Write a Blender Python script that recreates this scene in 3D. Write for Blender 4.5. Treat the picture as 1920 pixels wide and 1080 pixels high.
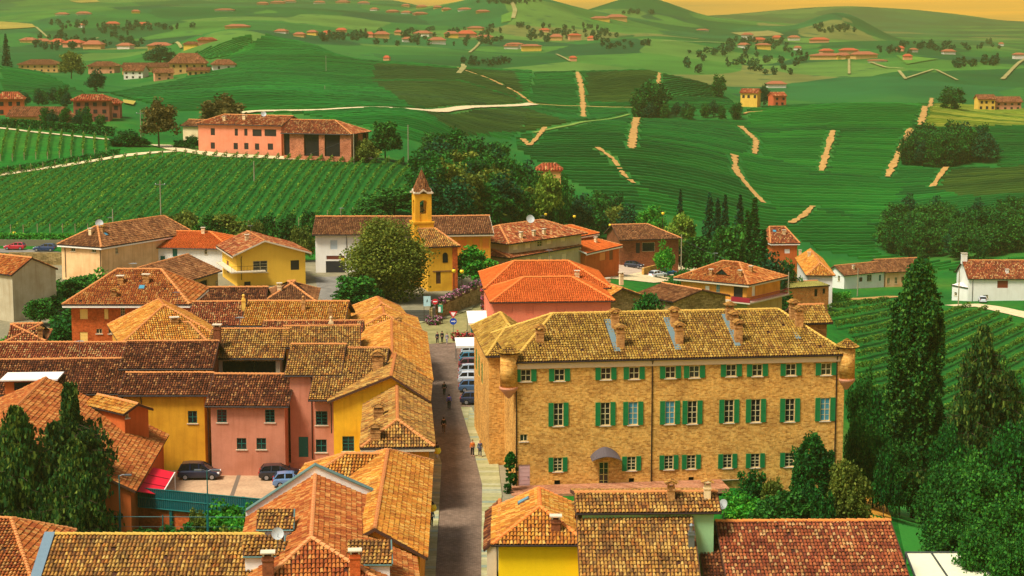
import bpy, math, random
import numpy as np
from mathutils import Vector, Matrix
for o in list(bpy.data.objects): bpy.data.objects.remove(o)
SC = bpy.context.scene
COL = SC.collection
rnd = random.Random(7)
RNG = np.random.default_rng(11)
R = math.radians
# ------------------------------------------------------------------ camera, sky, sun, exposure
F, CH = 3498.0, 45.0                      # focal length in photo pixels, eye height above the street
TH = math.atan(500.0 / F)                 # downward pitch
CT, ST = math.cos(TH), math.sin(TH)
cam = bpy.data.cameras.new('camera'); cam.sensor_width = 36; cam.lens = F / 1920 * 36
cam.clip_start = 1; cam.clip_end = 60000
camo = bpy.data.objects.new('camera', cam); COL.objects.link(camo)
camo.location = (0, 0, CH); camo.rotation_euler = (math.pi / 2 - TH, 0, 0)
SC.camera = camo
SUN_EL, SUN_AZ = R(58), R(232)            # azimuth from +Y (view direction) towards +X (right)
w = bpy.data.worlds.new('World'); SC.world = w; w.use_nodes = True
nt = w.node_tree; nt.nodes.clear()
def WN(t, **k):
    n = nt.nodes.new(t)
    for a, b in k.items(): setattr(n, a, b)
    return n
sky = WN('ShaderNodeTexSky', sky_type='NISHITA', sun_disc=False, sun_elevation=SUN_EL, sun_rotation=SUN_AZ, dust_density=4.0, air_density=1.0, ozone_density=1.0)
tint = WN('ShaderNodeMix', data_type='RGBA', blend_type='MULTIPLY'); tint.inputs[0].default_value = 1.0
tint.inputs[7].default_value = (1.02, 1.0, 0.9, 1)
nt.links.new(sky.outputs[0], tint.inputs[6])
tc = WN('ShaderNodeTexCoord'); sep = WN('ShaderNodeSeparateXYZ'); nt.links.new(tc.outputs['Generated'], sep.inputs[0])
mp = WN('ShaderNodeMapping'); mp.inputs['Scale'].default_value = (5, 5, 160); nt.links.new(tc.outputs['Generated'], mp.inputs[0])
cn = WN('ShaderNodeTexNoise'); cn.inputs['Scale'].default_value = 1.6; cn.inputs['Detail'].default_value = 5; nt.links.new(mp.outputs[0], cn.inputs['Vector'])
cr = WN('ShaderNodeValToRGB'); nt.links.new(cn.outputs[0], cr.inputs[0])
cr.color_ramp.elements[0].position = .36; cr.color_ramp.elements[0].color = (12, 6.8, 1.1, 1)
cr.color_ramp.elements[1].position = .66; cr.color_ramp.elements[1].color = (19, 9.4, .8, 1)
# the evening glow band low over the horizon, fading out by about 12 degrees
ml = WN('ShaderNodeMapRange'); ml.inputs[1].default_value = 0.03; ml.inputs[2].default_value = 0.22; ml.inputs[3].default_value = 1; ml.inputs[4].default_value = 0
nt.links.new(sep.outputs['Z'], ml.inputs[0])
mx = WN('ShaderNodeMix', data_type='RGBA'); nt.links.new(ml.outputs[0], mx.inputs[0]); nt.links.new(tint.outputs[2], mx.inputs[6]); 
az = WN('ShaderNodeMapRange'); az.inputs[1].default_value = -.12; az.inputs[2].default_value = .27; nt.links.new(sep.outputs['X'], az.inputs[0])
sd_ = WN('ShaderNodeMix', data_type='RGBA', blend_type='MULTIPLY'); sd_.inputs[0].default_value = 1; nt.links.new(cr.outputs[0], sd_.inputs[6])
gr_ = WN('ShaderNodeMix', data_type='RGBA'); gr_.inputs[6].default_value = (.62, .68, 1.15, 1); gr_.inputs[7].default_value = (1.12, .98, .6, 1); nt.links.new(az.outputs[0], gr_.inputs[0]); nt.links.new(gr_.outputs[2], sd_.inputs[7])
nt.links.new(sd_.outputs[2], mx.inputs[7])
bg = WN('ShaderNodeBackground'); bg.inputs[1].default_value = 0.1; nt.links.new(mx.outputs[2], bg.inputs[0])
wo = WN('ShaderNodeOutputWorld'); nt.links.new(bg.outputs[0], wo.inputs[0])
sl = bpy.data.lights.new('sun', 'SUN'); sl.energy = 3.8; sl.angle = R(16); sl.color = (1.0, 0.95, 0.86)
so = bpy.data.objects.new('sun', sl); COL.objects.link(so)
sd = Vector((math.sin(SUN_AZ) * math.cos(SUN_EL), math.cos(SUN_AZ) * math.cos(SUN_EL), math.sin(SUN_EL)))
so.rotation_euler = (-sd).to_track_quat('-Z', 'Y').to_euler()
SC.view_settings.view_transform = 'Standard'; SC.view_settings.look = 'None'
SC.view_settings.exposure = 0.42; SC.view_settings.gamma = 1
SC.cycles.max_bounces = 5; SC.cycles.diffuse_bounces = 3; SC.cycles.glossy_bounces = 2; SC.cycles.transparent_max_bounces = 6
SC.cycles.volume_bounces = 0
# ------------------------------------------------------------------ photo geometry: rays of the camera
def ray(px, py):
    a, b = (px - 960) / F, -(py - 540) / F
    return Vector((a, CT + b * ST, -ST + b * CT))
def Pz(px, py, z):
    r = ray(px, py); t = (z - CH) / r.z
    return Vector((r.x * t, r.y * t, z))
def PY(px, py, Y):
    r = ray(px, py); t = Y / r.y
    return Vector((r.x * t, Y, CH + r.z * t))
def zat(py, Y):
    return PY(960, py, Y).z
def proj(X, Y, Z):
    d = Z - CH; zc = Y * CT - d * ST; yc = Y * ST + d * CT
    return 960 + F * X / zc, 540 - F * yc / zc
# ------------------------------------------------------------------ object helpers
def tag(o, label=None, cat=None, group=None, kind=None):
    if label: o['label'] = label
    if cat: o['category'] = cat
    if group: o['group'] = group
    if kind: o['kind'] = kind
    return o
def empty(name, loc=(0, 0, 0), rz=0, label=None, cat=None, group=None):
    o = bpy.data.objects.new(name, None); COL.objects.link(o); o.location = loc; o.rotation_euler = (0, 0, rz)
    o.empty_display_size = .3
    return tag(o, label, cat, group)
class MB:
    def __init__(s): s.v = []; s.f = []; s.m = []; s.n = 0; s.sm = False
    def add(s, vs, fs, m=0):
        b = s.n; s.v.extend([tuple(p) for p in vs]); s.n += len(vs)
        for f in fs: s.f.append([b + i for i in f]); s.m.append(m)
    def arr(s, V, Q, m=0):
        b = s.n; s.v.extend(map(tuple, V.tolist())); s.n += len(V)
        s.f.extend((Q + b).tolist()); s.m.extend([m] * len(Q))
    def box(s, x0, y0, z0, x1, y1, z1, m=0, M=None):
        vs = [Vector(p) for p in ((x0,y0,z0),(x1,y0,z0),(x1,y1,z0),(x0,y1,z0),(x0,y0,z1),(x1,y0,z1),(x1,y1,z1),(x0,y1,z1))]
        if M: vs = [M @ p for p in vs]
        s.add(vs, [(0,3,2,1),(4,5,6,7),(0,1,5,4),(1,2,6,5),(2,3,7,6),(3,0,4,7)], m)
    def prism(s, poly, z0, z1, m=0):
        n = len(poly)
        s.add([(p[0], p[1], z0) for p in poly] + [(p[0], p[1], z1) for p in poly],
              [list(range(n))[::-1], list(range(n, 2 * n))] + [(i, (i + 1) % n, n + (i + 1) % n, n + i) for i in range(n)], m)
    def tube(s, pts, r, k=6, m=0, cap=True, r2=None):
        pts = [Vector(p) for p in pts]; n = len(pts); vs = []
        for i, p in enumerate(pts):
            d = (pts[min(i + 1, n - 1)] - pts[max(i - 1, 0)]).normalized()
            a = d.cross(Vector((0, 0, 1)) if abs(d.z) < .9 else Vector((1, 0, 0))).normalized(); b = d.cross(a)
            q = r if r2 is None else r + (r2 - r) * i / (n - 1)
            for j in range(k):
                t = 2 * math.pi * j / k; vs.append(p + a * (q * math.cos(t)) + b * (q * math.sin(t)))
        fs = [(i * k + j, i * k + (j + 1) % k, (i + 1) * k + (j + 1) % k, (i + 1) * k + j) for i in range(n - 1) for j in range(k)]
        if cap: fs += [list(range(k))[::-1], [(n - 1) * k + j for j in range(k)]]
        s.add(vs, fs, m)
    def lathe(s, prof, c=(0, 0, 0), k=12, m=0):
        vs = []; n = len(prof)
        for r, z in prof:
            for j in range(k):
                t = 2 * math.pi * j / k; vs.append((c[0] + r * math.cos(t), c[1] + r * math.sin(t), c[2] + z))
        fs = [(i * k + j, i * k + (j + 1) % k, (i + 1) * k + (j + 1) % k, (i + 1) * k + j) for i in range(n - 1) for j in range(k)]
        fs += [list(range(k))[::-1], [(n - 1) * k + j for j in range(k)]]
        s.add(vs, fs, m)
    def build(s, name, mats, parent=None, smooth=False):
        me = bpy.data.meshes.new(name); me.from_pydata(s.v, [], s.f)
        for m in (mats if isinstance(mats, (list, tuple)) else [mats]): me.materials.append(m)
        if any(s.m): me.polygons.foreach_set('material_index', s.m)
        if smooth or s.sm: me.polygons.foreach_set('use_smooth', [True] * len(me.polygons))
        me.update()
        o = bpy.data.objects.new(name, me); COL.objects.link(o)
        if parent: o.parent = parent
        return o
def kids(o): return [c for c in bpy.data.objects if c.parent == o]
def dup(root, parent=None, tree=None):
    c = root.copy(); COL.objects.link(c); c.parent = parent
    for ch in (tree or root.children): dup(ch, c)
    return c
# ------------------------------------------------------------------ materials
def lin(r, g, b):
    f = lambda c: (c / 255 / 12.92) if c <= 10.3 else ((c / 255 + .055) / 1.055) ** 2.4
    return (f(r), f(g), f(b), 1)
class NT:
    def __init__(s, name):
        s.m = bpy.data.materials.new(name); s.m.use_nodes = True; s.t = s.m.node_tree
        s.b = s.t.nodes['Principled BSDF']
    def n(s, t, ins=None, **k):
        q = s.t.nodes.new(t)
        for a, b in k.items(): setattr(q, a, b)
        for a, b in (ins or {}).items():
            if hasattr(b, 'is_linked'): s.t.links.new(b, q.inputs[a])
            else: q.inputs[a].default_value = b
        return q
    def link(s, a, b): s.t.links.new(a, b)
    def ramp(s, fac, stops, interp='LINEAR'):
        q = s.n('ShaderNodeValToRGB', {0: fac}); e = q.color_ramp; e.interpolation = interp
        while len(e.elements) < len(stops): e.elements.new(.5)
        for el, (p, c) in zip(e.elements, stops): el.position = p; el.color = c
        return q.outputs[0]
    def mix(s, fac, a, b, mode='MIX'):
        q = s.n('ShaderNodeMix', {0: fac, 6: a, 7: b}, data_type='RGBA', blend_type=mode); return q.outputs[2]
    def noise(s, scale, detail=3, coord='Object', vec=None, rough=.6):
        if vec is None: vec = s.n('ShaderNodeTexCoord').outputs[coord]
        return s.n('ShaderNodeTexNoise', {'Vector': vec, 'Scale': scale, 'Detail': detail, 'Roughness': rough}).outputs[0]
    def done(s, col, rough=.85, spec=.25, bump=None, bs=.3, bd=.02):
        if hasattr(col, 'is_linked'): s.link(col, s.b.inputs['Base Color'])
        else: s.b.inputs['Base Color'].default_value = col
        s.b.inputs['Roughness'].default_value = rough; s.b.inputs['Specular IOR Level'].default_value = spec
        if bump is not None:
            q = s.n('ShaderNodeBump', {'Height': bump, 'Strength': bs, 'Distance': bd}); s.link(q.outputs[0], s.b.inputs['Normal'])
        return s.m
_pl = {}
def plain(rgb, rough=.6, metal=0, spec=.3, vary=.12):
    k = (rgb, rough, metal)
    if k in _pl: return _pl[k]
    t = NT('paint_%d_%d_%d' % rgb); c = lin(*rgb)
    nz = t.noise(3.0, 3)
    col = t.mix(nz, tuple(x * (1 - vary) for x in c[:3]) + (1,), tuple(min(1, x * (1 + vary)) for x in c[:3]) + (1,))
    t.b.inputs['Metallic'].default_value = metal
    _pl[k] = t.done(col, rough, spec); return _pl[k]
def plaster(rgb, dirt=(.55, .42, .3), amt=.5, sc=.5):
    k = ('pl', rgb, dirt, amt)
    if k in _pl: return _pl[k]
    t = NT('plaster_%d_%d_%d' % rgb); c = lin(*rgb)
    n1 = t.noise(sc, 5); n2 = t.noise(9.0, 4)
    tc = t.n('ShaderNodeTexCoord').outputs['Object']
    st = t.noise(1, 4, vec=t.n('ShaderNodeMapping', {'Vector': tc, 'Scale': (2.2, 2.2, .16)}).outputs[0])
    m1 = t.ramp(n1, [(.38, (0, 0, 0, 1)), (.72, (1, 1, 1, 1))])
    m2 = t.ramp(st, [(.5, (0, 0, 0, 1)), (.8, (1, 1, 1, 1))])
    d = tuple(c[i] * dirt[i] for i in range(3)) + (1,)
    a = t.mix(n2, tuple(x * .88 for x in c[:3]) + (1,), tuple(min(1, x * 1.08) for x in c[:3]) + (1,))
    f1 = t.n('ShaderNodeMath', {0: m1, 1: amt}, operation='MULTIPLY').outputs[0]
    f2 = t.n('ShaderNodeMath', {0: m2, 1: amt * 1.2}, operation='MULTIPLY').outputs[0]
    col = t.mix(f2, t.mix(f1, a, d), d)
    _pl[k] = t.done(col, .92, .15, n2, .25, .02); return _pl[k]
def tilemat(name, stops, lichen=None, lamt=.5, dark=.5):
    """clay barrel tiles: every tile its own tone, lichen and soot in patches"""
    t = NT(name)
    rp = t.n('ShaderNodeNewGeometry').outputs['Random Per Island']
    m = [sum(c[k] for c in stops) / len(stops) for k in range(3)]; stops = [tuple(.72 * c[k] * .92 + .28 * m[k] * .88 for k in range(3)) for c in stops]
    n = len(stops); col = t.ramp(rp, [(i / n, lin(*c)) for i, c in enumerate(stops)], 'CONSTANT')
    n1 = t.noise(.55, 6); n2 = t.noise(6.0, 4)
    col = t.mix(t.n('ShaderNodeMath', {0: t.ramp(n1, [(.4, (0, 0, 0, 1)), (.66, (1, 1, 1, 1))]), 1: min(1, dark * 1.5)}, operation='MULTIPLY').outputs[0], col, t.mix(1.0, col, (.32, .25, .2, 1), 'MULTIPLY'))
    if lichen:
        n3 = t.noise(.8, 5)
        f = t.n('ShaderNodeMath', {0: t.ramp(n3, [(.35, (0, 0, 0, 1)), (.7, (1, 1, 1, 1))]), 1: lamt}, operation='MULTIPLY').outputs[0]
        col = t.mix(f, col, lin(*lichen))
    sp = t.ramp(n2, [(.3, (.62, .58, .5, 1)), (.55, (1, 1, 1, 1)), (.75, (1.1, 1.08, 1, 1))])
    col = t.mix(1.0, col, sp, 'MULTIPLY')
    return t.done(col, .9, .15)
TL = {
 'old': tilemat('tile_old', [(196,138,58),(228,178,84),(156,92,40),(212,152,62),(122,68,34),(206,122,48),(236,194,104),(176,108,48),(98,58,32),(220,164,72)], (186,160,92), .3, dark=.45),
 'dark': tilemat('tile_dark', [(120,62,36),(150,84,46),(84,42,28),(140,72,38),(196,128,70),(104,52,30),(166,98,56),(72,38,26),(128,66,34),(216,160,96)], None, dark=.55),
 'red': tilemat('tile_red', [(180,88,50),(204,122,68),(146,64,40),(222,168,98),(190,98,54),(158,74,44),(120,54,36),(230,190,124),(184,106,62),(168,82,46)], None, dark=.4),
 'gold': tilemat('tile_gold', [(228,164,62),(214,140,50),(240,184,84),(200,118,44),(232,152,54),(186,104,42),(246,198,104),(220,134,46)], None, dark=.3),
 'amber': tilemat('tile_amber', [(198,108,48),(212,130,58),(176,86,40),(224,154,80),(188,98,44),(156,72,36),(230,174,98),(200,114,50)], None, dark=.3),
 'orange': tilemat('tile_orange', [(220,104,38),(226,116,46),(206,94,34),(216,108,44)], None, dark=.14),
 'moss': tilemat('tile_moss', [(196,150,60),(214,172,78),(150,100,44),(182,128,52),(120,76,36),(206,160,66),(226,190,100),(134,88,40)], (176,146,52), .42, dark=.4),
 'brown': tilemat('tile_brown', [(150,98,58),(172,118,70),(122,74,44),(162,104,58),(134,82,48),(184,132,82),(110,66,42)], None, dark=.4),
}
TBASE = plain((64,34,20), .95)  # dark slab under the tiles: shade of the gaps put into its colour
TBASE2 = plain((196,84,30), .95)
CAPM = plain((196,128,70), .9); CAPM2 = plain((218,120,54), .9)
GUT = plain((44,28,22), .5); COPPER = plain((96,128,120), .5, .3); WHITE = plain((236,230,214), .7); FASC = plain((206,190,160), .8)
GLASS = NT('window_glass').done((.012, .014, .016, 1), .12, .6)
GLASSB = NT('window_glass_sky').done(lin(70,140,160), .12, .6)  # sky reflection put into the pane's blue base colour
DARK = plain((20,16,14), .9); WOODD = plain((78,48,32), .8); WOOD = plain((120,74,40), .8)
SHG = plain((14,120,62), .6); SHG2 = plain((24,100,84), .6); SHDK = plain((40,34,30), .7); CREAM = plain((226,206,160), .7); YBL = plain((240,196,104), .7)
STEEL = plain((120,124,124), .4, .6); TEAL = plain((20,96,92), .5)
# ------------------------------------------------------------------ terrain: one height field in (azimuth, distance)
def Z(v): return ('z', v)
COLS = {
 0:   [(40,Z(-2)),(150,Z(-2.6)),(194,Z(-2.6)),(212,Z(-.3)),(250,Z(-.1)),(385,Z(0)),(460,320),(470,306),(500,252),(540,232),(640,214),(700,Z(11)),(800,188),(900,120),(1050,Z(8)),(1300,112),(1600,91),(1900,62),(2300,42),(3000,12),(3600,-14),(5000,Z(95)),(8000,Z(60)),(14000,Z(40))],
 240: [(40,Z(-2)),(150,Z(-2.6)),(194,Z(-2.6)),(212,Z(-.3)),(250,Z(-.1)),(385,Z(0)),(470,286),(500,270),(600,205),(650,Z(11)),(800,182),(1050,147),(1200,Z(12)),(1300,102),(1700,85),(2000,60),(2300,42),(3000,12),(3600,-12),(5000,Z(95)),(8000,Z(60)),(14000,Z(40))],
 480: [(40,Z(-2)),(150,Z(-2.6)),(194,Z(-2.6)),(212,Z(-.3)),(250,Z(-.1)),(394,Z(0)),(462,Z(11.6)),(490,Z(11.6)),(560,Z(7)),(700,206),(900,150),(1150,93),(1300,50),(1450,Z(18)),(1700,60),(2200,42),(2900,18),(3600,-10),(5000,Z(95)),(8000,Z(60)),(14000,Z(40))],
 720: [(40,Z(-2)),(150,Z(-2.6)),(194,Z(-2.6)),(212,Z(-.3)),(300,Z(0)),(375,Z(0)),(450,Z(10.2)),(488,Z(11.2)),(545,Z(4)),(650,216),(760,205),(950,150),(1150,110),(1300,Z(6)),(1600,95),(1900,72),(2300,56),(2600,34),(3600,-6),(5000,Z(80)),(8000,Z(60)),(14000,Z(40))],
 800: [(40,Z(0)),(150,Z(-.3)),(300,Z(0)),(375,Z(0)),(450,Z(7)),(488,Z(8)),(545,Z(0)),(650,228),(760,215),(900,162),(1150,114),(1300,Z(3)),(1600,98),(1900,76),(2300,58),(2600,20),(3600,Z(72)),(5000,Z(72)),(8000,Z(60)),(14000,Z(40))],
 960: [(40,Z(0)),(150,Z(0)),(300,Z(0)),(350,Z(-1)),(400,Z(0)),(470,352),(520,Z(-6)),(580,Z(-14)),(680,300),(760,250),(850,195),(1000,158),(1150,126),(1300,Z(1)),(1600,108),(1900,86),(2200,66),(2500,-4),(2900,Z(46)),(4000,Z(56)),(7000,36),(9000,Z(50)),(14000,Z(40))],
 1080:[(40,Z(0)),(150,Z(0)),(300,Z(-1)),(380,Z(-6)),(430,Z(-8)),(470,Z(-8)),(520,Z(-14)),(590,Z(-17)),(690,300),(780,236),(850,218),(1000,160),(1120,128),(1280,Z(0)),(1550,112),(1800,92),(2200,70),(2500,22),(2900,Z(44)),(4000,Z(50)),(7000,38),(9000,Z(50)),(14000,Z(40))],
 1200:[(40,Z(0)),(150,Z(0)),(200,Z(0)),(300,Z(-2)),(400,Z(-7.6)),(450,Z(-10)),(520,Z(-20)),(590,Z(-18)),(700,300),(800,236),(950,180),(1080,122),(1250,Z(0)),(1500,122),(1700,96),(2100,76),(2400,52),(2700,48),(3000,10),(3500,Z(45)),(5000,Z(50)),(8000,40),(10000,Z(50)),(14000,Z(40))],
 1320:[(40,Z(0)),(150,Z(0)),(200,Z(-1)),(300,Z(-6)),(400,Z(-11)),(450,Z(-14)),(530,Z(-24)),(600,Z(-22)),(700,320),(800,250),(900,205),(1050,155),(1200,Z(-4)),(1450,140),(1700,105),(2100,82),(2600,62),(3000,46),(3400,Z(36)),(5000,Z(45)),(8000,28),(10000,Z(50)),(14000,Z(40))],
 1440:[(40,Z(0)),(150,Z(0)),(180,Z(-1)),(250,Z(-5)),(330,Z(-9)),(430,Z(-18)),(500,Z(-25)),(560,Z(-30)),(640,420),(740,320),(840,240),(900,200),(1000,Z(-5)),(1200,186),(1400,152),(1700,116),(2100,90),(2600,60),(3000,56),(3600,Z(25)),(6000,Z(30)),(8000,22),(10000,Z(50)),(14000,Z(40))],
 1570:[(40,Z(-1)),(150,Z(-1)),(180,Z(-1.5)),(215,Z(-9)),(250,Z(-14)),(300,Z(-18)),(340,Z(-17.5)),(405,Z(-16)),(440,Z(-21)),(488,Z(-26)),(560,Z(-31)),(640,426),(750,310),(850,225),(900,192),(1000,Z(-6)),(1250,175),(1450,140),(1800,108),(2200,85),(2600,44),(3000,Z(14)),(3600,Z(20)),(6000,Z(30)),(8000,18),(10000,Z(50)),(14000,Z(40))],
 1680:[(40,Z(-1)),(150,Z(-2)),(180,Z(-3.5)),(215,Z(-12)),(250,Z(-17)),(300,Z(-21)),(340,Z(-20.5)),(415,Z(-18)),(445,Z(-22)),(488,Z(-26)),(560,Z(-31)),(640,430),(760,300),(860,215),(900,187),(1000,Z(-6)),(1250,165),(1500,126),(1900,98),(2300,84),(2700,76),(3500,Z(16)),(6000,Z(30)),(8000,22),(10000,Z(50)),(14000,Z(40))],
 1920:[(40,Z(-2)),(150,Z(-3)),(180,Z(-8)),(250,Z(-18)),(300,Z(-22.5)),(330,Z(-22)),(370,Z(-20.2)),(412,Z(-18.8)),(440,Z(-20.5)),(520,Z(-28)),(600,442),(700,330),(850,230),(950,204),(1050,Z(-7)),(1300,168),(1600,122),(2000,102),(2600,88),(3500,Z(14)),(6000,Z(30)),(8000,44),(10000,Z(45)),(14000,Z(40))],
}
U0, U1, NU = -1000.0, 3000.0, 321
V0, V1, NV = math.log(40), math.log(7000), 290
us = np.linspace(U0, U1, NU); vs_ = np.linspace(V0, V1, NV)
ck = sorted(COLS); prof = []
for k in ck:
    C_ = [(a if a < 4500 else 4500 + (a - 4500) * .4, b) for a, b in COLS[k]]
    yv = [math.log(a) for a, b in C_]; zv = [(b[1] if isinstance(b, tuple) else zat(b, a)) for a, b in C_]
    prof.append(np.interp(vs_, yv, zv))
prof = np.array(prof)
HG = np.array([np.interp(us, ck, prof[:, j]) for j in range(NV)]).T       # [u, v]
def blur(A, ax, n):
    for _ in range(n):
        P = np.pad(A, [(1, 1) if i == ax else (0, 0) for i in range(2)], mode='edge')
        A = (np.take(P, range(0, A.shape[ax]), ax) + 2 * A + np.take(P, range(2, A.shape[ax] + 2), ax)) / 4
    return A
H0 = HG.copy()
HG = blur(blur(HG, 1, 2), 0, 7)
# rolling unevenness of the far land
def vnoise(U, V, seed):
    r = np.random.default_rng(seed); G = r.random((64, 64))
    iu, iv = np.floor(U).astype(int), np.floor(V).astype(int); fu, fv = U - iu, V - iv
    fu, fv = fu * fu * (3 - 2 * fu), fv * fv * (3 - 2 * fv); g = lambda a, b: G[a % 64, b % 64]
    return (g(iu, iv) * (1 - fu) + g(iu + 1, iv) * fu) * (1 - fv) + (g(iu, iv + 1) * (1 - fu) + g(iu + 1, iv + 1) * fu) * fv - .5
UU, VV = np.meshgrid(us, vs_, indexing='ij'); YY = np.exp(VV); XX = (UU - 960) / F * YY
amp = np.clip((YY - 1150) / 1500, 0, 1) * 9
HG = HG + amp * (vnoise(XX / 320, YY / 420, 3) + .5 * vnoise(XX / 120, YY / 200, 4))
HG = HG + np.clip((YY - 560) / 150, 0, 1) * (1 - np.clip((YY - 1150) / 200, 0, 1)) * (5.0 * vnoise(XX / 120, YY / 110, 9) + 1.2 * vnoise(XX / 45, YY / 60, 12))
for px_, y_, dz_, wu_, wy_ in ((1195,3000,13,130,330),(1150,2950,6,200,400),(1570,2600,18,75,200),(955,2520,12,150,420),(400,1290,5,70,120),(592,1230,5,60,120),(1480,3100,10,110,260),(1560,5900,12,150,600),(1760,6100,8,160,600),(250,2300,14,240,260),(640,2350,12,200,300),(1700,2050,9,220,200),(1250,1900,10,150,200)):
    HG = HG + dz_ * np.exp(-((UU - px_) / wu_) ** 2 - ((YY - y_) / wy_) ** 2)
def H(X, Y):
    X = np.asarray(X, float); Y = np.maximum(np.asarray(Y, float), 41)
    u = np.clip((X / Y * F + 960 - U0) / (U1 - U0) * (NU - 1), 0, NU - 1.001); v = np.clip((np.log(Y) - V0) / (V1 - V0) * (NV - 1), 0, NV - 1.001)
    i, j = u.astype(int), v.astype(int); a, b = u - i, v - j
    return (HG[i, j] * (1 - a) + HG[i + 1, j] * a) * (1 - b) + (HG[i, j + 1] * (1 - a) + HG[i + 1, j + 1] * a) * b
def hit(px, py, y0=100., y1=9000., lift=0):
    r = ray(px, py); prev = y0
    Y = y0
    while Y < y1:
        P = r * (Y / r.y)
        if CH + P.z < float(H(P.x, Y)) + lift:
            a, b = prev, Y
            for _ in range(24):
                m = (a + b) / 2; P = r * (m / r.y)
                if CH + P.z < float(H(P.x, m)) + lift: b = m
                else: a = m
            P = r * (b / r.y); return Vector((P.x, b, float(H(P.x, b))))
        prev = Y; Y *= 1.006
    P = r * (y1 / r.y); return Vector((P.x, y1, float(H(P.x, y1))))
# ground material: grass and far patchwork
t = NT('ground_grass')
pos = t.n('ShaderNodeNewGeometry').outputs['Position']
n1 = t.noise(.02, 5, vec=pos); n2 = t.noise(.6, 4, vec=pos)
g = t.ramp(n1, [(.3, lin(10,84,26)), (.5, lin(26,102,28)), (.62, lin(60,112,32)), (.78, lin(96,106,44))])
g = t.mix(1.0, g, t.ramp(n2, [(.3, (.6, .62, .6, 1)), (.7, (1.25, 1.2, 1.1, 1))]), 'MULTIPLY')
fl = t.n('ShaderNodeMapping', {'Vector': pos, 'Scale': (.0062, .0036, 0)}).outputs[0]
wob = t.n('ShaderNodeTexNoise', {'Vector': fl, 'Scale': 1.2, 'Detail': 2}).outputs[1]
fl = t.n('ShaderNodeMix', {0: .35, 4: fl, 5: wob}, data_type='VECTOR').outputs[1]
vo = t.n('ShaderNodeTexVoronoi', {'Vector': fl, 'Scale': 2.2, 'Randomness': 1.0}, feature='F1')
cs = t.n('ShaderNodeSeparateColor', {0: vo.outputs['Color']}).outputs[0]
far = t.ramp(cs, [(0, lin(18,86,34)), (.16, lin(36,104,40)), (.3, lin(14,76,38)), (.44, lin(64,116,42)), (.56, lin(26,96,46)), (.7, lin(84,122,50)), (.78, lin(20,82,34)), (.9, lin(44,106,40)), (.96, lin(112,116,58))], 'CONSTANT')
# rows of vines too far off to stand out one by one
wv = t.n('ShaderNodeTexWave', {'Vector': t.n('ShaderNodeMapping', {'Vector': pos, 'Rotation': (0, 0, .35)}).outputs[0], 'Scale': .09, 'Distortion': 2.5, 'Detail': 2, 'Detail Scale': .4}, wave_type='BANDS', bands_direction='Y').outputs[1]
far = t.mix(1.0, far, t.ramp(wv, [(.2, (.75, .8, .75, 1)), (.8, (1.12, 1.1, 1.05, 1))]), 'MULTIPLY')
far = t.mix(1.0, far, t.ramp(t.noise(.012, 6, vec=pos), [(.3, (.55, .62, .6, 1)), (.6, (1.1, 1.08, 1, 1))]), 'MULTIPLY')
dots = t.ramp(t.n('ShaderNodeTexVoronoi', {'Vector': pos, 'Scale': .045, 'Randomness': 1.0}).outputs[0], [(.16, (0, 0, 0, 1)), (.3, (1, 1, 1, 1))])
dots = t.mix(t.ramp(t.noise(.006, 3, vec=pos), [(.46, (1, 1, 1, 1)), (.56, (0, 0, 0, 1))]), dots, (1, 1, 1, 1))
far = t.mix(dots, lin(24,74,40), far)
g = t.mix(t.n('ShaderNodeMapRange', {0: t.n('ShaderNodeSeparateXYZ', {0: pos}).outputs[1], 1: 520.0, 2: 600.0, 3: 0.0, 4: .75}).outputs[0], g, t.ramp(n1, [(.3, lin(12,82,30)), (.5, lin(24,94,32)), (.7, lin(56,108,40))]))
sx = t.n('ShaderNodeSeparateXYZ', {0: pos}).outputs[1]
ff = t.n('ShaderNodeMapRange', {0: sx, 1: 1080.0, 2: 1250.0, 3: 0.0, 4: 1.0}).outputs[0]
GRASS = t.done(t.mix(ff, g, far), .95, .1)
mb = MB()
V = np.stack([XX, YY, HG], -1).reshape(-1, 3)
ii, jj = np.meshgrid(np.arange(NU - 1), np.arange(NV - 1), indexing='ij'); q = (ii * NV + jj).ravel()
mb.arr(V, np.stack([q, q + NV, q + NV + 1, q + 1], 1))
# the near apron carries the sheet on behind the camera
mb.add([(-900, -300, -2.5), (900, -300, -2.5), (900, 40.0, -2.5), (-900, 40.0, -2.5)], [(0, 1, 2, 3)])
gr = mb.build('ground', GRASS, smooth=True); tag(gr, 'rolling green land under the village, vineyards and far hills', 'ground', kind='structure')
# ------------------------------------------------------------------ draped strips (roads, paths)
def dirtmat(name, a, b, sc=.8, c=None):
    t = NT(name); pos = t.n('ShaderNodeNewGeometry').outputs['Position']
    n = t.noise(sc, 5, vec=pos); st = [(.3, lin(*a)), (.65, lin(*b))]
    if c: st.append((.8, lin(*c)))
    return t.done(t.mix(1.0, t.ramp(n, st), t.ramp(t.noise(sc * 9, 3, vec=pos), [(.3, (.8, .8, .8, 1)), (.7, (1.12, 1.12, 1.1, 1))]), 'MULTIPLY'), .95, .1)
DIRT = dirtmat('dirt', (158,116,60), (190,148,84), .5, (130,116,54)); GRAVEL = dirtmat('gravel', (200,176,128), (222,202,156))
ASPH = dirtmat('asphalt', (104,100,92), (136,130,118), .7); GROAD = dirtmat('greenish_asphalt', (120,116,72), (150,142,92), .5)
EARTH = dirtmat('orange_earth', (190,128,40), (214,154,58), .6)
PATHS = []
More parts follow.
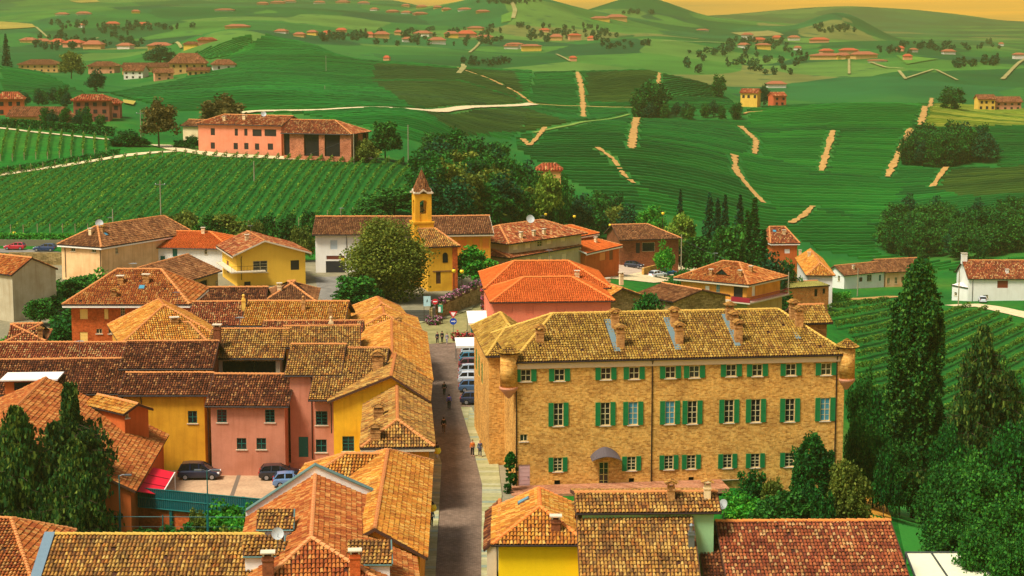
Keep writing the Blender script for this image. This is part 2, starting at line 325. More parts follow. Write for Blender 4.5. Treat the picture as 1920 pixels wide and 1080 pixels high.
def strip(name, pts, width, mat, label, cat='path', lift=.12, world=False, kind='structure', y0=100., y1=9000., step=4.0, keep=True, w2=None, wob=.12):
    P = [Vector(p) if world else hit(p[0], p[1], y0, y1) for p in pts]
    d = [0.]
    for a, b in zip(P, P[1:]): d.append(d[-1] + (b - a).xy.length)
    n = max(2, int(d[-1] / step) + 1); s = np.linspace(0, d[-1], n)
    X = np.interp(s, d, [p.x for p in P]); Y = np.interp(s, d, [p.y for p in P])
    tx, ty = np.gradient(X), np.gradient(Y); l = np.hypot(tx, ty) + 1e-9; nx, ny = -ty / l, tx / l
    ww = np.linspace(width, w2 or width, n) * (1 + wob * (RNG.random(n) - .5) * 2) / 2
    cols = []
    for k in (-1, -.33, .33, 1):
        x, y = X + nx * ww * k, Y + ny * ww * k; cols.append(np.stack([x, y, H(x, y) + lift], 1))
    mb = MB(); i = np.arange(n - 1)
    mb.v = []
    Vv = np.stack(cols, 1).reshape(-1, 3); Q = np.concatenate([np.stack([i * 4 + k, i * 4 + k + 1, i * 4 + 5 + k, i * 4 + 4 + k], 1) for k in range(3)])
    mb.arr(Vv, Q[:, ::-1]); o = mb.build(name, mat); tag(o, label, cat, kind=kind)
    if keep: PATHS.append((X, Y, max(width, w2 or 0) / 2 + (3.0 if name == 'gravel_track' else .35)))
    return o
def pip(poly, x, y):
    inside = np.zeros(np.shape(x), bool); n = len(poly)
    for i in range(n):
        x1, y1 = poly[i]; x2, y2 = poly[(i + 1) % n]
        c = ((y1 > y) != (y2 > y)) & (x < (x2 - x1) * (y - y1) / (y2 - y1 + 1e-12) + x1); inside ^= c
    return inside
def patch(name, poly, mat, label, cat, lift=.06, y0=100, y1=9000, n=14, kind='structure'):
    """ground patch bounded by an outline, draped on the land"""
    P = [hit(px, py, y0, y1) for px, py in poly]; c = sum(P, Vector()) / len(P)
    import bmesh
    bm = bmesh.new(); bm.faces.new([bm.verts.new((p.x, p.y, 0)) for p in P]); bmesh.ops.triangulate(bm, faces=bm.faces)
    bmesh.ops.subdivide_edges(bm, edges=bm.edges, cuts=n, use_grid_fill=True)
    for v in bm.verts: v.co.z = float(H(v.co.x, v.co.y)) + lift
    for f in bm.faces:
        f.normal_update()
        if f.normal.z < 0: f.normal_flip()
    me = bpy.data.meshes.new(name); bm.to_mesh(me); bm.free(); me.materials.append(mat)
    o = bpy.data.objects.new(name, me); COL.objects.link(o); tag(o, label, cat, kind=kind); return o
# ------------------------------------------------------------------ tiled roofs
def clip_cols(S, T, s):
    t0 = np.full(len(s), np.inf); t1 = np.full(len(s), -np.inf); n = len(S)
    for i in range(n):
        a, b = S[i], S[(i + 1) % n]; ta, tb = T[i], T[(i + 1) % n]
        if abs(a - b) < 1e-6: continue
        ok = (s >= min(a, b)) & (s <= max(a, b)); t = ta + (s - a) / (b - a) * (tb - ta)
        t0 = np.where(ok, np.minimum(t0, t), t0); t1 = np.where(ok, np.maximum(t1, t), t1)
    return t0, t1
def tiles(mb, poly, w=.27, L=.43, m=1, K=4, flat=False):
    """rows of barrel cover tiles laid up the slope of a plane polygon, each tile a piece of its own"""
    P = np.array([tuple(p) for p in poly]); n = np.cross(P[1] - P[0], P[2] - P[0]); n /= np.linalg.norm(n)
    if n[2] < 0: n = -n
    up = np.array([0, 0, 1.]) - n * n[2]; up /= np.linalg.norm(up); a = np.cross(up, n); o = P[0]
    S = (P - o) @ a; T = (P - o) @ up
    nc = max(1, int(round((S.max() - S.min()) / w))); w = (S.max() - S.min()) / nc
    s = S.min() + w * (np.arange(nc) + .5); t0, t1 = clip_cols(S, T, s)
    nr = int((T.max() - T.min()) / L) + 1; tj = T.min() - .05 + np.arange(nr) * L
    ss, tt = np.meshgrid(s, tj, indexing='ij')
    lo = np.maximum(tt, t0[:, None] - .06); hi = np.minimum(tt + L * 1.1, t1[:, None] + .02)
    ok = (RNG.random(lo.shape) > .004) & (hi - lo > .1) & (tt + L * .25 > t0[:, None] - .06) & np.isfinite(lo) & np.isfinite(hi)
    ss, lo, hi = ss[ok], lo[ok], hi[ok]; N = len(ss)
    if N == 0: return
    ss = ss + RNG.normal(0, w * .05, N); dz = RNG.normal(0, .008, N); rot = RNG.normal(0, w * .07, N)
    th = np.linspace(0, math.pi, K)
    rl, ru = w * (.46 if not flat else .49), w * (.36 if not flat else .46); hh = .85 if not flat else .35
    def ring(t, r, h, sh):
        x = (ss + sh)[:, None] + r * np.cos(th)[None, :]; z = (h + dz + .035 * np.sin(ss * .8 + P[0, 0]) * np.sin(lo * 1.1 + P[0, 1]))[:, None] + r * hh * np.sin(th)[None, :]
        return o + a * x[..., None] + up * t[:, None, None] + n * z[..., None]
    A = ring(lo, rl, np.full(N, .055), -rot); B = ring(hi, ru, np.full(N, .0), rot)
    V = np.stack([A, B], 1).reshape(-1, 3); b = np.arange(N) * 2 * K
    Q = np.concatenate([np.stack([b + k, b + k + 1, b + K + k + 1, b + K + k], 1) for k in range(K - 1)])
    mb.arr(V, Q, m)
def caps(mb, p, q, m=2, r=.15, L=.42):
    p, q = Vector(p), Vector(q); d = q - p; n = max(1, int(d.length / L)); d = d / n; u = d.normalized(); s = u.cross(Vector((0, 0, 1))).normalized(); z = s.cross(u)
    for i in range(n):
        a, b = p + d * i, p + d * (i + 1.12); j = rnd.uniform(-.015, .015); vs = []
        for c, rr, h in ((a, r * 1.1, .03), (b, r * .92, .0)):
            for k in range(5):
                t = math.pi * k / 4; vs.append(c + s * (rr * math.cos(t)) + z * (rr * math.sin(t) * .9 + h + j))
        mb.add(vs, [(k, k + 1, 6 + k, 5 + k) for k in range(4)] + [(0, 1, 2, 3, 4)], m)
def slab(mb, poly, th=.14, m=0):
    P = [Vector(p) for p in poly]; n = len(P)
    mb.add(P + [p - Vector((0, 0, th)) for p in P], [list(range(n)), list(range(n, 2 * n))[::-1]] + [(i, n + i, n + (i + 1) % n, (i + 1) % n) for i in range(n)], m)
def dedupe(poly):
    out = []
    for p in poly:
        if not out or (p - out[-1]).length > .02: out.append(p)
    if (out[0] - out[-1]).length < .02: out.pop()
    return out
# ------------------------------------------------------------------ windows: frame, pane, shutters, sill in one wall plane
WM = {}
def window(parent, M, wd, ht, kind='dark', frame=None, sh=None, lab=None, big=True):
    """M maps (across, out of the wall, up) with origin at the lower left corner of the opening"""
    fr = frame or plain((204,188,136), .7)
    if kind == 'blind' or kind == 'shut' or kind == 'door':
        mb = MB(); mb.box(.02, -.12, 0, wd - .02, -.06, ht, M=M); n = max(3, int(ht / .35))
        for i in range(1, n): mb.box(.06, -.06, ht * i / n - .02, wd - .06, -.045, ht * i / n + .01, M=M)
        o = mb.build('door' if kind == 'door' else 'window_blind', sh or YBL, parent)
        if kind == 'door' and big:
            k = MB(); k.box(wd * .82, -.06, 1.0, wd * .86, 0.0, 1.12, M=M); k.build('handle', STEEL, o)
        return o
    if kind == 'hole':
        mb = MB(); mb.box(.0, -.4, 0, wd, -.36, ht, M=M); return mb.build('opening', DARK, parent)  # sheet set back in the hole, interior shade put into its dark colour
    mb = MB(); t = min(.065, wd * .09); y0, y1 = -.14, -.07
    mb.box(0, y0, 0, t, y1, ht, M=M); mb.box(wd - t, y0, 0, wd, y1, ht, M=M); mb.box(t, y0, 0, wd - t, y1, t, M=M); mb.box(t, y0, ht - t, wd - t, y1, ht, M=M)
    if big:
        mb.box(wd / 2 - .035, y0, t, wd / 2 + .035, y1, ht - t, M=M); nb = 2 if ht < 1.35 else 4
        if ht > .7:
            for i in range(1, nb):
                z = t + (ht - 2 * t) * i / nb; e = .035 if i * 2 == nb else .018
                mb.box(t, y0 + .01, z - e, wd / 2 - .045, y1 - .01, z + e, M=M); mb.box(wd / 2 + .045, y0 + .01, z - e, wd - t, y1 - .01, z + e, M=M)
    o = mb.build('window', fr, parent)
    g = MB(); g.box(t * .5, -.125, t * .5, wd - t * .5, -.105, ht - t * .5, M=M); g.build('pane', GLASSB if kind in ('sky', 'shsky') else GLASS, o)
    if lab: o['label'] = lab
    if kind in ('sh', 'shsky', 'shr', 'shl'):
        for s in (-1, 1):
            if (kind == 'shr' and s < 0) or (kind == 'shl' and s > 0): continue
            q = MB(); ws = wd * .52; x0 = -ws - .02 if s < 0 else wd + .02; x1 = x0 + ws
            q.box(x0, .03, -.03, x1, .075, ht + .03, M=M); n = 2
            for (za, zb) in ((0, ht / 2), (ht / 2, ht)):
                q.box(x0 + .02, .075, za + .01, x1 - .02, .095, za + .07, M=M); q.box(x0 + .02, .075, zb - .07, x1 - .02, .095, zb - .01, M=M)
                q.box(x0 + .0, .075, za + .07, x0 + .07, .095, zb - .07, M=M); q.box(x1 - .07, .075, za + .07, x1, .095, zb - .07, M=M)
                k = 5
                for i in range(k):
                    z = za + .1 + (zb - za - .2) * (i + .5) / k; q.box(x0 + .07, .075, z - .02, x1 - .07, .088, z + .02, M=M)
            q.build('shutter', sh or SHG, o)
    if big or kind in ('sh',):
        q = MB(); q.box(-.12, -.1, -.1, wd + .12, .1, -.012, M=M); q.build('sill', FASC, o)
    return o
class House: pass
def wallface(mb, M, W, z0, top, holes, m=0, rev=.16):
    """top: list of (u, z) along the wall; holes: (u0, z0, u1, z1)"""
    zm = min(z for u, z in top); us_ = sorted({0., W} | {h[0] for h in holes} | {h[2] for h in holes}); zs = sorted({z0, zm} | {h[1] for h in holes} | {h[3] for h in holes})
    for i in range(len(us_) - 1):
        for j in range(len(zs) - 1):
            u, z = (us_[i] + us_[i + 1]) / 2, (zs[j] + zs[j + 1]) / 2
            if any(h[0] < u < h[2] and h[1] < z < h[3] for h in holes): continue
            mb.add([M @ Vector(p) for p in ((us_[i], 0, zs[j]), (us_[i + 1], 0, zs[j]), (us_[i + 1], 0, zs[j + 1]), (us_[i], 0, zs[j + 1]))], [(0, 1, 2, 3)], m)
    if any(z > zm + .02 for u, z in top):
        pts = [(0, zm), (W, zm)] + [p for p in reversed(top) if p[1] > zm + .01]
        if len(pts) > 2: mb.add([M @ Vector((u, 0, z)) for u, z in pts], [list(range(len(pts)))], m)
    for (a, b, c, d) in holes:
        v = [M @ Vector(p) for p in ((a, 0, b), (c, 0, b), (c, 0, d), (a, 0, d), (a, -rev, b), (c, -rev, b), (c, -rev, d), (a, -rev, d))]
        mb.add(v, [(0, 4, 5, 1), (1, 5, 6, 2), (2, 6, 7, 3), (3, 7, 4, 0)], m)
def house(label, A, B, ze, D, rise=None, ax='x', i0=0., i1=0., rf=.5, ov=.5, ovs=.5, wall=None, tile='old', zg=0., fascia=None, wins=(), name='house', cat='house',
          tw=.27, K=4, pipes=(), base=2.5, thick=.14, noroof=False, flat=False, capm=None, gut=True, ze2=None, tb=None, YA=None, kind=None, wallmat2=None, group=None, walls='flrb'):
    """A, B: photo positions of the two ends of the front eave, ze its height; D depth; ax: ridge direction; i0, i1: hip insets; rf: ridge position"""
    pa = PY(A[0], A[1], YA) if YA else Pz(A[0], A[1], ze)
    if YA: ze = pa.z
    pb = Pz(B[0], B[1], ze)
    W = (pb - pa).xy.length; rz = math.atan2(pb.y - pa.y, pb.x - pa.x)
    h = House(); h.W, h.D, h.he = W, D, ze - zg; he = h.he
    if rise is None: rise = .44 * ((D * rf) if ax == 'x' else W * rf)
    rt = empty(name, (pa.x, pa.y, zg), rz, label, cat, group); h.root = rt
    MW = Matrix.Translation((pa.x, pa.y, zg)) @ Matrix.Rotation(rz, 4, 'Z'); h.M = MW; h.Mi = MW.inverted()
    yr, xr = D * rf, W * rf
    def rf_(x, y):
        c = []
        if ax == 'x':
            c.append(y / yr)
            if rf < .99: c.append((D - y) / (D - yr))
            if i0 > 0: c.append(x / i0)
            if i1 > 0: c.append((W - x) / i1)
        else:
            if rf > .01: c.append(x / xr)
            if rf < .99: c.append((W - x) / (W - xr))
            if i0 > 0: c.append(y / i0)
            if i1 > 0: c.append((D - y) / i1)
        return he + rise * min(c)
    h.f = rf_; hr = he + rise
    v = lambda x, y, z: Vector((x, y, z))
    if ax == 'x':
        R0, R1 = v(i0, yr, hr), v(W - i1, yr, hr)
        pl = [[v(0, 0, he), v(W, 0, he), R1, R0]]
        if rf < .99: pl.append([v(W, D, he), v(0, D, he), R0, R1])
        if i0 > 0: pl.append([v(0, D, he), v(0, 0, he), R0])
        if i1 > 0: pl.append([v(W, 0, he), v(W, D, he), R1])
        edges = [(R0, R1)]
        if i0 > 0: edges += [(v(0, 0, he), R0), (v(0, D, he), R0)]
        if i1 > 0: edges += [(v(W, 0, he), R1), (v(W, D, he), R1)]
    else:
        R0, R1 = v(xr, i0, hr), v(xr, D - i1, hr); pl = []
        if rf > .01: pl.append([v(0, D, he), v(0, 0, he), R0, R1])
        if rf < .99: pl.append([v(W, 0, he), v(W, D, he), R1, R0])
        if i0 > 0: pl.append([v(0, 0, he), v(W, 0, he), R0])
        if i1 > 0: pl.append([v(W, D, he), v(0, D, he), R1])
        edges = [(R0, R1)]
        if i0 > 0: edges += [(v(0, 0, he), R0), (v(W, 0, he), R0)]
        if i1 > 0: edges += [(v(0, D, he), R1), (v(W, D, he), R1)]
    pl = [dedupe(p) for p in pl]; h.planes = pl
    wm = wall or plaster((230, 180, 80))
    # walls, with the openings cut through
    x0, x1, y0, y1 = ovs, W - ovs, ov, D - ov
    if rf > .99 and ax == 'x': y1 = D - .15
    if ax == 'x' and rf < .01: y0 = .15
    eps = .1
    faces = {'f': (Matrix.Translation((x0, y0, 0)), x1 - x0, [(x, x0 + x, y0) for x in (0, xr - x0, x1 - x0)]),
             'r': (Matrix.Translation((x1, y0, 0)) @ Matrix.Rotation(math.pi / 2, 4, 'Z'), y1 - y0, [(y, x1, y0 + y) for y in (0, yr - y0, y1 - y0)]),
             'b': (Matrix.Translation((x1, y1, 0)) @ Matrix.Rotation(math.pi, 4, 'Z'), x1 - x0, [(x, x1 - x, y1) for x in (0, x1 - xr, x1 - x0)]),
             'l': (Matrix.Translation((x0, y1, 0)) @ Matrix.Rotation(-math.pi / 2, 4, 'Z'), y1 - y0, [(y, x0, y1 - y) for y in (0, y1 - yr, y1 - y0)])}
    h.faces = faces; mb = MB(); todo = []
    flip = Matrix.Scale(-1, 4, (0, 1, 0))          # wall frames: second axis points outwards
    o_ray = h.Mi @ Vector((0, 0, CH))
    for side, (M, L, top) in faces.items():
        if side not in walls: continue
        tp = [(min(max(u, 0), L), rf_(x, y) - eps) for u, x, y in top if -1e-6 <= u <= L + 1e-6]
        MF = M @ flip; MI = MF.inverted(); holes = []
        for wn in wins:
            sd_ = wn[5] if len(wn) > 5 else 'f'
            if sd_ != side: continue
            c = []
            for dx, dy in ((-.5, .5), (.5, .5), (-.5, -.5), (.5, -.5)):
                d = MI.to_3x3() @ (h.Mi.to_3x3() @ ray(wn[0] + dx * wn[2], wn[1] + dy * wn[3])); p = MI @ o_ray
                t = -p.y / d.y; c.append(p + d * t)
            ua, ub = sorted((sum(q.x for q in c[0::2]) / 2, sum(q.x for q in c[1::2]) / 2)); za = (c[0].z + c[1].z) / 2; zb = (c[2].z + c[3].z) / 2
            ua, ub = max(ua, .08), min(ub, L - .08); zmx = min(z for u, z in tp) - .06
            if ub - ua < .1: continue
            pr = zb > zmx; zb = min(zb, zmx) if not pr or za < zmx - .5 else zb
            if zb <= zmx + 1e-6: holes.append((ua, za, ub, zb))
            todo.append((MF @ Matrix.Translation((ua, 0.0 if zb <= zmx + 1e-6 else .16, za)), ub - ua, zb - za, wn))
        wallface(mb, MF, L, -base, tp, holes)
    h.wall = mb.build('wall', wm, rt)
    for M, a, b, wn in todo:
        kw = wn[6] if len(wn) > 6 else {}
        window(rt, M, a, b, wn[4], **kw)
    # roof
    if not noroof:
        mb = MB()
        for p in pl:
            slab(mb, p, thick)
            tiles(mb, p, tw, .43 * tw / .27, 1, K, flat)
        for p, q in edges:
            if (q - p).length > .3: caps(mb, p, q, 2, .17 if K > 3 else .2, .42 if K > 3 else .8)
        h.roof = mb.build('roof', [tb or TBASE, TL[tile] if isinstance(tile, str) else tile, capm or CAPM], rt)
        ev = []
        if ax == 'x' or i0 > 0: ev.append((v(0, 0, he), v(W, 0, he)))
        if (ax == 'x' and rf < .99) or (ax == 'y' and i1 > 0): ev.append((v(0, D, he), v(W, D, he)))
        if (ax == 'y' and rf > .01) or (ax == 'x' and i0 > 0): ev.append((v(0, 0, he), v(0, D, he)))
        if (ax == 'y' and rf < .99) or (ax == 'x' and i1 > 0): ev.append((v(W, 0, he), v(W, D, he)))
        if fascia:
            for a, b in ev:
                mb = MB(); d = (b - a).normalized(); nn = Vector((-d.y, d.x, 0)) * .03
                q = [a - nn, b - nn, b + nn, a + nn]; mb.add([p - v(0, 0, .42) for p in q] + [p - v(0, 0, .1) for p in q], [(3,2,1,0),(4,5,6,7),(0,1,5,4),(1,2,6,5),(2,3,7,6),(3,0,4,7)])
                mb.build('fascia', fascia, rt)
        if gut:
            for a, b in ev: mb = MB(); mb.tube([a - v(0, 0, .1), b - v(0, 0, .1)], .085, 6); mb.build('gutter', GUT, rt)
        # verge boards on gable ends
        vb = []
        if ax == 'x':
            for xx, ii in ((0, i0), (W, i1)):
                if ii <= 0: vb += [(v(xx, 0, he), v(xx, yr, hr))] + ([(v(xx, yr, hr), v(xx, D, he))] if rf < .99 else [])
        else:
            for yy, ii in ((0, i0), (D, i1)):
                if ii <= 0: vb += [(v(xr, yy, hr), v(W, yy, he))] if rf < .01 else [(v(0, yy, he), v(xr, yy, hr))] + ([(v(xr, yy, hr), v(W, yy, he))] if rf < .99 else [])
        if vb:
            for a, b in vb:
                mb = MB(); d = (b - a); nn = Vector((-d.y, d.x, 0)).normalized() * .035; q = [a - nn, b - nn, b + nn, a + nn]
                mb.add([p - v(0, 0, .2) for p in q] + [p + v(0, 0, .06) for p in q], [(3,2,1,0),(4,5,6,7),(0,1,5,4),(1,2,6,5),(2,3,7,6),(3,0,4,7)])
                mb.build('verge_board', fascia or WOODD, rt)
    for (px, py0, py1, *sd_) in pipes:
        sd_ = sd_[0] if sd_ else 'f'; MF = faces[sd_][0] @ flip; MI = MF.inverted()
        d = MI.to_3x3() @ (h.Mi.to_3x3() @ ray(px, py0)); p = MI @ o_ray; u = (p + d * (-p.y / d.y)).x
        d = MI.to_3x3() @ (h.Mi.to_3x3() @ ray(px, py1)); p = MI @ o_ray; zl = max((p + d * (-p.y / d.y)).z, .05)
        yo = {'f': ov, 'b': ov, 'l': ovs, 'r': ovs}[sd_]
        mb = MB(); zt = he - .15; mb.tube([MF @ v(u, yo - .02, zt), MF @ v(u, .07, zt - .45), MF @ v(u, .07, zl)], .06, 6); mb.build('downpipe', GUT, rt)
    return h
def roofpt(h, px, py):
    """where the sight line through a photo point meets the roof (in the house's own frame)"""
    o = h.Mi @ Vector((0, 0, CH)); d = h.Mi.to_3x3() @ ray(px, py); best = None
    for p in h.planes:
        n = (p[1] - p[0]).cross(p[2] - p[0]).normalized()
        if abs(d.dot(n)) < 1e-6: continue
        t = (p[0] - o).dot(n) / d.dot(n); q = o + d * t
        if t < 0 or q.x < -.4 or q.x > h.W + .4 or q.y < -.4 or q.y > h.D + .4 or abs(q.z - h.f(q.x, q.y)) > .08: continue
        if best is None or t < best[0]: best = (t, q)
    return best[1] if best else None
BRK = None
def chimney(h, px, py, wd=.6, ht=1.4, mat=None, cap='tile', dp=None, stack=None):
    """px, py: where the stack leaves the roof"""
    q = roofpt(h, px, py)
    if q is None: q = Vector((min(max((h.Mi @ PY(px, py, (h.M @ Vector((h.W / 2, h.D / 2, 0))).y)).x, .5), h.W - .5), h.D * .5, h.f(h.W / 2, h.D / 2))); print('chimney off roof', px, py, h.root.name)
    dp = dp or wd * .8; mb = MB(); m = mat or CHB
    mb.box(q.x - wd / 2, q.y - dp / 2, q.z - .9, q.x + wd / 2, q.y + dp / 2, q.z + ht)
    mb.box(q.x - wd / 2 - .05, q.y - dp / 2 - .05, q.z + ht - .32, q.x + wd / 2 + .05, q.y + dp / 2 + .05, q.z + ht - .22)
    o = mb.build('chimney', m, h.root); z = q.z + ht
    mb = MB()
    if cap == 'tile':
        for sx in (-1, 1):
            for sy in (-1, 1): mb.box(q.x + sx * (wd / 2 - .07) - .05, q.y + sy * (dp / 2 - .07) - .05, z, q.x + sx * (wd / 2 - .07) + .05, q.y + sy * (dp / 2 - .07) + .05, z + .22, 1)
        z += .22; e = .16
        p = [Vector(c) for c in ((q.x - wd / 2 - e, q.y - dp / 2 - e, z), (q.x + wd / 2 + e, q.y - dp / 2 - e, z), (q.x + wd / 2 + e, q.y + dp / 2 + e, z), (q.x - wd / 2 - e, q.y + dp / 2 + e, z))]
        r0, r1 = Vector((q.x, q.y - dp / 2 - e, z + wd * .42)), Vector((q.x, q.y + dp / 2 + e, z + wd * .42))
        for f in ([p[3], p[0], r0, r1], [p[1], p[2], r1, r0]): slab(mb, f, .06, 0); tiles(mb, f, .2, .3, 0, 4)
        mb.add([p[0], p[1], r0], [(0, 1, 2)], 1); mb.add([p[2], p[3], r1], [(0, 1, 2)], 1)
        mb.build('chimney_cap', [TL['old'], m], o)
    elif cap == 'flat':
        for sx in (-1, 1): mb.box(q.x + sx * (wd / 2 - .08) - .06, q.y - dp / 2, z, q.x + sx * (wd / 2 - .08) + .06, q.y + dp / 2, z + .2)
        mb.box(q.x - wd / 2 - .12, q.y - dp / 2 - .12, z + .2, q.x + wd / 2 + .12, q.y + dp / 2 + .12, z + .28); mb.build('chimney_cap', FASC, o)
    elif cap == 'pot':
        mb.lathe([(.16, 0), (.14, .35), (.2, .38), (.2, .46), (.02, .6)], (q.x, q.y, z), 8); mb.build('chimney_cap', m, o)
    return o
def skylight(h, px, py, wd=.8, ht=.9, mat=None):
    q = roofpt(h, px, py)
    if q is None: return
    nrm = None
    e = .3; gx = (h.f(q.x + e, q.y) - h.f(q.x - e, q.y)) / (2 * e); gy = (h.f(q.x, q.y + e) - h.f(q.x, q.y - e)) / (2 * e)
    n = Vector((-gx, -gy, 1)).normalized(); up = (Vector((gx, gy, gx * gx + gy * gy)).normalized() if abs(gx) + abs(gy) > .01 else Vector((0, 1, 0))); a = up.cross(n)
    M = Matrix((a, up, n)).transposed().to_4x4(); M.translation = q
    mb = MB(); mb.box(-wd / 2, -ht / 2, -.1, wd / 2, ht / 2, .2, M=M); o = mb.build('skylight', STEEL, h.root)
    mb = MB(); mb.box(-wd / 2 + .08, -ht / 2 + .08, .2, wd / 2 - .08, ht / 2 - .08, .215, M=M); mb.build('pane', mat or GLASSB, o)
def brickmat(name, c1, c2, c3, mortar, sc=1.0, blot=.5):
    t = NT(name); tc = t.n('ShaderNodeTexCoord').outputs['Object']; s = t.n('ShaderNodeSeparateXYZ', {0: tc})
    u = t.n('ShaderNodeMath', {0: s.outputs[0], 1: s.outputs[1]}, operation='ADD').outputs[0]
    v = t.n('ShaderNodeCombineXYZ', {0: u, 1: s.outputs[2]}).outputs[0]
    b = t.n('ShaderNodeTexBrick', {'Vector': v, 'Color1': (0, 0, 0, 1), 'Color2': (1, 1, 1, 1), 'Mortar': (.5, .5, .5, 1), 'Scale': sc, 'Mortar Size': .012, 'Brick Width': .36, 'Row Height': .13, 'Bias': 0.0})
    col = t.ramp(b.outputs[0], [(0, lin(*c1)), (.35, lin(*c2)), (.7, lin(*c3)), (1, lin(*c2))])
    n1 = t.noise(.45, 5); n2 = t.noise(3.4, 4); n3 = t.noise(14, 2)
    col = t.mix(1.0, col, t.ramp(n2, [(.3, (.6, .55, .48, 1)), (.5, (1, 1, 1, 1)), (.72, (1.22, 1.2, 1.16, 1))]), 'MULTIPLY')
    col = t.mix(1.0, col, t.ramp(n1, [(.3, (.66, .6, .54, 1)), (.5, (1, 1, 1, 1)), (.72, (1.14, 1.12, 1.04, 1))]), 'MULTIPLY')
    col = t.mix(1.0, col, t.ramp(n3, [(.25, (.6, .56, .5, 1)), (.5, (1.05, 1.05, 1.05, 1))]), 'MULTIPLY')
    f = t.n('ShaderNodeMath', {0: b.outputs[1], 1: .55}, operation='MULTIPLY').outputs[0]
    return t.done(t.mix(f, col, lin(*mortar)), .95, .1, n2, .4, .03)
BRK = brickmat('brick_ochre', (172,116,50), (204,148,68), (224,176,94), (208,168,106))
BRKR = brickmat('brick_red', (176,78,36), (190,90,40), (198,98,48), (170,84,44))
CHB = brickmat('brick_chimney', (140,92,50), (172,122,68), (194,146,88), (180,146,100))
STONE = brickmat('rubble_stone', (120,104,66), (150,128,80), (176,152,104), (110,92,60), .5)
BRKP = brickmat('brick_rosy', (150,88,62), (184,112,80), (200,130,94), (178,112,84))
BRKB = brickmat('brick_brown', (110,62,40), (130,74,46), (142,84,54), (120,80,56))
# ------------------------------------------------------------------ the old block left of the street (front to back)
YEL = plaster((236,182,40)); YEL2 = plaster((240,196,90)); PINK = plaster((204,134,104), amt=.4); SALM = plaster((236,130,96), amt=.2); ORA = plaster((238,158,52)); CRM = plaster((236,210,160)); PEACH = plaster((240,196,140)); WHT = plaster((236,232,218), (.7,.66,.58), .3); GREY = plaster((190,180,148)); OCH = plaster((220,160,64)); TERR = plaster((206,104,48))
BRIGHT = plaster((250,204,20), amt=.1); MINT = plaster((150,196,140), amt=.2); BEIGE = plaster((200,186,146))
W3 = dict(frame=SHG2)
def gw(px, py, w_=14, h_=18): return (px, py, w_, h_, 'dark', 'f', W3)
HS = {}
HS['D'] = house('long terracotta roofed house along the street in front, ridge running with the street', (598,1047.6), (800,1046), 6.6, 30, 2.2, 'y', i1=5, rf=.52, wall=ORA, tile='gold', zg=0)
HS['E'] = house('small orange walled wing with hipped roof ending beside the paved yard', (541,919), (700,921), 6.4, 9, 2.1, 'x', i0=4.2, i1=0, rf=.5, wall=ORA, tile='gold', zg=-1.9, fascia=FASC)
HS['L2'] = house('narrow house with two stubby chimneys and a dark hipped roof right beside the street', (676,840), (815,838), 6.4, 27, 1.9, 'y', i0=3.3, rf=.5, wall=ORA, tile='old', zg=0, fascia=FASC)
HS['G'] = house('bright yellow gable house wedged between pink wall and street', (615,753), (806,752), 6.8, 13, 2.6, 'y', rf=.62, wall=YEL, tile='old', zg=-1.9, wins=[(653,832,22,28,'dark','f',W3)], pipes=[(621,752,812)])
HS['R5'] = house('wide roofed pink house with two plain downpipes behind the low pink house', (533,704), (640,704), 8.4, 14, 2.2, 'x', rf=.45, ov=.4, wall=PINK, tile='old', zg=-1.9, wins=[(569,838,18,38,'door','f',dict(sh=SHG2))], pipes=[(584,715,860)])
HS['R5b'] = house('pink house corner with green framed windows touching the yellow gable', (578,750), (716,750), 6.8, 22.4, 3.4, 'x', rf=.5, ov=1.1, wall=PINK, tile='old', zg=-1.9, wins=[gw(603,784,22,26), gw(602,836,21,24)], pipes=[])
HS['L7'] = house('low pink house with small green windows facing the paved yard', (384,761), (541,762), 5.6, 9, 2.3, 'x', rf=.62, wall=PINK, tile='dark', zg=-1.9, wins=[gw(416,780,18,24), gw(506,780,18,24), gw(453,832,18,21), gw(490,832,18,21)], pipes=[(390,765,885)])
HS['L8'] = house('yellow house with a stained wall and one small green window beside the pink house', (221,741), (390,741), 6.1, 8.4, 1.6, 'x', rf=.5, wall=plaster((226,166,44), amt=.5), tile='dark', zg=-1.9, wins=[gw(361,782,17,23)], pipes=[(265,745,805)])
HS['R9'] = house('upper storey with dark brown roof rising behind the stained yellow house', (222,692), (399,691), 8.0, 11, 2.0, 'x', rf=.53, wall=BRKB, tile='dark', zg=0)
HS['R10'] = house('wide low house with dark red roof and a boxy roof light', (-60,742), (224,738), 5.8, 14, 2.5, 'x', rf=.52, wall=OCH, tile='dark', zg=0)
HS['R11'] = house('house showing only a strip of mottled roof below the orange brick house', (-40,672), (228,672), 7.8, 7, 1.2, 'x', rf=.5, wall=OCH, tile='red', zg=0)
HS['R12'] = house('small house with low pyramid roof at the foot of the green bank', (8,642), (86,640), 8.2, 8, 1.5, 'x', i0=4.0, i1=4.3, rf=.5, wall=TERR, tile='red', zg=0)
HS['L9'] = house('three storey orange brick house with yellow blinds and a white fascia', (117,571), (356,571), 8.7, 15, 3.6, 'x', i0=5.6, i1=5.0, rf=.5, ov=.9, ovs=.9, wall=BRKR, tile='amber', zg=0, fascia=WHITE, tw=.3, K=3,
  wins=[(157,589,15,19,'blind'),(199,589,8,19,'blind'),(230,583,8,20,'dark'),(186,621,11,9,'dark'),(208,621,9,9,'dark'),(230,624,8,18,'dark'),(157,632,15,19,'blind'),(302,589,9,18,'dark')], pipes=[(324,575,600)])
HS['L10'] = house('house with a big pale hipped roof in front of the orange brick house', (226,646), (420,636), 7.4, 15, 3.4, 'y', i0=7.0, i1=3, rf=.5, wall=OCH, tile='gold', zg=0)
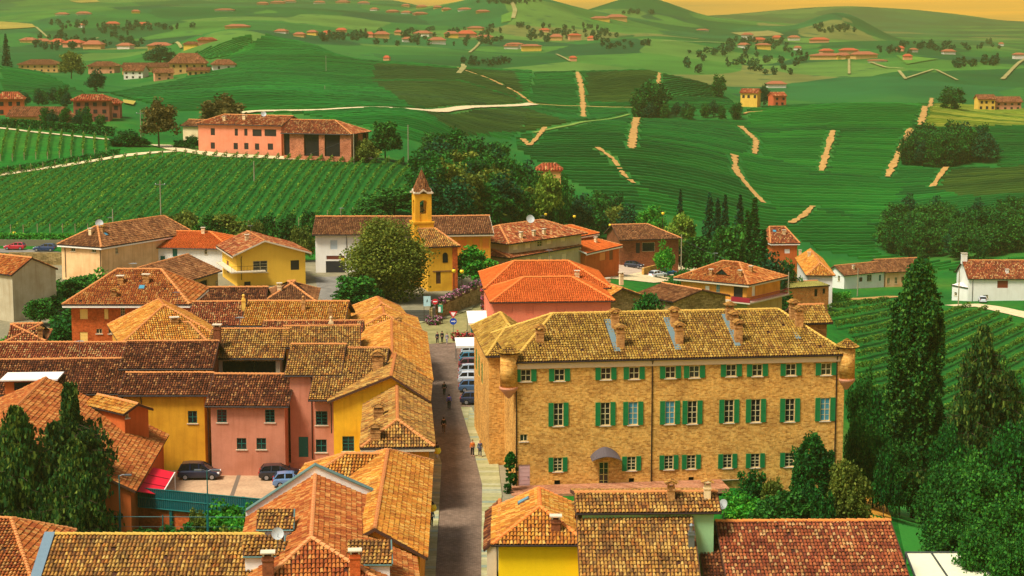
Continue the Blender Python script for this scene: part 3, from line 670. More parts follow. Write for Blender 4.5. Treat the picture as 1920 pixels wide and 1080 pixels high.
HS['L10b'] = house('lean hipped annexe with dotted old tiles below the big pale hipped roof', (276,643), (392,643), 7.2, 7, 1.9, 'x', i0=2.9, i1=2.9, rf=.5, wall=OCH, tile='old', zg=0)
HS['L11a'] = house('row house with rusty mottled roof and an arched yellow chimney', (352,612), (452,611), 7.3, 12, 2.2, 'x', rf=.5, wall=OCH, tile='red', zg=0)
HS['L11'] = house('long row house with yellow speckled roof behind the courtyard', (450,611), (645,612), 7.4, 12, 2.25, 'x', rf=.5, wall=YEL2, tile='gold', zg=0)
HS['L12'] = house('house with yellow speckled roof and a dark open loft over the courtyard', (384,672), (532,672), 7.6, 11, 2.4, 'x', rf=.52, wall=plaster((180,170,140)), tile='old', zg=0, wins=[(447,688,60,22,'hole'),(497,688,40,22,'hole')])
HS['L13'] = house('house with brown dotted roof tucked behind the wide pink house', (528,652), (676,650), 8.5, 9, 1.7, 'x', rf=.5, wall=OCH, tile='old', zg=0)
HS['L13b'] = house('thin strip of roof with white pipes between the row house and the brown dotted roof', (490,625), (680,624), 7.6, 5, 1.0, 'x', rf=.6, wall=OCH, tile='red', zg=0)
HS['L4'] = house('long golden roofed house on the street with yellow side wall above the narrow house', (654,716), (811,714), 6.9, 31, 2.5, 'y', i1=5, rf=.52, wall=YEL, tile='gold', zg=0)
HS['L5'] = house('golden roofed street house with a lantern chimney on its ridge', (652,630), (793,627.5), 6.4, 13, 2.2, 'y', i0=3, i1=4, rf=.5, wall=OCH, tile='gold', zg=0)
HS['L6'] = house('last golden roofed house of the left row, nearest the junction', (668,606), (772,603), 6.5, 13, 2.0, 'y', i0=3.5, i1=4, rf=.52, wall=OCH, tile='gold', zg=0)
# chimneys of the block
chimney(HS['L2'], 710, 783, .9, .9); chimney(HS['L2'], 704, 822, .9, .9)
chimney(HS['R5b'], 709, 690, 1.1, 1.2, cap='tile'); chimney(HS['L9'], 226, 530, .8, .7, cap='flat'); chimney(HS['L9'], 274, 530, .8, .9, cap='flat'); chimney(HS['L9'], 214, 556, .6, .6)
chimney(HS['L12'], 408, 655, .8, 2.6, BRKB, cap='flat'); chimney(HS['L11a'], 457, 582, .5, 1.5, YEL2, cap='pot'); chimney(HS['L11'], 569, 582, .5, 1.3, cap='pot'); chimney(HS['L11'], 620, 603, .5, 1.6, cap='pot')
chimney(HS['L5'], 748, 622, .7, 1.4); chimney(HS['L13b'], 621, 620, .5, 1.2, CRM, cap='pot'); chimney(HS['R12'], 76, 634, .5, .9)
chimney(HS['L10'], 327, 606, .9, .5, cap='flat')
skylight(HS['L9'], 266, 540); skylight(HS['L6'], 764, 586, .8, .7, DARK)
# boxy roof light on the wide low house
q = roofpt(HS['R10'], 57, 738)
mb = MB(); mb.box(q.x - 2.6, q.y - .3, q.z - .4, q.x + 2.6, q.y + 4, q.z + 1.5); o = mb.build('roof_light', TERR, HS['R10'].root)
mb = MB(); mb.box(q.x - 3, q.y - .7, q.z + 1.5, q.x + 3, q.y + 3.6, q.z + 1.65); mb.build('lid', WHITE, o)
mb = MB(); mb.box(q.x - 1.6, q.y - .34, q.z + .45, q.x + 1.6, q.y - .3, q.z + 1.3); mb.build('pane', GLASS, o)
# ------------------------------------------------------------------ nearest roofs
HS['F2'] = house('nearest long house at lower left with large mottled tiles and a blue grey verge strip', (66,1120), (475,1120), 6.4, 12, 2.7, 'x', rf=.5, wall=ORA, tile='old', zg=-2, capm=plain((196,160,70), .9))
HS['F1'] = house('hip roofed house filling the lower left corner of the view', (-230,1090), (60,1090), 6.0, 13.3, 2.1, 'x', i0=3.8, i1=3.8, rf=.68, wall=ORA, tile='amber', zg=-2)
HS['C'] = house('nearest big house at lower centre with two tiled dormers and a raised white gable wall', (428,1150), (792,1140), 6.6, 24, 3.3, 'y', i0=6, rf=.42, wall=WHT, tile='amber', zg=0, capm=plain((206,140,84), .9))
# ------------------------------------------------------------------ the brick palazzo right of the street
pw = []
for x, y in ((986,704),(1049,703),(1136,700.5),(1189,699.5),(1257,698),(1302,697),(1371,694.5),(1420,694),(1483,693),(1549,692)): pw.append((x, y, 19, 22, 'sh'))
for x, y, k in ((1047,777,'sh'),(1135,776,'sh'),(1187,775,'shsky'),(1256,773.5,'shsky'),(1298,773,'sh'),(1367,771,'sh'),(1417,770,'sh'),(1481,769,'sh'),(1547,767.5,'shsky')): pw.append((x, y, 18, 43, k))
for x, y in ((1046,871),(1184,869),(1254,867),(1296,866),(1364,864.5),(1416,863.5),(1480,862),(1545,860)): pw.append((x, y, 17, 26, 'sh'))
pw += [(1132,890,18,47,'dark','f',dict(frame=plain((196,180,96), .7))), (982,821,14,13,'dark','f'), (1045,905,11,9,'hole'), (1184,901,10,9,'hole'), (1296,899,10,9,'hole'), (983,893,22,44,'door','f',dict(sh=plain((206,164,156), .8)))]
for x, y, a, b in ((922,722,5,46),(931,738,5,40)): pw.append((x, y, a, b, 'blind', 'l', dict(sh=SHG)))
pw += [(903,795,7,64,'hole','l'), (925,812,6,40,'blind','l',dict(sh=WOODD)), (887,775,4,50,'hole','l')]
PAL = house('long three storey ochre brick palazzo with green shutters and mossy tiled roof', (961,679), (1593,664.2), 12.4, 17, 3.3, 'x', i0=5.2, i1=5.0, rf=.5, ov=.35, ovs=.35, wall=BRK, tile='moss', zg=0, name='palazzo', cat='palazzo', wins=pw, pipes=[(968,685,912),(1223,690,908),(1569,675,880)], capm=plain((206,166,76), .9))
HS['PAL'] = PAL
mb = MB(); mb.box(.3, .22, PAL.he - .75, PAL.W - .3, .345, PAL.he - .16); mb.build('cornice', plain((226,196,158), .8), PAL.root)
def turret(cx, cy, r, z0, z1):
    mb = MB(); mb.lathe([(r, z0), (r, z1)], (cx, cy, 0), 24); o = mb.build('turret', BRK, PAL.root, True)
    mb = MB(); mb.lathe([(.12, z0 - 1.15), (r * .55, z0 - .75), (r * .95, z0 - .35), (r * 1.08, z0 - .16), (r * 1.08, z0 - .002)], (cx, cy, 0), 24); mb.build('corbel', plain((214,150,116), .9), o)
    mb = MB(); n = 12; top = Vector((cx, cy, z1 + .75)); P = [Vector((cx + (r + .3) * math.cos(2 * math.pi * i / n), cy + (r + .3) * math.sin(2 * math.pi * i / n), z1)) for i in range(n)]
    mb.lathe([(r + .22, z1 - .1), (r + .3, z1)], (cx, cy, 0), 24)
    for i in range(n): slab(mb, [P[i], P[(i + 1) % n], top], .05); tiles(mb, [P[i], P[(i + 1) % n], top], .2, .3, 1, 4)
    mb.build('turret_roof', [TBASE, TL['moss'], CAPM], o)
turret(-.3, .5, .84, 9.9, 13.3); turret(PAL.W - .1, .5, .8, 9.9, 13.1)
for x, y, hh in ((1012,640,1.3),(1163,650,1.9),(1153,615,1.6),(1273,644,1.8),(1264,612,1.6),(1384,641,1.9),(1376,617,1.5),(1368,600,1.5),(1498,612,1.7),(1487,597,1.6)):
    chimney(PAL, x, y, .72, hh - .15, dp=.7)
# lead flashing strips beside the stacks
for x, y in ((1150,625),(1262,622),(1372,615),(1484,603)):
    q = roofpt(PAL, x, y)
    if q: mb = MB(); slab(mb, [Vector((q.x - .5, q.y - 3.4, PAL.f(q.x, q.y - 3.4) + .14)), Vector((q.x + .1, q.y - 3.4, PAL.f(q.x, q.y - 3.4) + .14)), Vector((q.x + .1, q.y + 2.4, PAL.f(q.x, q.y + 2.4) + .14)), Vector((q.x - .5, q.y + 2.4, PAL.f(q.x, q.y + 2.4) + .14))], .03); mb.build('flashing', plain((110,132,132), .5, .3), PAL.root)
# canopy over the garden door
c = PAL.Mi @ PY(1134, 859, (PAL.M @ Vector((PAL.W * .27, .35, 0))).y)
mb = MB(); Wc = 1.45; P = []
for i in range(13):
    t = -1 + i / 6; e = abs(t); z = .95 * (1 - e ** 1.6) ** .8 if e < 1 else 0
    P.append((c.x + t * Wc, z))
for k in range(len(P) - 1):
    (xa, za), (xb, zb) = P[k], P[k + 1]
    A = [Vector((xa, .34, c.z + za + .2)), Vector((xb, .34, c.z + zb + .2)), Vector((xb, -.8, c.z + zb * .45)), Vector((xa, -.8, c.z + za * .45))]
    mb.add(A + [p - Vector((0, 0, .06)) for p in A], [(0,1,2,3),(7,6,5,4),(3,2,6,7),(1,0,4,5),(0,3,7,4),(2,1,5,6)])
mb.build('canopy', plain((84,74,74), .7), PAL.root)
HS['W'] = house('street wing behind the palazzo with mossy roof and green shuttered side', (912,668), (1010,666.2), 11.4, 19, 2.1, 'y', i0=7, i1=4, rf=.55, ov=.3, ovs=.3, wall=BRK, tile='moss', zg=0, name='palazzo_wing', cat='palazzo wing', capm=plain((206,166,76), .9), wins=[(x, y, 2.6, 40, 'blind', 'l', dict(sh=SHG)) for x, y in ((884,655),(888.5,664),(893,674),(898,686),(903.5,700))])
HS['W2'] = house('small raised brick rooftop room at the back right of the palazzo', (1500,607), (1562,605), 13.4, 6, 1.5, 'x', rf=.5, wall=CHB, tile='moss', zg=8, base=0)
# ------------------------------------------------------------------ nearest roofs right of the street
HS['FR1'] = house('bright yellow house with hipped orange roof at the bottom of the street', (922,1021), (1105,1021), 6.0, 10.4, 2.0, 'y', i0=3.6, i1=1.2, rf=.5, wall=BRIGHT, tile='gold', zg=0, capm=plain((224,130,60), .9))
HS['FR1b'] = house('lean-to with a dark tiled slope along the street beside the bright yellow house', (908,1030), (936,1030), 5.2, 11, 1.0, 'y', rf=.98, ov=.1, ovs=.2, wall=FASC, tile='dark', zg=0)
HS['FR3'] = house('broad old tiled roof between the bright yellow house and the mint wall', (1088,1118), (1318,1118), 3.9, 18, 3.98, 'x', rf=.5, wall=YEL, tile='old', zg=0)
HS['FR2'] = house('mint walled attic storey with a narrow old tiled roof', (1080,962), (1352,960), 8.0, 7, 1.0, 'x', rf=.33, ov=.3, wall=MINT, tile='old', zg=0)
HS['FR4'] = house('wide house with red and cream tiled roof at lower right', (1372,1136), (1723,1134), 2.9, 20, 3.6, 'x', rf=.5, wall=YEL2, tile='red', zg=-2, capm=plain((206,130,60), .9))
HS['FR4b'] = house('small dark red roof squeezed below the mint wall', (1330,1140), (1376,1140), 2.6, 20, 2.9, 'x', rf=.5, wall=YEL2, tile='dark', zg=-2)
chimney(HS['FR1'], 1042, 994, .7, .9, BRKB, cap='flat'); chimney(HS['FR1'], 1083, 965, .5, .7, CHB); skylight(HS['FR1'], 983, 941, .8, 1.0); chimney(HS['FR3'], 1296, 1025, .45, 1.2, STEEL, cap='pot')
chimney(HS['FR2'], 1258, 935, .55, 1.0); chimney(HS['FR2'], 1326, 935, .5, 1.1, CRM)
# ------------------------------------------------------------------ further houses of the village
D2 = dict(tw=.34, K=3)
HS['P1'] = house('pink house with a new plain orange roof just past the palazzo', (919,567), (1153,564), 7.0, 13, 2.5, 'x', i0=5.2, i1=5.2, rf=.5, wall=SALM, tile='orange', tb=TBASE2, zg=-1, tw=.3, K=3, wins=[(954,583,14,16,'blind','f',dict(sh=SALM)),(993,583,14,16,'blind','f',dict(sh=SALM)),(1052,584,16,14,'blind','f',dict(sh=SALM)),(1120,584,16,14,'blind','f',dict(sh=SALM))], capm=CAPM2)
HS['P2'] = house('back part of the pink house under a second plain orange hipped roof', (908,542), (1146,540), 7.3, 18, 2.8, 'x', i0=4.8, i1=5.4, rf=.5, wall=SALM, tile='orange', tb=TBASE2, zg=-1, tw=.3, K=3, capm=CAPM2)
HS['L20'] = house('white house with garage and timber balcony under a long brown roof', (585,440), (796,440), 7.0, 13, 2.6, 'x', rf=.5, wall=WHT, tile='brown', zg=0, ov=.8, **D2, wins=[(626,459,13,17,'blind','f',dict(sh=plain((180,190,190)))),(629,504,36,29,'door','f',dict(sh=plain((40,38,44)),big=False)),(629,483,34,7,'blind','f',dict(sh=plain((110,50,36))))], pipes=[(650,445,515)])
HS['L20b'] = house('orange house with blinds at the end of the long brown roof beside the church', (796.5,440), (926,438), 7.0, 13, 2.6, 'x', rf=.5, wall=ORA, tile='brown', zg=0, ov=.8, fascia=FASC, **D2, wins=[(867,459,17,18,'blind','f',dict(sh=plain((226,120,40)))),(893,457,12,18,'blind','f',dict(sh=plain((232,130,44)))),(911,456,12,19,'blind','f',dict(sh=plain((232,130,44))))])
HS['L23b'] = house('lower storey of the grey beige villa with its own skirt roof', (957,484), (1092,461), 1.6, 15, 1.3, 'x', i0=3, i1=3, rf=.5, wall=BEIGE, tile='red', zg=-5, **D2, wins=[(990,490,9,12,'blind','f',dict(sh=CREAM)),(1012,485,7,7,'blind','f',dict(sh=CREAM)),(1032,487,9,14,'blind','f',dict(sh=CREAM)),(1058,484,9,16,'blind','f',dict(sh=CREAM))])
HS['L23'] = house('grey beige villa with pale blinds and a wide hipped roof right of the church', (955,458), (1102,437), 4.0, 14, 2.6, 'x', i0=5.5, i1=5.5, rf=.5, ov=.9, ovs=.9, wall=BEIGE, tile='red', zg=-4, **D2, wins=[(967,464,9,9,'blind','f',dict(sh=CREAM)),(990,461,10,9,'blind','f',dict(sh=CREAM)),(1012,457,9,10,'dark'),(1030,453,9,9,'blind','f',dict(sh=CREAM)),(1056,448,9,9,'blind','f',dict(sh=CREAM))])
HS['L24'] = house('orange house with planted balcony and plain orange roof beside the restaurant', (1100,475), (1167,460), 0.2, 11, 2.0, 'x', i0=0, i1=4, rf=.62, wall=TERR, tile='orange', tb=TBASE2, zg=-6, fascia=WHITE, **D2, wins=[(1130,481,11,14,'blind','f',dict(sh=plain((226,140,70)))),(1146,478,7,18,'door','f',dict(sh=WOOD,big=False))])
HS['L24b'] = house('upper part of the orange balcony house with three small roof vents', (1070,446), (1124,437), 2.6, 9, 1.6, 'x', i0=2, i1=3, rf=.55, wall=TERR, tile='orange', tb=TBASE2, zg=-3, fascia=WHITE, **D2)
HS['L25'] = house('long brown panelled restaurant with a yellow side wall by the car park', (1161,450), (1279,447), -1.8, 13, 2.6, 'x', i0=0, i1=6, rf=.5, wall=BRKB, tile='brown', zg=-7.5, ov=.9, **D2, wins=[(1216,463,24,17,'dark','f',dict(big=False)),(1196,465,8,19,'door','f',dict(sh=SHDK,big=False))])
HS['L27'] = house('old stone house with a golden gabled roof behind the palazzo', (1126,567), (1226,561), 2.2, 22, 2.0, 'y', rf=.42, wall=STONE, tile='gold', zg=-3, tw=.3, K=3)
HS['L27b'] = house('low shed with weedy reddish roof left of the balcony house', (1188,552), (1262,566), 1.0, 12, 1.4, 'x', rf=.5, wall=STONE, tile='brown', zg=-4, tw=.3, K=3)
BH = house('orange house with wraparound balcony and rooflights behind the palazzo', (1263,521), (1404,534.5), -2.0, 14.5, 2.9, 'x', i0=6.2, i1=6.2, rf=.5, ov=1.0, ovs=1.0, wall=plaster((232,160,64)), tile='amber', zg=-9, fascia=FASC, tw=.3, K=3, wins=[(1326,546,8,20,'blind','f',dict(sh=WHITE)),(1346,543,7,20,'sky'),(1384,549,17,22,'door','f',dict(sh=SHDK,big=False)),(1413,545,6,20,'blind','r',dict(sh=WHITE)),(1295,545,9,17,'dark')])
HS['L28'] = BH
mb = MB(); mb.box(.7, .7, -.5, BH.W - .7, BH.D - .7, 3.6); o = mb.build('ground_floor', plaster((196,166,104)), BH.root)
for x in (2.6, 5.4, 8.2, 11.4): mb = MB(); mb.box(x, .68, 1.0, x + .9, .7 - .003, 2.6); mb.build('window', GLASS, o)
mb = MB(); mb.box(-.6, -.7, 3.6, BH.W + .7, 1.0, 3.85); mb.box(BH.W - 1, 1.0, 3.6, BH.W + .7, BH.D - .5, 3.85); bo = mb.build('balcony', FASC, BH.root)
mb = MB()
for i in range(60): mb.box(-.5 + i * (BH.W + 1.1) / 60, -.66, 3.85, -.46 + i * (BH.W + 1.1) / 60, -.62, 4.8)
mb.box(-.55, -.67, 4.8, BH.W + .65, -.61, 4.86); mb.build('railing', SHDK, bo)
mb = MB()
for i in range(50): mb.box(BH.W + .6, -.6 + i * .29, 3.85, BH.W + .65, -.53 + i * .29, 4.8)
mb.box(BH.W + .58, -.62, 4.8, BH.W + .67, BH.D - .5, 4.88)
mb.box(BH.W - 3.2, -.72, 3.85, BH.W + .66, -.68, 4.75); mb.build('railing', plain((150,24,44), .6), bo)
# dormer on the balcony house
q = roofpt(BH, 1356, 515)
if q:
    mb = MB(); a, b = Vector((q.x - 1.3, q.y - .6, q.z + .1)), Vector((q.x + 1.3, q.y - .6, q.z + .1)); t0 = Vector((q.x, q.y - .6, q.z + 1.15)); t1 = Vector((q.x, q.y + 2.6, q.z + 1.15)); a1, b1 = Vector((q.x - 1.3, q.y + .4, q.z + .1)), Vector((q.x + 1.3, q.y + .4, q.z + .1))
    for f in ([a1, a, t0, t1], [b, b1, t1, t0]): slab(mb, f, .1); tiles(mb, f, .3, .45, 1, 3)
    o = mb.build('dormer', [TBASE, TL['amber'], CAPM2], BH.root); mb = MB(); mb.add([a + Vector((.25, .12, .03)), b + Vector((-.25, .12, .03)), t0 + Vector((0, .12, -.25))], [(0, 1, 2)]); mb.build('pane', GLASS, o)
for x, y in ((1333,516),(1388,518),(1408,510)): chimney(BH, x, y, .6, .9, CHB, cap='flat')
HS['L29'] = house('narrow tall orange house with a white blind among the dark conifers', (1445,456.5), (1500,456), -6.0, 11, 3.2, 'x', i0=1, i1=2.2, rf=.58, wall=TERR, tile='red', zg=-17, fascia=WHITE, **D2, wins=[(1476,471,10,8,'blind','f',dict(sh=WHITE))])
HS['L30'] = house('orange tiled barn house with a long slope and a white front wall', (1512,516.5), (1566,517), -9.4, 30, 2.2, 'y', i0=5, rf=.55, wall=WHT, tile='gold', zg=-16, **D2)
HS['L30b'] = house('crumbling brick shed with a mossy flat top below the orange barn house', (1478,540), (1556,535), -10.6, 5, .4, 'x', rf=.98, ov=.15, ovs=.15, wall=brickmat('brick_crumbling', (170,110,60), (196,120,56), (180,140,84), (200,90,44)), tile=plain((150,140,66), .95), zg=-16.5, K=3, tw=.5, flat=True, wins=[(1530,549,6,14,'hole'),(1545,546,5,10,'hole')])
HS['L31'] = house('white two storey farmhouse with small windows and brown roof', (1583,517), (1663,509), -23.2, 8, 2.3, 'x', rf=.5, wall=WHT, tile='brown', zg=-29, **D2, wins=[(1614,524,6,8,'blind','f',dict(sh=WOODD)),(1630,521,9,12,'dark','f'),(1650,521,4,11,'blind','f',dict(sh=SHG2)),(1614,548,6,8,'blind','f',dict(sh=WOODD)),(1651,544,7,9,'blind','f',dict(sh=SHG2)),(1573,522,4,10,'dark','l')])
HS['L32'] = house('peach farmhouse with flaking plaster joined to the white farmhouse', (1660,511), (1742,507), -23.4, 13, 2.8, 'x', rf=.5, wall=plaster((236,186,136), (.85,.5,.25), .7), tile='brown', zg=-29, **D2, wins=[(1666,527,5,11,'dark','f'),(1680,526,5,12,'dark','f'),(1693,524,6,10,'blind','f',dict(sh=WOOD)),(1677,550,5,7,'dark','f')])
HS['L33'] = house('large plain white house with brown shutters above the vineyard road', (1815,523), (1950,523), -15.2, 13, 3.6, 'x', rf=.5, ov=.4, ovs=.35, wall=WHT, tile='red', zg=-21.4, **D2, wins=[(1880,533,20,14,'blind','f',dict(sh=plain((130,56,34)))),(1848,556,10,6,'dark','f')], pipes=[(1824,528,565)])
chimney(HS['L33'], 1807, 487, 1.3, 1.5, WHT, cap='flat'); chimney(HS['L33'], 1888, 512, .7, .7, WHT, cap='flat')
HS['L33b'] = house('white entrance porch with slanting flat roof at the large white house', (1784,534), (1816,540), -17.5, 6, .8, 'x', rf=.98, ov=.15, ovs=.1, wall=WHT, tile=WHITE, zg=-21.4, K=3, tw=.5, flat=True, wins=[(1792,551,5,6,'dark','f')])
HS['L14a'] = house('long low shed with old dotted roof and whitewashed bays', (350,569), (498,568), 4.5, 9, 1.7, 'x', rf=.5, wall=WHT, tile='dark', zg=0, tw=.3, K=3, wins=[(378,576,32,13,'hole'),(430,578,12,14,'hole'),(452,576,20,12,'hole')])
HS['L14b'] = house('shed with dotted hipped roof and one orange slope', (492,567), (594,566), 4.5, 13, 2.2, 'x', i0=4.5, i1=4.5, rf=.5, wall=plaster((150,90,60)), tile='brown', zg=0, tw=.3, K=3, wins=[(480,578,12,14,'hole')])
HS['L15'] = house('large brown roofed barn standing askew beside the yellow house', (325,536), (416,508), 4.0, 12, 2.6, 'x', rf=.5, wall=plaster((206,170,90)), tile='brown', zg=0, tw=.3, K=3, wins=[(378,533,22,12,'hole'),(408,530,7,10,'dark')])
HS['L16'] = house('cream house with hipped brown roof, one wall going yellow', (107,458), (190,464), 6.2, 26, 3.1, 'y', i0=5, i1=2.5, rf=.5, wall=PEACH, tile='brown', zg=0, fascia=WHITE, **D2, wins=[(137,468,8,6,'dark','f'),(176,470,8,6,'dark','f'),(219,470,5,11,'dark','r')], pipes=[(122,462,520),(188,466,508)])
HS['L17'] = house('long white house with a bright plain orange roof', (236,463), (434,467), 4.5, 14, 2.3, 'x', i1=6, rf=.45, wall=WHT, tile='orange', tb=TBASE2, zg=0, **D2, capm=CAPM2, wins=[(249,485,8,13,'dark','f'),(273,467,6,8,'dark','f'),(277,487,6,15,'blind','f',dict(sh=WOODD)),(305,484,9,8,'blind','f',dict(sh=SHG2)),(328,474,9,15,'blind','f',dict(sh=SHG2)),(386,472,5,9,'dark','f')])
YH = house('yellow gabled house with a glazed bay and striped awning', (436,480), (584,474), 5.5, 16, 2.4, 'y', rf=.41, ov=.9, ovs=.9, wall=plaster((246,196,70), amt=.15), tile='red', zg=0, fascia=FASC, **D2, wins=[(488,500,27,22,'dark','f'),(553,497,16,18,'blind','f',dict(sh=SHDK)),(464,533,12,10,'blind','f',dict(sh=SHDK)),(427,500,4,22,'blind','l',dict(sh=WOOD))], pipes=[(452,485,525)])
HS['L18'] = YH
mb = MB(); mb.box(-.4, -.7, 2.6, 5.6, .85, 2.78); mb.box(-.4, .85, 2.6, .8, 14, 2.78); bo = mb.build('balcony', FASC, YH.root)
mb = MB()
for i in range(24): mb.box(-.35 + i * .25, -.65, 2.78, -.32 + i * .25, -.62, 3.7)
mb.box(-.4, -.66, 3.7, 5.6, -.6, 3.75); mb.build('railing', GUT, bo)
HS['L19'] = house('grey walled house with red roof at left edge, gable turned to the right', (-63,506), (21,516), 7.2, 9, 2.2, 'x', rf=.45, ov=.3, ovs=.15, wall=GREY, tile='amber', zg=0, tw=.3, K=3)
for k, pts in {'L16': ((192,436,'tile'),(170,440,'flat')), 'L17': ((381,438,'flat'),), 'L18': ((463,452,'flat'),), 'L23': ((977,446,'flat'),(1001,443,'flat'),(1020,440,'flat')), 'L24': ((1117,455,'flat'),), 'L29': ((1470,440,'flat'),), 'L30': ((1500,478,'flat'),(1517,482,'flat')), 'L14b': ((524,545,'flat'),), 'P2': ((1082,522,'flat'),), 'L31': ((1600,505,'flat'),), 'L27': ((1140,535,'flat'),(1190,543,'flat'))}.items():
    for x, y, c in pts: chimney(HS[k], x, y, .6, .9, CHB if c == 'tile' else CRM, cap=c)
skylight(HS['L29'], 1452, 434); skylight(HS['L16'], 198, 440, .7, .8)
# farmhouse on the vineyard hill
FM = house('rose plastered farmhouse above the vineyard with dark shutters', (366,232), (528,236), 19.0, 12, 2.2, 'x', i0=5, rf=.5, wall=plaster((224,140,106), (.8,.6,.5), .5), tile='red', zg=12, ov=.6, tw=.4, K=3, wins=[(x, y, a, b, 'blind', 'f', dict(sh=SHDK)) for x, y, a, b in ((399,247,8,13),(443,248,6,13),(461,248,6,13),(482,249,17,13),(507,249,22,13),(399,273,8,12),(442,274,8,12),(462,274,8,12),(482,275,8,12),(507,275,10,12))])
HS['FM'] = FM
HS['FB'] = house('open brick barn with tall dark bays joined to the rose farmhouse', (526,249.5), (660,252), 17.5, 13, 3.0, 'x', i1=7, rf=.5, ov=.6, wall=BRKP, tile='red', zg=12, tw=.4, K=3, wins=[(537,268,12,46,'hole'),(584,271,28,43,'hole'),(623,272,29,43,'hole'),(653,272,8,40,'hole','r'),(668,270,9,38,'hole','r'),(684,266,8,36,'hole','r')])
for x, y in ((421,226),(458,224)): chimney(FM, x, y, .8, .9, CRM, cap='flat')
HS['FS'] = house('pale outbuilding peeping out left of the rose farmhouse', (338,236), (372,237), 16.0, 8, 1.6, 'x', rf=.5, wall=CRM, tile='brown', zg=11.5, tw=.5, K=3)
# ------------------------------------------------------------------ church
CHR = house('yellow church with slender bell tower and brick corner pilasters', (798,463.5), (863,461.5), 7.6, 13, 2.4, 'x', i1=2.9, rf=.5, ov=.5, ovs=.5, wall=plaster((232,176,50)), tile='old', zg=0, name='church', cat='church', tw=.34, K=3, wins=[(822,520,9,24,'door','f',dict(sh=WOODD,big=False))])
HS['CH'] = CHR
rt = CHR.root
mb = MB(); mb.box(CHR.W - 1.25, .38, 0, CHR.W - .38, 1.2, CHR.he - .1); mb.build('pilaster', BRKR, rt)
mb = MB(); mb.box(1.3, .42, 3.3, CHR.W - 1.3, .497, 3.5); mb.build('string_course', plain((130,90,50), .8), rt)
def arch(mb, x0, z0, x1, zt, y, M=None, k=8):
    r = (x1 - x0) / 2; pts = [(x0, z0), (x1, z0)] + [((x0 + x1) / 2 + r * math.cos(math.pi * i / k), zt - r + r * math.sin(math.pi * i / k)) for i in range(k + 1)]
    vs = [Vector((x, y, z)) for x, z in pts] + [Vector((x, y + .1, z)) for x, z in pts]; n = len(pts)
    if M: vs = [M @ p for p in vs]
    mb.add(vs, [list(range(n)), list(range(n, 2 * n))[::-1]] + [(i, n + i, n + (i + 1) % n, (i + 1) % n) for i in range(n)])
c = CHR.Mi @ PY(835, 483, (CHR.M @ Vector((3, .5, 0))).y); mb = MB(); arch(mb, c.x - .45, c.z - .85, c.x + .45, c.z + .85, .44); mb.build('arched_window', DARK, rt)
pt = PY(791, 432, 318); lt = CHR.Mi @ pt; tx, ty = lt.x, lt.y; hw = 1.42; z0 = CHR.he - .6
zl = lambda py: zat(py, 318)
TY = plaster((226,168,44), amt=.45)
mb = MB(); zb0, zb1, zb2 = zl(428), zl(408), zl(362); mb.box(tx - hw - .3, ty - hw - .3, 0, tx + hw + .3, ty + hw + .3, zl(417)); mb.box(tx - hw - .42, ty - hw - .42, zl(417), tx + hw + .42, ty + hw + .42, zl(414))
# belfry: four corner piers, arches left open between them
e = .62
for sx in (-1, 1):
    for sy in (-1, 1): mb.box(tx + sx * hw - (0 if sx < 0 else hw - e), ty + sy * hw - (0 if sy < 0 else hw - e), zl(414), tx + sx * hw + (hw - e if sx < 0 else 0), ty + sy * hw + (hw - e if sy < 0 else 0), zl(374))
mb.box(tx - hw + .1, ty - hw + .1, zl(414), tx + hw - .1, ty + hw - .1, zl(400)); mb.box(tx - hw, ty - hw, zl(374), tx + hw, ty + hw, zb2)
tw_ = mb.build('bell_tower', TY, rt)
mb = MB(); mb.lathe([(.02, zl(385)), (.3, zl(388)), (.42, zl(392)), (.6, zl(396)), (.05, zl(396))], (tx, ty, 0), 12); mb.build('bell', plain((90,80,40), .4, .8), tw_)
for a in range(4):
    M = Matrix.Translation((tx, ty, 0)) @ Matrix.Rotation(a * math.pi / 2, 4, 'Z'); zc = zb2; h1 = .8; mb = MB(); y = -hw - .22
    pts = [(-hw - .3, zc), (-hw - .3, zc + .25), (-hw * .5, zc + .3), (0, zc + h1), (hw * .5, zc + .3), (hw + .3, zc + .25), (hw + .3, zc), (hw * .5, zc), (0, zc + h1 - .3), (-hw * .5, zc)]
    vs = [M @ Vector((x, y, z)) for x, z in pts] + [M @ Vector((x, y + .25, z)) for x, z in pts]; n = 10
    mb.add(vs, [(0,1,2,9), (2,3,8,9), (3,4,7,8), (4,5,6,7), (19,12,11,10), (19,18,13,12), (18,17,14,13), (17,16,15,14)] + [(i, n + i, n + (i + 1) % n, (i + 1) % n) for i in range(n)]); mb.build('pediment', FASC, tw_)
    mb = MB(); arch(mb, -hw + e, zl(400), hw - e, zl(374), -hw + .15, M)
    mb2 = MB(); r = hw - e; mb2.add([M @ Vector((x, -hw + .02, z)) for x, z in [(-r, zl(374)), (r, zl(374))] + [(r * math.cos(math.pi * i / 8), zl(374) - .02 - r + r * math.sin(math.pi * i / 8)) for i in range(9)]], [list(range(11))[::-1]])
    mb2.build('arch_head', TY, tw_)
mb = MB(); zs0, zs1 = zb2 + .3, zl(319); n = 8; P = [Vector((tx + (hw + .1) * 1.08 * math.cos(2 * math.pi * (i + .5) / n), ty + (hw + .1) * 1.08 * math.sin(2 * math.pi * (i + .5) / n), zs0)) for i in range(n)]; tp = Vector((tx, ty, zs1))
for i in range(n): slab(mb, [P[i], P[(i + 1) % n], tp], .05); tiles(mb, [P[i], P[(i + 1) % n], tp], .26, .32, 1, 3)
mb.tube([tp - Vector((0, 0, .2)), tp + Vector((0, 0, .5))], .05, 5, 2); mb.build('spire', [TBASE, TL['brown'], STEEL], tw_)
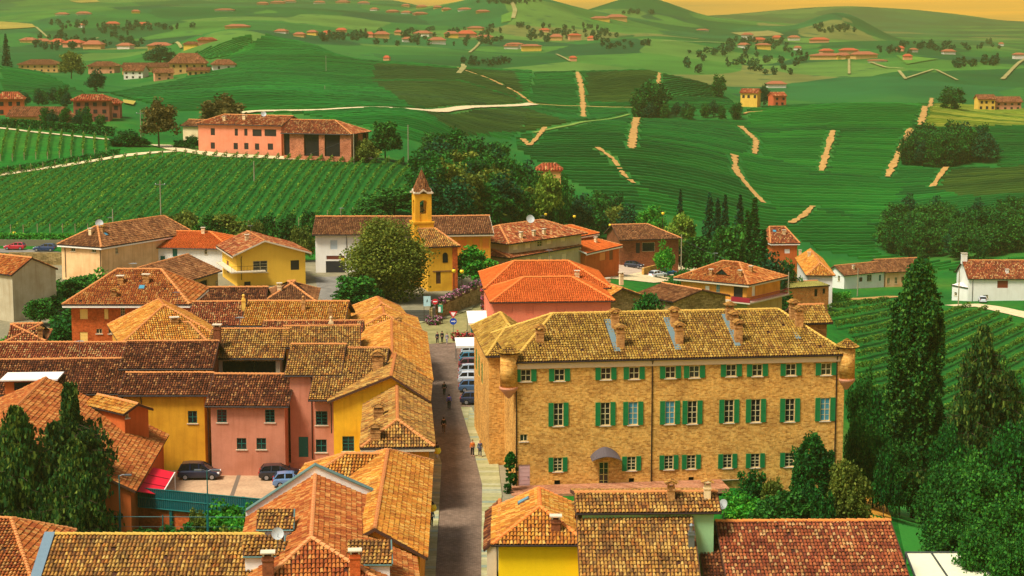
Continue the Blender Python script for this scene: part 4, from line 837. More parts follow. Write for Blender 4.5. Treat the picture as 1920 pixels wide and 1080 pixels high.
# ------------------------------------------------------------------ foliage
def leafmat(name, a, b, c=None, sc=.5):
    t = NT(name); rp = t.n('ShaderNodeNewGeometry').outputs['Random Per Island']
    st = [(0, lin(*a)), (.55, lin(*b)), (1, lin(*(c or b)))]
    col = t.ramp(rp, st)
    n = t.noise(sc, 3)
    col = t.mix(1.0, col, t.ramp(n, [(.35, (.62, .7, .66, 1)), (.65, (1.25, 1.18, 1.05, 1))]), 'MULTIPLY')
    oi = t.n('ShaderNodeObjectInfo').outputs['Random']
    col = t.mix(1.0, col, t.ramp(oi, [(0, (.8, .86, .86, 1)), (1, (1.16, 1.12, 1.0, 1))]), 'MULTIPLY')
    m = t.done(col, .75, .2)
    tr = t.n('ShaderNodeBsdfTranslucent', {'Color': col}); mx = t.n('ShaderNodeMixShader', {0: .25, 1: t.b.outputs[0], 2: tr.outputs[0]})
    t.link(mx.outputs[0], t.t.nodes['Material Output'].inputs[0]); return m
LF = {'deep': leafmat('leaf_deep', (8,52,16), (22,92,24), (48,124,34)), 'mid': leafmat('leaf_mid', (14,66,16), (38,104,26), (72,132,38)), 'olive': leafmat('leaf_olive', (62,84,20), (100,116,34), (138,142,52)),
      'bright': leafmat('leaf_bright', (24,104,20), (54,146,34), (110,176,48)), 'teal': leafmat('leaf_teal', (4,44,24), (10,74,40), (20,98,48)), 'rust': leafmat('leaf_rust', (60,60,20), (98,86,34), (120,104,48)), 'yellow': leafmat('leaf_yellow', (70,112,24), (120,150,40), (160,176,60))}
LF['poplar'] = leafmat('leaf_poplar', (10,56,16), (32,98,26), (92,138,44), .35); LF['cedar'] = leafmat('leaf_cedar', (12,50,16), (40,86,28), (108,126,46), .5); LF['vine'] = leafmat('leaf_vine', (36,84,20), (76,122,30), (126,154,46), .3)
BARK = plain((72,54,38), .95)
def cards(C, s, flat=.0, asp=1.0, hang=False):
    """leaf cards: one small bent quad per centre, random attitude"""
    N = len(C); n = RNG.normal(size=(N, 3)); n[:, 2] = np.abs(n[:, 2]) + flat; n /= np.linalg.norm(n, axis=1)[:, None]
    if hang: n[:, 2] *= .25; n /= np.linalg.norm(n, axis=1)[:, None]
    r = RNG.normal(size=(N, 3))
    if hang: r = np.array([0, 0, 1.]) + .35 * r
    a = np.cross(n, r); a /= np.linalg.norm(a, axis=1)[:, None]; b = np.cross(n, a)
    s = s * (.6 + .8 * RNG.random(N)); sa = (s * .5)[:, None]; sb = (s * .5 * asp)[:, None]
    V = np.stack([C - a * sa - b * sb * .6, C - b * sb * .1 + a * sa - b * sb * .7, C + a * sa * .7 + b * sb, C - a * sa * .9 + b * sb * .8], 1).reshape(-1, 3)
    return V, np.arange(N * 4).reshape(-1, 4)
def clumpy(cen, rad, per, sq=.8):
    N = len(cen); d = RNG.normal(size=(N, per, 3)); d /= np.linalg.norm(d, axis=2)[..., None]
    rr = rad[:, None, None] * RNG.random((N, per, 1)) ** .45; d[..., 2] *= sq
    return (cen[:, None, :] + d * rr).reshape(-1, 3)
def blob_centers(n, rx, rz, zc, seed=0, low=-.75, inner=.45, taper=0., lum=1.):
    d = RNG.normal(size=(n * 3, 3)); d /= np.linalg.norm(d, axis=1)[:, None]; d = d[d[:, 2] > low][:n]
    r = inner + (1 - inner) * RNG.random(len(d)) ** .6
    lump = 1 + lum * .28 * np.sin(d[:, 0] * 4.1 + seed) * np.cos(d[:, 1] * 3.7 + seed * 2) + .14 * np.sin(d[:, 2] * 7 + seed)
    c = d * (r * lump)[:, None]; f = 1 - taper * np.clip(c[:, 2], -1, 1) * .5
    return np.stack([c[:, 0] * rx * f, c[:, 1] * rx * f, zc + c[:, 2] * rz], 1)
PROTO = {}
def proto(key, leaf, fol, trunk):
    root = empty('tree'); mb = MB(); V, Q = fol; mb.arr(V, Q); cr = mb.build('crown', LF[leaf], root)
    tr = trunk.build('trunk', BARK, root) if trunk else None
    PROTO[key] = [root, cr, tr, False]; return root
def mk_round(key, leaf, n, per, ls, h=8., r=3.2, zc=.62, seed=1, low=-.7, taper=.2, lum=1.):
    cen = blob_centers(n, r * .82, h * (1 - zc) * .86, h * zc, seed, low, .4, taper, lum); rad = np.full(len(cen), r * .3) * (.7 + .6 * RNG.random(len(cen)))
    C = clumpy(cen, rad, per); V, Q = cards(C, ls, .4)
    mb = MB(); mb.tube([(0, 0, -.6), (.08, .05, h * .3), (0, 0, h * .55)], .045 * h * .5, 7, r2=.05)
    for k in range(6):
        c = cen[k * 3 % len(cen)]; mb.tube([(0, 0, h * (.28 + .03 * k)), tuple(c * np.array([.45, .45, .85])), tuple(c)], .075, 5, r2=.02)
    root = proto(key, leaf, (V, Q), mb); return root
def mk_spruce(key, leaf, h=14., r=2.9, ls=.42, lev=26, per=13, droop=.25, seed=2, irr=.25):
    P = []
    for i in range(lev):
        f = i / (lev - 1); z = h * (.07 + .93 * f); rr = r * (1 - f) ** .85 * (1 + irr * (RNG.random() - .5)) + .12; nb = max(4, int(9 * (1 - f) + 4))
        for k in range(nb):
            a = 2 * math.pi * (k + RNG.random()) / nb; L = rr * (.75 + .4 * RNG.random()); s = (RNG.random(per) ** .7) * L
            P.append(np.stack([np.cos(a) * s + RNG.normal(0, .12, per), np.sin(a) * s + RNG.normal(0, .12, per), z - droop * s + RNG.normal(0, .1, per)], 1))
    V, Q = cards(np.concatenate(P), ls, .6); mb = MB(); mb.tube([(0, 0, -.6), (0, 0, h * .5), (0, 0, h)], .24, 7, r2=.03); return proto(key, leaf, (V, Q), mb)
def mk_column(key, leaf, h, r, n, per, ls, seed=3, base=.06):
    z = RNG.random(n) ** .8; a = RNG.random(n) * 2 * math.pi; env = np.minimum(1, .45 + .55 * (z / .25) ** .8) * (1 - np.clip((z - .58) / .43, 0, 1) ** 3.0) ** .85
    rr = r * env * (.4 + .6 * RNG.random(n) ** .5) * (1 + .14 * np.sin(a * 3 + z * 17 + seed) + .12 * np.sin(a * 5 - z * 31))
    cen = np.stack([np.cos(a) * rr, np.sin(a) * rr, h * (base + (1 - base) * z)], 1); C = clumpy(cen, r * .2 * (.5 + .9 * RNG.random(n)), per, 1.9); V, Q = cards(C, ls, .2, 1.3)
    mb = MB(); mb.tube([(0, 0, -.6), (0, 0, h * .3), (0, 0, h * .9)], r * .1, 7, r2=.03)
    for k in range(5): mb.tube([(0, 0, h * (.1 + .1 * k)), tuple(cen[k] * np.array([.5, .5, 1])), tuple(cen[k])], .06, 5, r2=.02)
    return proto(key, leaf, (V, Q), mb)
mk_round('plane', 'olive', 330, 110, .27, 13, 6.3, .5, 1, -.97, .1, .35)
mk_round('near_a', 'mid', 110, 100, .24, 9, 4.0, .52, 41, -.95); mk_round('near_b', 'mid', 110, 95, .24, 9, 4.0, .52, 42, -.95); mk_round('near_c', 'deep', 110, 100, .24, 9, 4.2, .52, 43, -.95)
mk_round('round_mid', 'mid', 110, 46, .34, 8, 3.4, .55, 4, -.85)
mk_round('round_bright', 'bright', 100, 44, .34, 8, 3.4, .57, 6)
mk_round('round_deep', 'deep', 110, 44, .36, 8, 3.6, .54, 8, -.85)
mk_round('round_olive', 'olive', 90, 42, .36, 8, 3.4, .56, 9)
mk_round('round_rust', 'rust', 110, 46, .36, 9, 3.4, .56, 11)
mk_round('round_yellow', 'yellow', 80, 36, .36, 8, 3.2, .6, 12)
mk_round('wood_a', 'deep', 80, 36, .46, 10, 4.2, .5, 14, -.97); mk_round('wood_b', 'mid', 80, 36, .46, 10, 4.0, .53, 15, -.97); mk_round('wood_c', 'olive', 70, 34, .46, 9, 3.8, .52, 16, -.97); mk_round('wood_d', 'teal', 80, 36, .46, 10, 4.4, .5, 17, -.97)
mk_round('shrub', 'mid', 54, 80, .19, 3, 1.9, .45, 18, -.4); mk_round('shrub_bright', 'bright', 54, 80, .19, 3, 1.9, .45, 19, -.4); mk_round('shrub_olive', 'olive', 50, 76, .19, 3, 1.9, .45, 20, -.4); mk_round('shrub_deep', 'deep', 54, 80, .19, 3, 1.9, .45, 21, -.4)
mk_spruce('spruce', 'teal'); mk_spruce('spruce_tall', 'deep', 18, 2.8, .45, 34, 13, .3, 5)
mk_column('poplar', 'poplar', 25, 3.3, 560, 130, .25); mk_column('cypress', 'deep', 5, .6, 60, 40, .2); mk_column('yew', 'deep', 7, 2.0, 150, 90, .18); mk_column('bush_cone', 'olive', 6, 2.2, 150, 90, .19)
for k, lf in (('tiny_a', 'deep'), ('tiny_b', 'mid'), ('tiny_c', 'teal')): mk_round(k, lf, 16, 9, 1.3, 8, 3.6, .52, 30, -.9)
mk_column('tiny_tall', 'teal', 12, 2.0, 26, 8, 1.1)
def mk_weeping(key, leaf, h, r, n, seed, lead=3, spire=False):
    """an old cedar: long limbs with hanging sprays, several leaders, ragged outline"""
    P = []; mb = MB(); mb.tube([(0, 0, -1), (.1, 0, h * .5), (0, 0, h * .9)], .45, 8, r2=.06)
    ax_ = [(0, 0, h)] + [(r * .5 * math.cos(k * 2.4 + seed), r * .5 * math.sin(k * 2.4 + seed), h * (.72 + .07 * k)) for k in range(lead)]
    for x, y, t_ in ax_[1:]: mb.tube([(0, 0, h * .25), (x * .7, y * .7, h * .4), (x, y, t_)], .16, 6, r2=.03)
    for i in range(n):
        x, y, t_ = ax_[0] if RNG.random() < (.72 if spire else .55) else ax_[1 + int(RNG.random() * lead)]
        f = RNG.random() ** .85; z = t_ * (.06 + .92 * f); a = RNG.random() * 2 * math.pi; L = ((r * (1 - .5 * (f / .74) ** 2) if f < .74 and x == 0 else r * .2 * (1 - f) ** .5) if spire else r * (1 - f) ** .6) * (.2 + .9 * RNG.random() ** 1.4) + .3; z = max(z, .35 * h) if x else z; b = np.array([x * min(1, z / (.5 * h)), y * min(1, z / (.5 * h)), z])
        tip = b + np.array([math.cos(a) * L, math.sin(a) * L, .18 * L * RNG.normal() - .06 * L]); m = int(24 + 9 * L); s = RNG.random(m) ** .55
        p = b + s[:, None] * (tip - b); p[:, 2] -= RNG.random(m) ** 1.5 * (.3 + .9 * s); p[:, :2] += RNG.normal(0, .16, (m, 2)); P.append(p)
        if L > 2: mb.tube([tuple(b), tuple(b + (tip - b) * .5 + np.array([0, 0, .12])), tuple(tip)], .05, 5, r2=.015)
    V, Q = cards(np.concatenate(P), .2, 0, 2.1, True); return proto(key, leaf, (V, Q), mb)
mk_weeping('cedar', 'cedar', 21, 6.6, 1100, 1, 2); mk_weeping('cedar_small', 'cedar', 13, 4.6, 1300, 4, 2, True); mk_weeping('cedar_low', 'cedar', 11, 4.6, 1000, 7, 2)
PH = {}
for k, (rt, cr, tr, u) in PROTO.items():
    vs = np.array([v.co for v in cr.data.vertices]); PH[k] = (np.percentile(vs[:, 2], 99.5), np.percentile(np.abs(vs[:, 0]), 99.3) * 2)
def tree(kind, px, top, Y, wpx, label, group=None, cat='tree', name=None, base=None, zb=None):
    X = PY(px, top, Y).x; g = float(H(X, Y)) if zb is None else zb; zt = zat(top, Y); h, w_ = PH[kind]
    return plant(kind, X, Y, g, max(zt - g, .8) / h, wpx * Y / F / w_, label, group, cat, name)
def plant(kind, X, Y, z, sz, sx, label, group=None, cat='tree', name=None):
    rt, cr, tr, used = PROTO[kind]
    if not used: o = rt; PROTO[kind][3] = True
    else:
        o = bpy.data.objects.new('tree', None); COL.objects.link(o); o.empty_display_size = .3
        for c in (cr, tr):
            if c: d = c.copy(); COL.objects.link(d); d.parent = o
    o.location = (X, Y, z - .1); o.scale = (sx, sx, sz); o.rotation_euler = (0, 0, rnd.uniform(0, 6.28)); tag(o, label, cat, group)
    if name: o.name = name
    return o
tree('plane', 725, 415, 300, 152, 'big round olive green tree standing left of the church')
tree('round_mid', 668, 518, 284, 98, 'smaller bushy tree below the big round olive tree')
tree('round_bright', 890, 462, 314, 76, 'round bright green tree right of the yellow church')
tree('poplar', 1725, 497, 196, 104, 'very tall dark columnar poplar right of the brick palazzo', cat='poplar')
tree('cedar', 1845, 622, 186, 200, 'tall drooping conifer right of the dark poplar', cat='conifer')
tree('cedar_small', 130, 726, 168, 150, 'dark shaggy conifer with several tops over the lower left garden', cat='conifer')
tree('cedar_low', 30, 770, 162, 170, 'dark shaggy conifer at left edge behind the many topped one', cat='conifer')
tree('cedar_low', 140, 830, 158, 150, 'low shaggy conifer in front beside the orange garden wall', cat='conifer')
tree('cypress', 958, 846, 176, 24, 'slim dark cypress by the pink palazzo door', cat='cypress', zb=0)
tree('cypress', 951, 905, 175, 15, 'knee high cypress at the foot of the slim one', cat='cypress', zb=0)
tree('yew', 1525, 816, 171, 80, 'dark pointed evergreen hiding the last ground floor window', cat='evergreen')
tree('bush_cone', 1586, 868, 164, 88, 'rounded olive evergreen next to the earth path', cat='evergreen')
for i, (k, px, tp, Y, w_, lb) in enumerate([('shrub_deep',1412,884,171,66,'dark leafy shrub against the palazzo wall'),('shrub_olive',1452,898,169,62,'pale leaved shrub between the darker garden shrubs'),('shrub_bright',1398,926,164,84,'bright green bush with white blossom in the palazzo garden'),('shrub',1478,920,162,80,'broad green bush behind the ridge of the red and cream roof'),('shrub_bright',1370,922,167,60,'bright low bush nearest the grey satellite dish'),('shrub_deep',1512,912,163,60,'dark bush in front of the pointed evergreen'),('shrub_deep',1545,925,161,56,'small dark bush under the rounded evergreen'),('shrub',1440,935,160,76,'low spreading bush in the middle of the palazzo garden')]):
    tree(k, px, tp, Y, w_, lb, cat='shrub', name='shrub', group='garden shrubs below the palazzo')
TR = 'lush green tree in the thicket on the slope right of the palazzo'; GT = 'trees in the thicket right of the palazzo'
for k, px, tp, Y, w_ in [('near_a',1622,700,205,70),('near_c',1650,735,200,80),('near_a',1640,800,190,70),('near_c',1668,780,196,60),('near_b',1615,770,196,50),('near_a',1690,830,186,80),('near_a',1770,880,168,110),('near_b',1790,945,152,120),('near_a',1850,880,165,130),('near_c',1900,800,175,120),('near_a',1900,930,150,110),('near_b',1840,985,143,110),('near_b',1900,1010,140,110),('shrub_deep',1660,850,180,50),('near_c',1780,800,180,80),('near_a',1890,700,190,90),('near_a',1815,850,172,100)]: tree(k, px, tp, Y, w_, TR, GT)
for k, px, tp, Y, w_, lb in [('round_mid',140,520,292,90,'leafy tree on the bank below the cream house'),('shrub_bright',185,506,300,76,'fig like bright bush under the cream house'),('round_deep',95,545,286,80,'dark tree beside the grey gable wall'),('shrub',150,575,262,110,'broad shrub on the bank above the pyramid roof'),('shrub_bright',30,615,246,70,'bright bush at the foot of the grey gable wall'),('shrub_deep',120,600,255,80,'dark shrub beside the orange brick house'),('round_mid',75,560,275,60,'slender tree in front of the grey gable wall'),('shrub',215,510,302,50,'bush between cream house and orange brick house')]: tree(k, px, tp, Y, w_, lb, 'greenery on the left bank')
for k, px, tp, Y, w_ in [('shrub_olive',350,398,372,80),('shrub',395,405,368,70),('shrub_olive',320,402,380,60),('shrub_deep',500,405,366,50),('shrub',535,412,362,64),('round_olive',420,402,370,70),('shrub_deep',545,400,376,30),('shrub_deep',578,396,378,34),('shrub',600,405,374,50),('shrub_olive',470,415,360,60),('shrub_deep',290,408,372,50),('shrub',265,405,376,50),('shrub_deep',640,402,372,40),('shrub_olive',565,425,350,50),('shrub',690,385,390,70),('round_mid',740,352,400,90),('wood_b',700,365,396,80)]: tree(k, px, tp, Y, w_, 'scrubby bush along the lower edge of the left vineyard', 'bushes below the left vineyard', 'bush', 'bush')
tree('round_rust', 296, 188, 492, 62, 'rusty brown tree standing left of the rose farmhouse')
tree('round_rust', 418, 180, 545, 82, 'big round brownish tree behind the rose farmhouse roof')
tree('round_mid', 722, 228, 470, 60, 'leafy tree at the right end of the open brick barn')
tree('shrub_olive', 684, 262, 462, 60, 'olive bush in front of the open brick barn', cat='bush', name='bush')
tree('shrub_deep', 800, 275, 470, 30, 'dark bush at the top corner of the left vineyard', cat='bush', name='bush')
for px, tp, w_ in ((240,245,60),(225,262,40),(262,258,44),(345,262,40),(360,255,34)): tree('shrub_deep', px, tp, 492, w_, 'dark shrub in the hedge left of the rose farmhouse', 'shrubs left of the rose farmhouse', 'shrub', 'shrub')
# the wood on the slope behind the church
WOODP = [(830,290),(905,285),(960,318),(1060,345),(1130,385),(1170,420),(1170,455),(1060,440),(940,425),(860,425),(805,420),(790,370),(800,320)]
def wood(poly, n, kinds, h0, h1, label, group, y0=300, y1=1200, sp=5.0, cat='tree', name=None, squash=1.0):
    xs = [p[0] for p in poly]; ys = [p[1] for p in poly]; got = []; tries = 0
    while len(got) < n and tries < n * 60:
        tries += 1; px, py = rnd.uniform(min(xs), max(xs)), rnd.uniform(min(ys), max(ys))
        if not bool(pip(poly, np.array(px), np.array(py))): continue
        p = hit(px, py, y0, y1)
        if any((p - q).xy.length < sp for q in got): continue
        got.append(p); k = rnd.choice(kinds); h = rnd.uniform(h0, h1)
        plant(k, p.x, p.y, p.z, h / PH[k][0], h * rnd.uniform(.8, 1.1) / PH[k][0] * squash, label, group, cat, name)
wood(WOODP, 74, ['wood_a','wood_b','wood_b','wood_a','wood_c','wood_d'], 8, 12, 'leafy tree in the dense wood on the slope behind the church', 'trees of the wood behind the church', 340, 560, 4.2)
tree('round_yellow', 1028, 325, 432, 58, 'pale yellow green tree standing out of the wood behind the church')
tree('wood_b', 1010, 326, 440, 44, 'leafy tree left of the half hidden terracotta roof'); tree('wood_a', 1052, 328, 440, 44, 'dark leafy tree right of the half hidden terracotta roof')
tree('round_rust', 850, 258, 486, 54, 'brownish tree at the top left of the wood')
for k, px, tp, Y, w_, lb in [('round_bright',1222,388,450,58,'bright green tree behind the brown restaurant'),('round_yellow',1278,402,440,60,'yellow green tree right of the brown restaurant'),('round_mid',1310,445,408,74,'broad green tree between car park and balcony house'),('round_mid',1368,424,400,80,'big green tree in front of the dark spruces'),('wood_a',1330,490,380,60,'dark green tree above the balcony house roof'),('wood_d',1448,476,392,70,'dark tree right of the balcony house'),('wood_a',1482,488,396,44,'dark tree in front of the narrow tall orange house'),('wood_a',1465,545,352,60,'low dark tree below the crumbling brick shed'),('round_deep',1215,552,270,76,'dark green tree behind the palazzo ridge'),('shrub_bright',1245,455,392,40,'bright bush at the restaurant terrace'),('wood_d',1180,385,470,60,'dark tree left behind the brown restaurant')]: tree(k, px, tp, Y, w_, lb)
for px, tp, Y, w_ in ((1276,356,470,30),(1331,362,440,46),(1360,366,452,40),(1388,366,446,44),(1415,372,420,54),(1346,372,436,40),(1402,395,410,44),(1432,430,400,50)): tree('spruce_tall' if px > 1400 else 'spruce', px, tp, Y, w_, 'tall dark spruce in the row behind the balcony house', 'dark spruces in the middle of the village', 'spruce')
SP = {'deep': ['wood_a','wood_d'], 'mix': ['wood_a','wood_b','wood_d','wood_b']}
wood([(1700,296),(1740,280),(1800,280),(1850,292),(1862,304),(1780,314),(1700,312)], 30, SP['deep'] + ['wood_a'], 9, 13, 'dark tree in the isolated grove on the right hillside', 'trees of the grove on the right hillside', 600, 1000, 5)
wood([(1655,452),(1700,425),(1780,432),(1850,428),(1920,415),(1960,440),(1900,475),(1840,492),(1700,484),(1650,470)], 58, SP['mix'] + ['wood_b'], 8, 12, 'leafy tree in the wood filling the hollow at right', 'trees of the wood in the hollow at right', 480, 900, 5.5)
wood([(1185,212),(1300,214),(1390,214),(1400,225),(1300,228),(1185,223)], 20, SP['mix'], 5, 8, 'leafy tree in the copse across the middle hillside', 'trees of the copse on the middle hillside', 700, 1200, 6)
wood([(1200,215),(1230,212),(1232,222),(1200,222)], 5, ['wood_a'], 12, 15, 'leafy tree in the copse across the middle hillside', 'trees of the copse on the middle hillside', 700, 1200, 5)
tree('wood_d', 948, 220, 800, 36, 'lone dark round tree on the middle vineyard hill')
tree('wood_a', 1785, 163, 905, 58, 'dark spreading tree on the ridge left of the yellow hill house')
tree('wood_a', 1348, 140, 960, 34, 'dark tree on the ridge above the small yellow house'); tree('wood_d', 1433, 158, 930, 26, 'dark upright tree between the yellow and red ridge houses')
tree('spruce', 10, 64, 1000, 28, 'dark conifer at left edge of the far vineyard', cat='conifer'); tree('round_olive', 132, 98, 940, 46, 'round olive tree between the left hill houses'); tree('wood_d', 180, 130, 840, 36, 'dark tree below the roofs of the left hill houses'); tree('wood_d', 300, 85, 1200, 60, 'dark tree behind the ochre hill villa')
wood([(60,228),(230,235),(228,246),(100,240)], 8, ['wood_d','wood_a'], 3.5, 5.5, 'dark bush beside the brick apartment house', 'bushes around the brick apartment house', 400, 900, 4, 'bush', 'bush')
wood([(20,190),(140,196),(140,203),(40,200)], 8, ['wood_d','wood_a'], 5, 8, 'dark tree behind the low roofs at left edge', 'trees behind the low roofs at left', 500, 1000, 6)
# ------------------------------------------------------------------ vine rows
SOIL = dirtmat('vineyard_soil', (12,80,24), (34,96,28), .25, (88,84,40))
patch('vineyard_soil', [(-40,334),(180,306),(330,293),(500,299),(640,303),(785,309),(790,335),(760,368),(690,400),(560,424),(300,438),(-40,440)], SOIL, 'grassy soil between the vine rows of the left slope', 'soil', .05, 380, 490, 18)
patch('vineyard_soil', [(1600,600),(1640,576),(1760,590),(1830,584),(1925,628),(1925,780),(1800,790),(1660,770)], SOIL, 'grassy soil between the vine rows right of the palazzo', 'soil', .05, 250, 440, 18)
VPOST = plain((150,130,96), .9)
def vine_rows(poly, d, sp, ylo, yhi, label, group, hgt=1.5, wid=.45, cpm=20, ls=.25, leaf='mid', xr=(-220, 140), posts=True):
    dx, dy = d; l = math.hypot(dx, dy); dx, dy = dx / l, dy / l; nx, ny = dy, -dx
    cx, cy = 0, (ylo + yhi) / 2; n = 0
    for k in range(int(xr[0] / sp), int(xr[1] / sp)):
        s = np.arange(-(yhi - ylo), (yhi - ylo), 1.0); X = cx + nx * k * sp + dx * s; Y = cy + ny * k * sp + dy * s; ok = (Y > ylo) & (Y < yhi)
        if not ok.any(): continue
        X, Y = X[ok], Y[ok]; Zt = H(X, Y); px, py = proj(X, Y, Zt); ins = pip(poly, px, py)
        if ins.sum() < 8: continue
        X, Y, Zt = X[ins], Y[ins], Zt[ins]
        gap = np.hypot(np.diff(X), np.diff(Y)).max()
        if gap > 6: j = int(np.argmax(np.hypot(np.diff(X), np.diff(Y)))) + 1; sl = slice(0, j) if j > len(X) / 2 else slice(j, None); X, Y, Zt = X[sl], Y[sl], Zt[sl]
        if len(X) < 8: continue
        N = len(X) * cpm; i = RNG.integers(0, len(X), N); t_ = RNG.random(N); dens = .55 + .45 * np.sin(i * .35 + k) ** 2
        u = RNG.normal(0, wid * .32, N); zz = hgt * (.3 + .7 * RNG.random(N) ** .7) * (.8 + .3 * dens)
        C = np.stack([X[i] + dx * t_ + nx * u, Y[i] + dy * t_ + ny * u, Zt[i] + zz], 1); V, Q = cards(C, ls, .5)
        rt = empty('vine_row', (X[0], Y[0], Zt[0]), 0, label, 'vine row', group); mb = MB(); mb.arr(V - np.array([X[0], Y[0], Zt[0]]), Q); mb.build('foliage', LF[leaf], rt)
        if posts:
            for q in (0, len(X) - 1): mb = MB(); mb.box(X[q] - X[0] - .07, Y[q] - Y[0] - .07, Zt[q] - Zt[0] - .3, X[q] - X[0] + .07, Y[q] - Y[0] + .07, Zt[q] - Zt[0] + 1.9); mb.build('post', VPOST, rt)
        n += 1
    print('rows', label, n)
vine_rows([(-60,334),(180,305),(330,291),(500,298),(640,302),(792,308),(802,330),(765,368),(690,402),(600,412),(560,425),(300,440),(-60,442)], (.06, 1), 2.7, 390, 480, 'long vine row on the slope below the rose farmhouse', 'vine rows below the rose farmhouse', leaf='vine')
vine_rows([(-60,243),(60,249),(215,264),(215,293),(100,304),(-60,322)], (-.22, 1), 2.9, 470, 540, 'short vine row above the white track at left', 'vine rows above the white track', leaf='vine', xr=(-260, 60))
vine_rows([(1552,578),(1640,572),(1700,570),(1760,588),(1828,580),(1862,592),(1960,636),(1960,800),(1800,800),(1650,790),(1604,760),(1600,640),(1552,610)], (.55, .83), 4.5, 260, 435, 'leafy vine row on the slope right of the palazzo', 'vine rows right of the palazzo', 1.7, .55, 46, .24, 'vine', (-160, 160), False)
VM = {'A': leafmat('vine_green', (6,90,30), (12,106,34), (26,124,40), .015), 'O': leafmat('vine_olive', (40,74,22), (50,84,24), (64,94,28), .03), 'Y': leafmat('vine_yellow', (90,120,30), (130,146,44), (160,160,60), .03), 'B': leafmat('vine_fresh', (12,110,32), (22,126,36), (44,140,42), .015)}
FIELDS = [([(440,104),(500,66),(560,80),(640,106),(700,120),(690,150),(600,142),(480,137),(430,140)],-5,'A',640,1340),([(700,120),(850,130),(960,135),(985,190),(860,152),(695,150)],5,'O',640,1340),
 ([(330,152),(480,139),(600,144),(690,152),(760,202),(560,207),(480,210),(300,182),(200,172),(250,160)],12,'A',640,1340),([(695,154),(860,154),(985,193),(770,203)],4,'O',640,1340),([(480,214),(762,209),(850,255),(760,282),(700,238),(560,218)],3,'A',600,1000),
 ([(790,210),(975,204),(1075,226),(1000,247),(860,252)],-4,'O',600,1000),([(965,136),(1078,138),(1088,190),(1000,192)],1,'A',700,1200),([(1096,138),(1232,132),(1228,186),(1185,195),(1098,192)],0,'O',700,1200),([(1000,197),(1088,201),(1090,224),(1070,234),(985,206)],3,'A',650,1000),
 ([(1245,131),(1300,148),(1350,170),(1350,182),(1240,182)],78,'A',700,1200),([(960,270),(1075,236),(1185,226),(1180,282),(1120,282),(1190,345),(1190,395),(1050,340),(960,300)],2,'A',560,1000),([(1196,224),(1390,227),(1418,262),(1375,294),(1385,345),(1428,385),(1300,382),(1200,347),(1130,280),(1185,282)],-2,'A',560,1000),
 ([(1405,207),(1560,197),(1700,186),(1728,192),(1700,241),(1560,241),(1398,236)],-3,'B',600,960),([(1422,252),(1553,246),(1540,326),(1460,302),(1388,292)],4,'B',560,960),([(1572,247),(1698,246),(1655,336),(1547,326)],-6,'B',560,960),
 ([(1390,302),(1530,332),(1655,342),(1690,346),(1640,422),(1530,386),(1440,388),(1402,345)],3,'B',540,900),([(1440,392),(1520,392),(1640,427),(1650,450),(1540,470),(1480,442)],8,'B',520,900),([(1745,192),(1920,206),(1920,236),(1730,241)],3,'Y',700,980),([(1772,322),(1925,312),(1925,365),(1800,370),(1742,355)],2,'O',560,900),
 ([(1872,238),(1925,240),(1925,306),(1872,302)],0,'A',600,980),([(1190,350),(1300,386),(1438,392),(1480,442),(1440,430),(1300,412),(1200,400)],-8,'B',520,900),([(1850,480),(1925,432),(1925,510),(1860,510)],-24,'B',480,800),([(0,126),(80,137),(190,190),(100,195),(0,186)],-8,'A',680,1000),([(340,108),(440,72),(472,64),(474,92),(440,104),(395,112)],66,'B',1000,1400),([(760,285),(850,262),(960,275),(980,300),(900,290),(830,262)],-8,'A',540,900),([(1545,462),(1650,482),(1790,500),(1800,516),(1700,500),(1560,492)],-12,'B',490,640),([(1500,440),(1560,455),(1650,455),(1640,490),(1560,490),(1500,470)],-14,'B',490,800)]
MASTER = [([(960,277),(985,215),(1000,137),(1235,131),(1300,147),(1350,172),(1395,207),(1440,201),(1560,195),(1700,185),(1800,196),(1960,206),(1960,520),(1790,512),(1640,492),(1530,470),(1480,442),(1300,412),(1190,396),(1080,350)], 1, 520, 1130),
 ([(200,176),(330,153),(400,118),(440,100),(500,62),(560,74),(640,104),(850,127),(998,134),(996,205),(985,240),(960,262),(860,256),(760,288),(700,242),(560,215),(330,208)], 6, 600, 1330), ([(340,108),(440,72),(472,64),(474,92),(440,104),(395,112)], 66, 1000, 1400), ([(1245,131),(1300,148),(1350,170),(1350,182),(1240,182)], 78, 700, 1200), ([(0,126),(80,137),(190,190),(100,195),(0,186)], -8, 680, 1000)]
NOROWS = [[(1245,131),(1300,148),(1350,172),(1350,183),(1240,183)], [(1180,204),(1400,206),(1402,228),(1182,224)], [(1690,290),(1860,286),(1868,315),(1690,316)], [(1650,440),(1960,425),(1960,478),(1840,496),(1650,478)]]
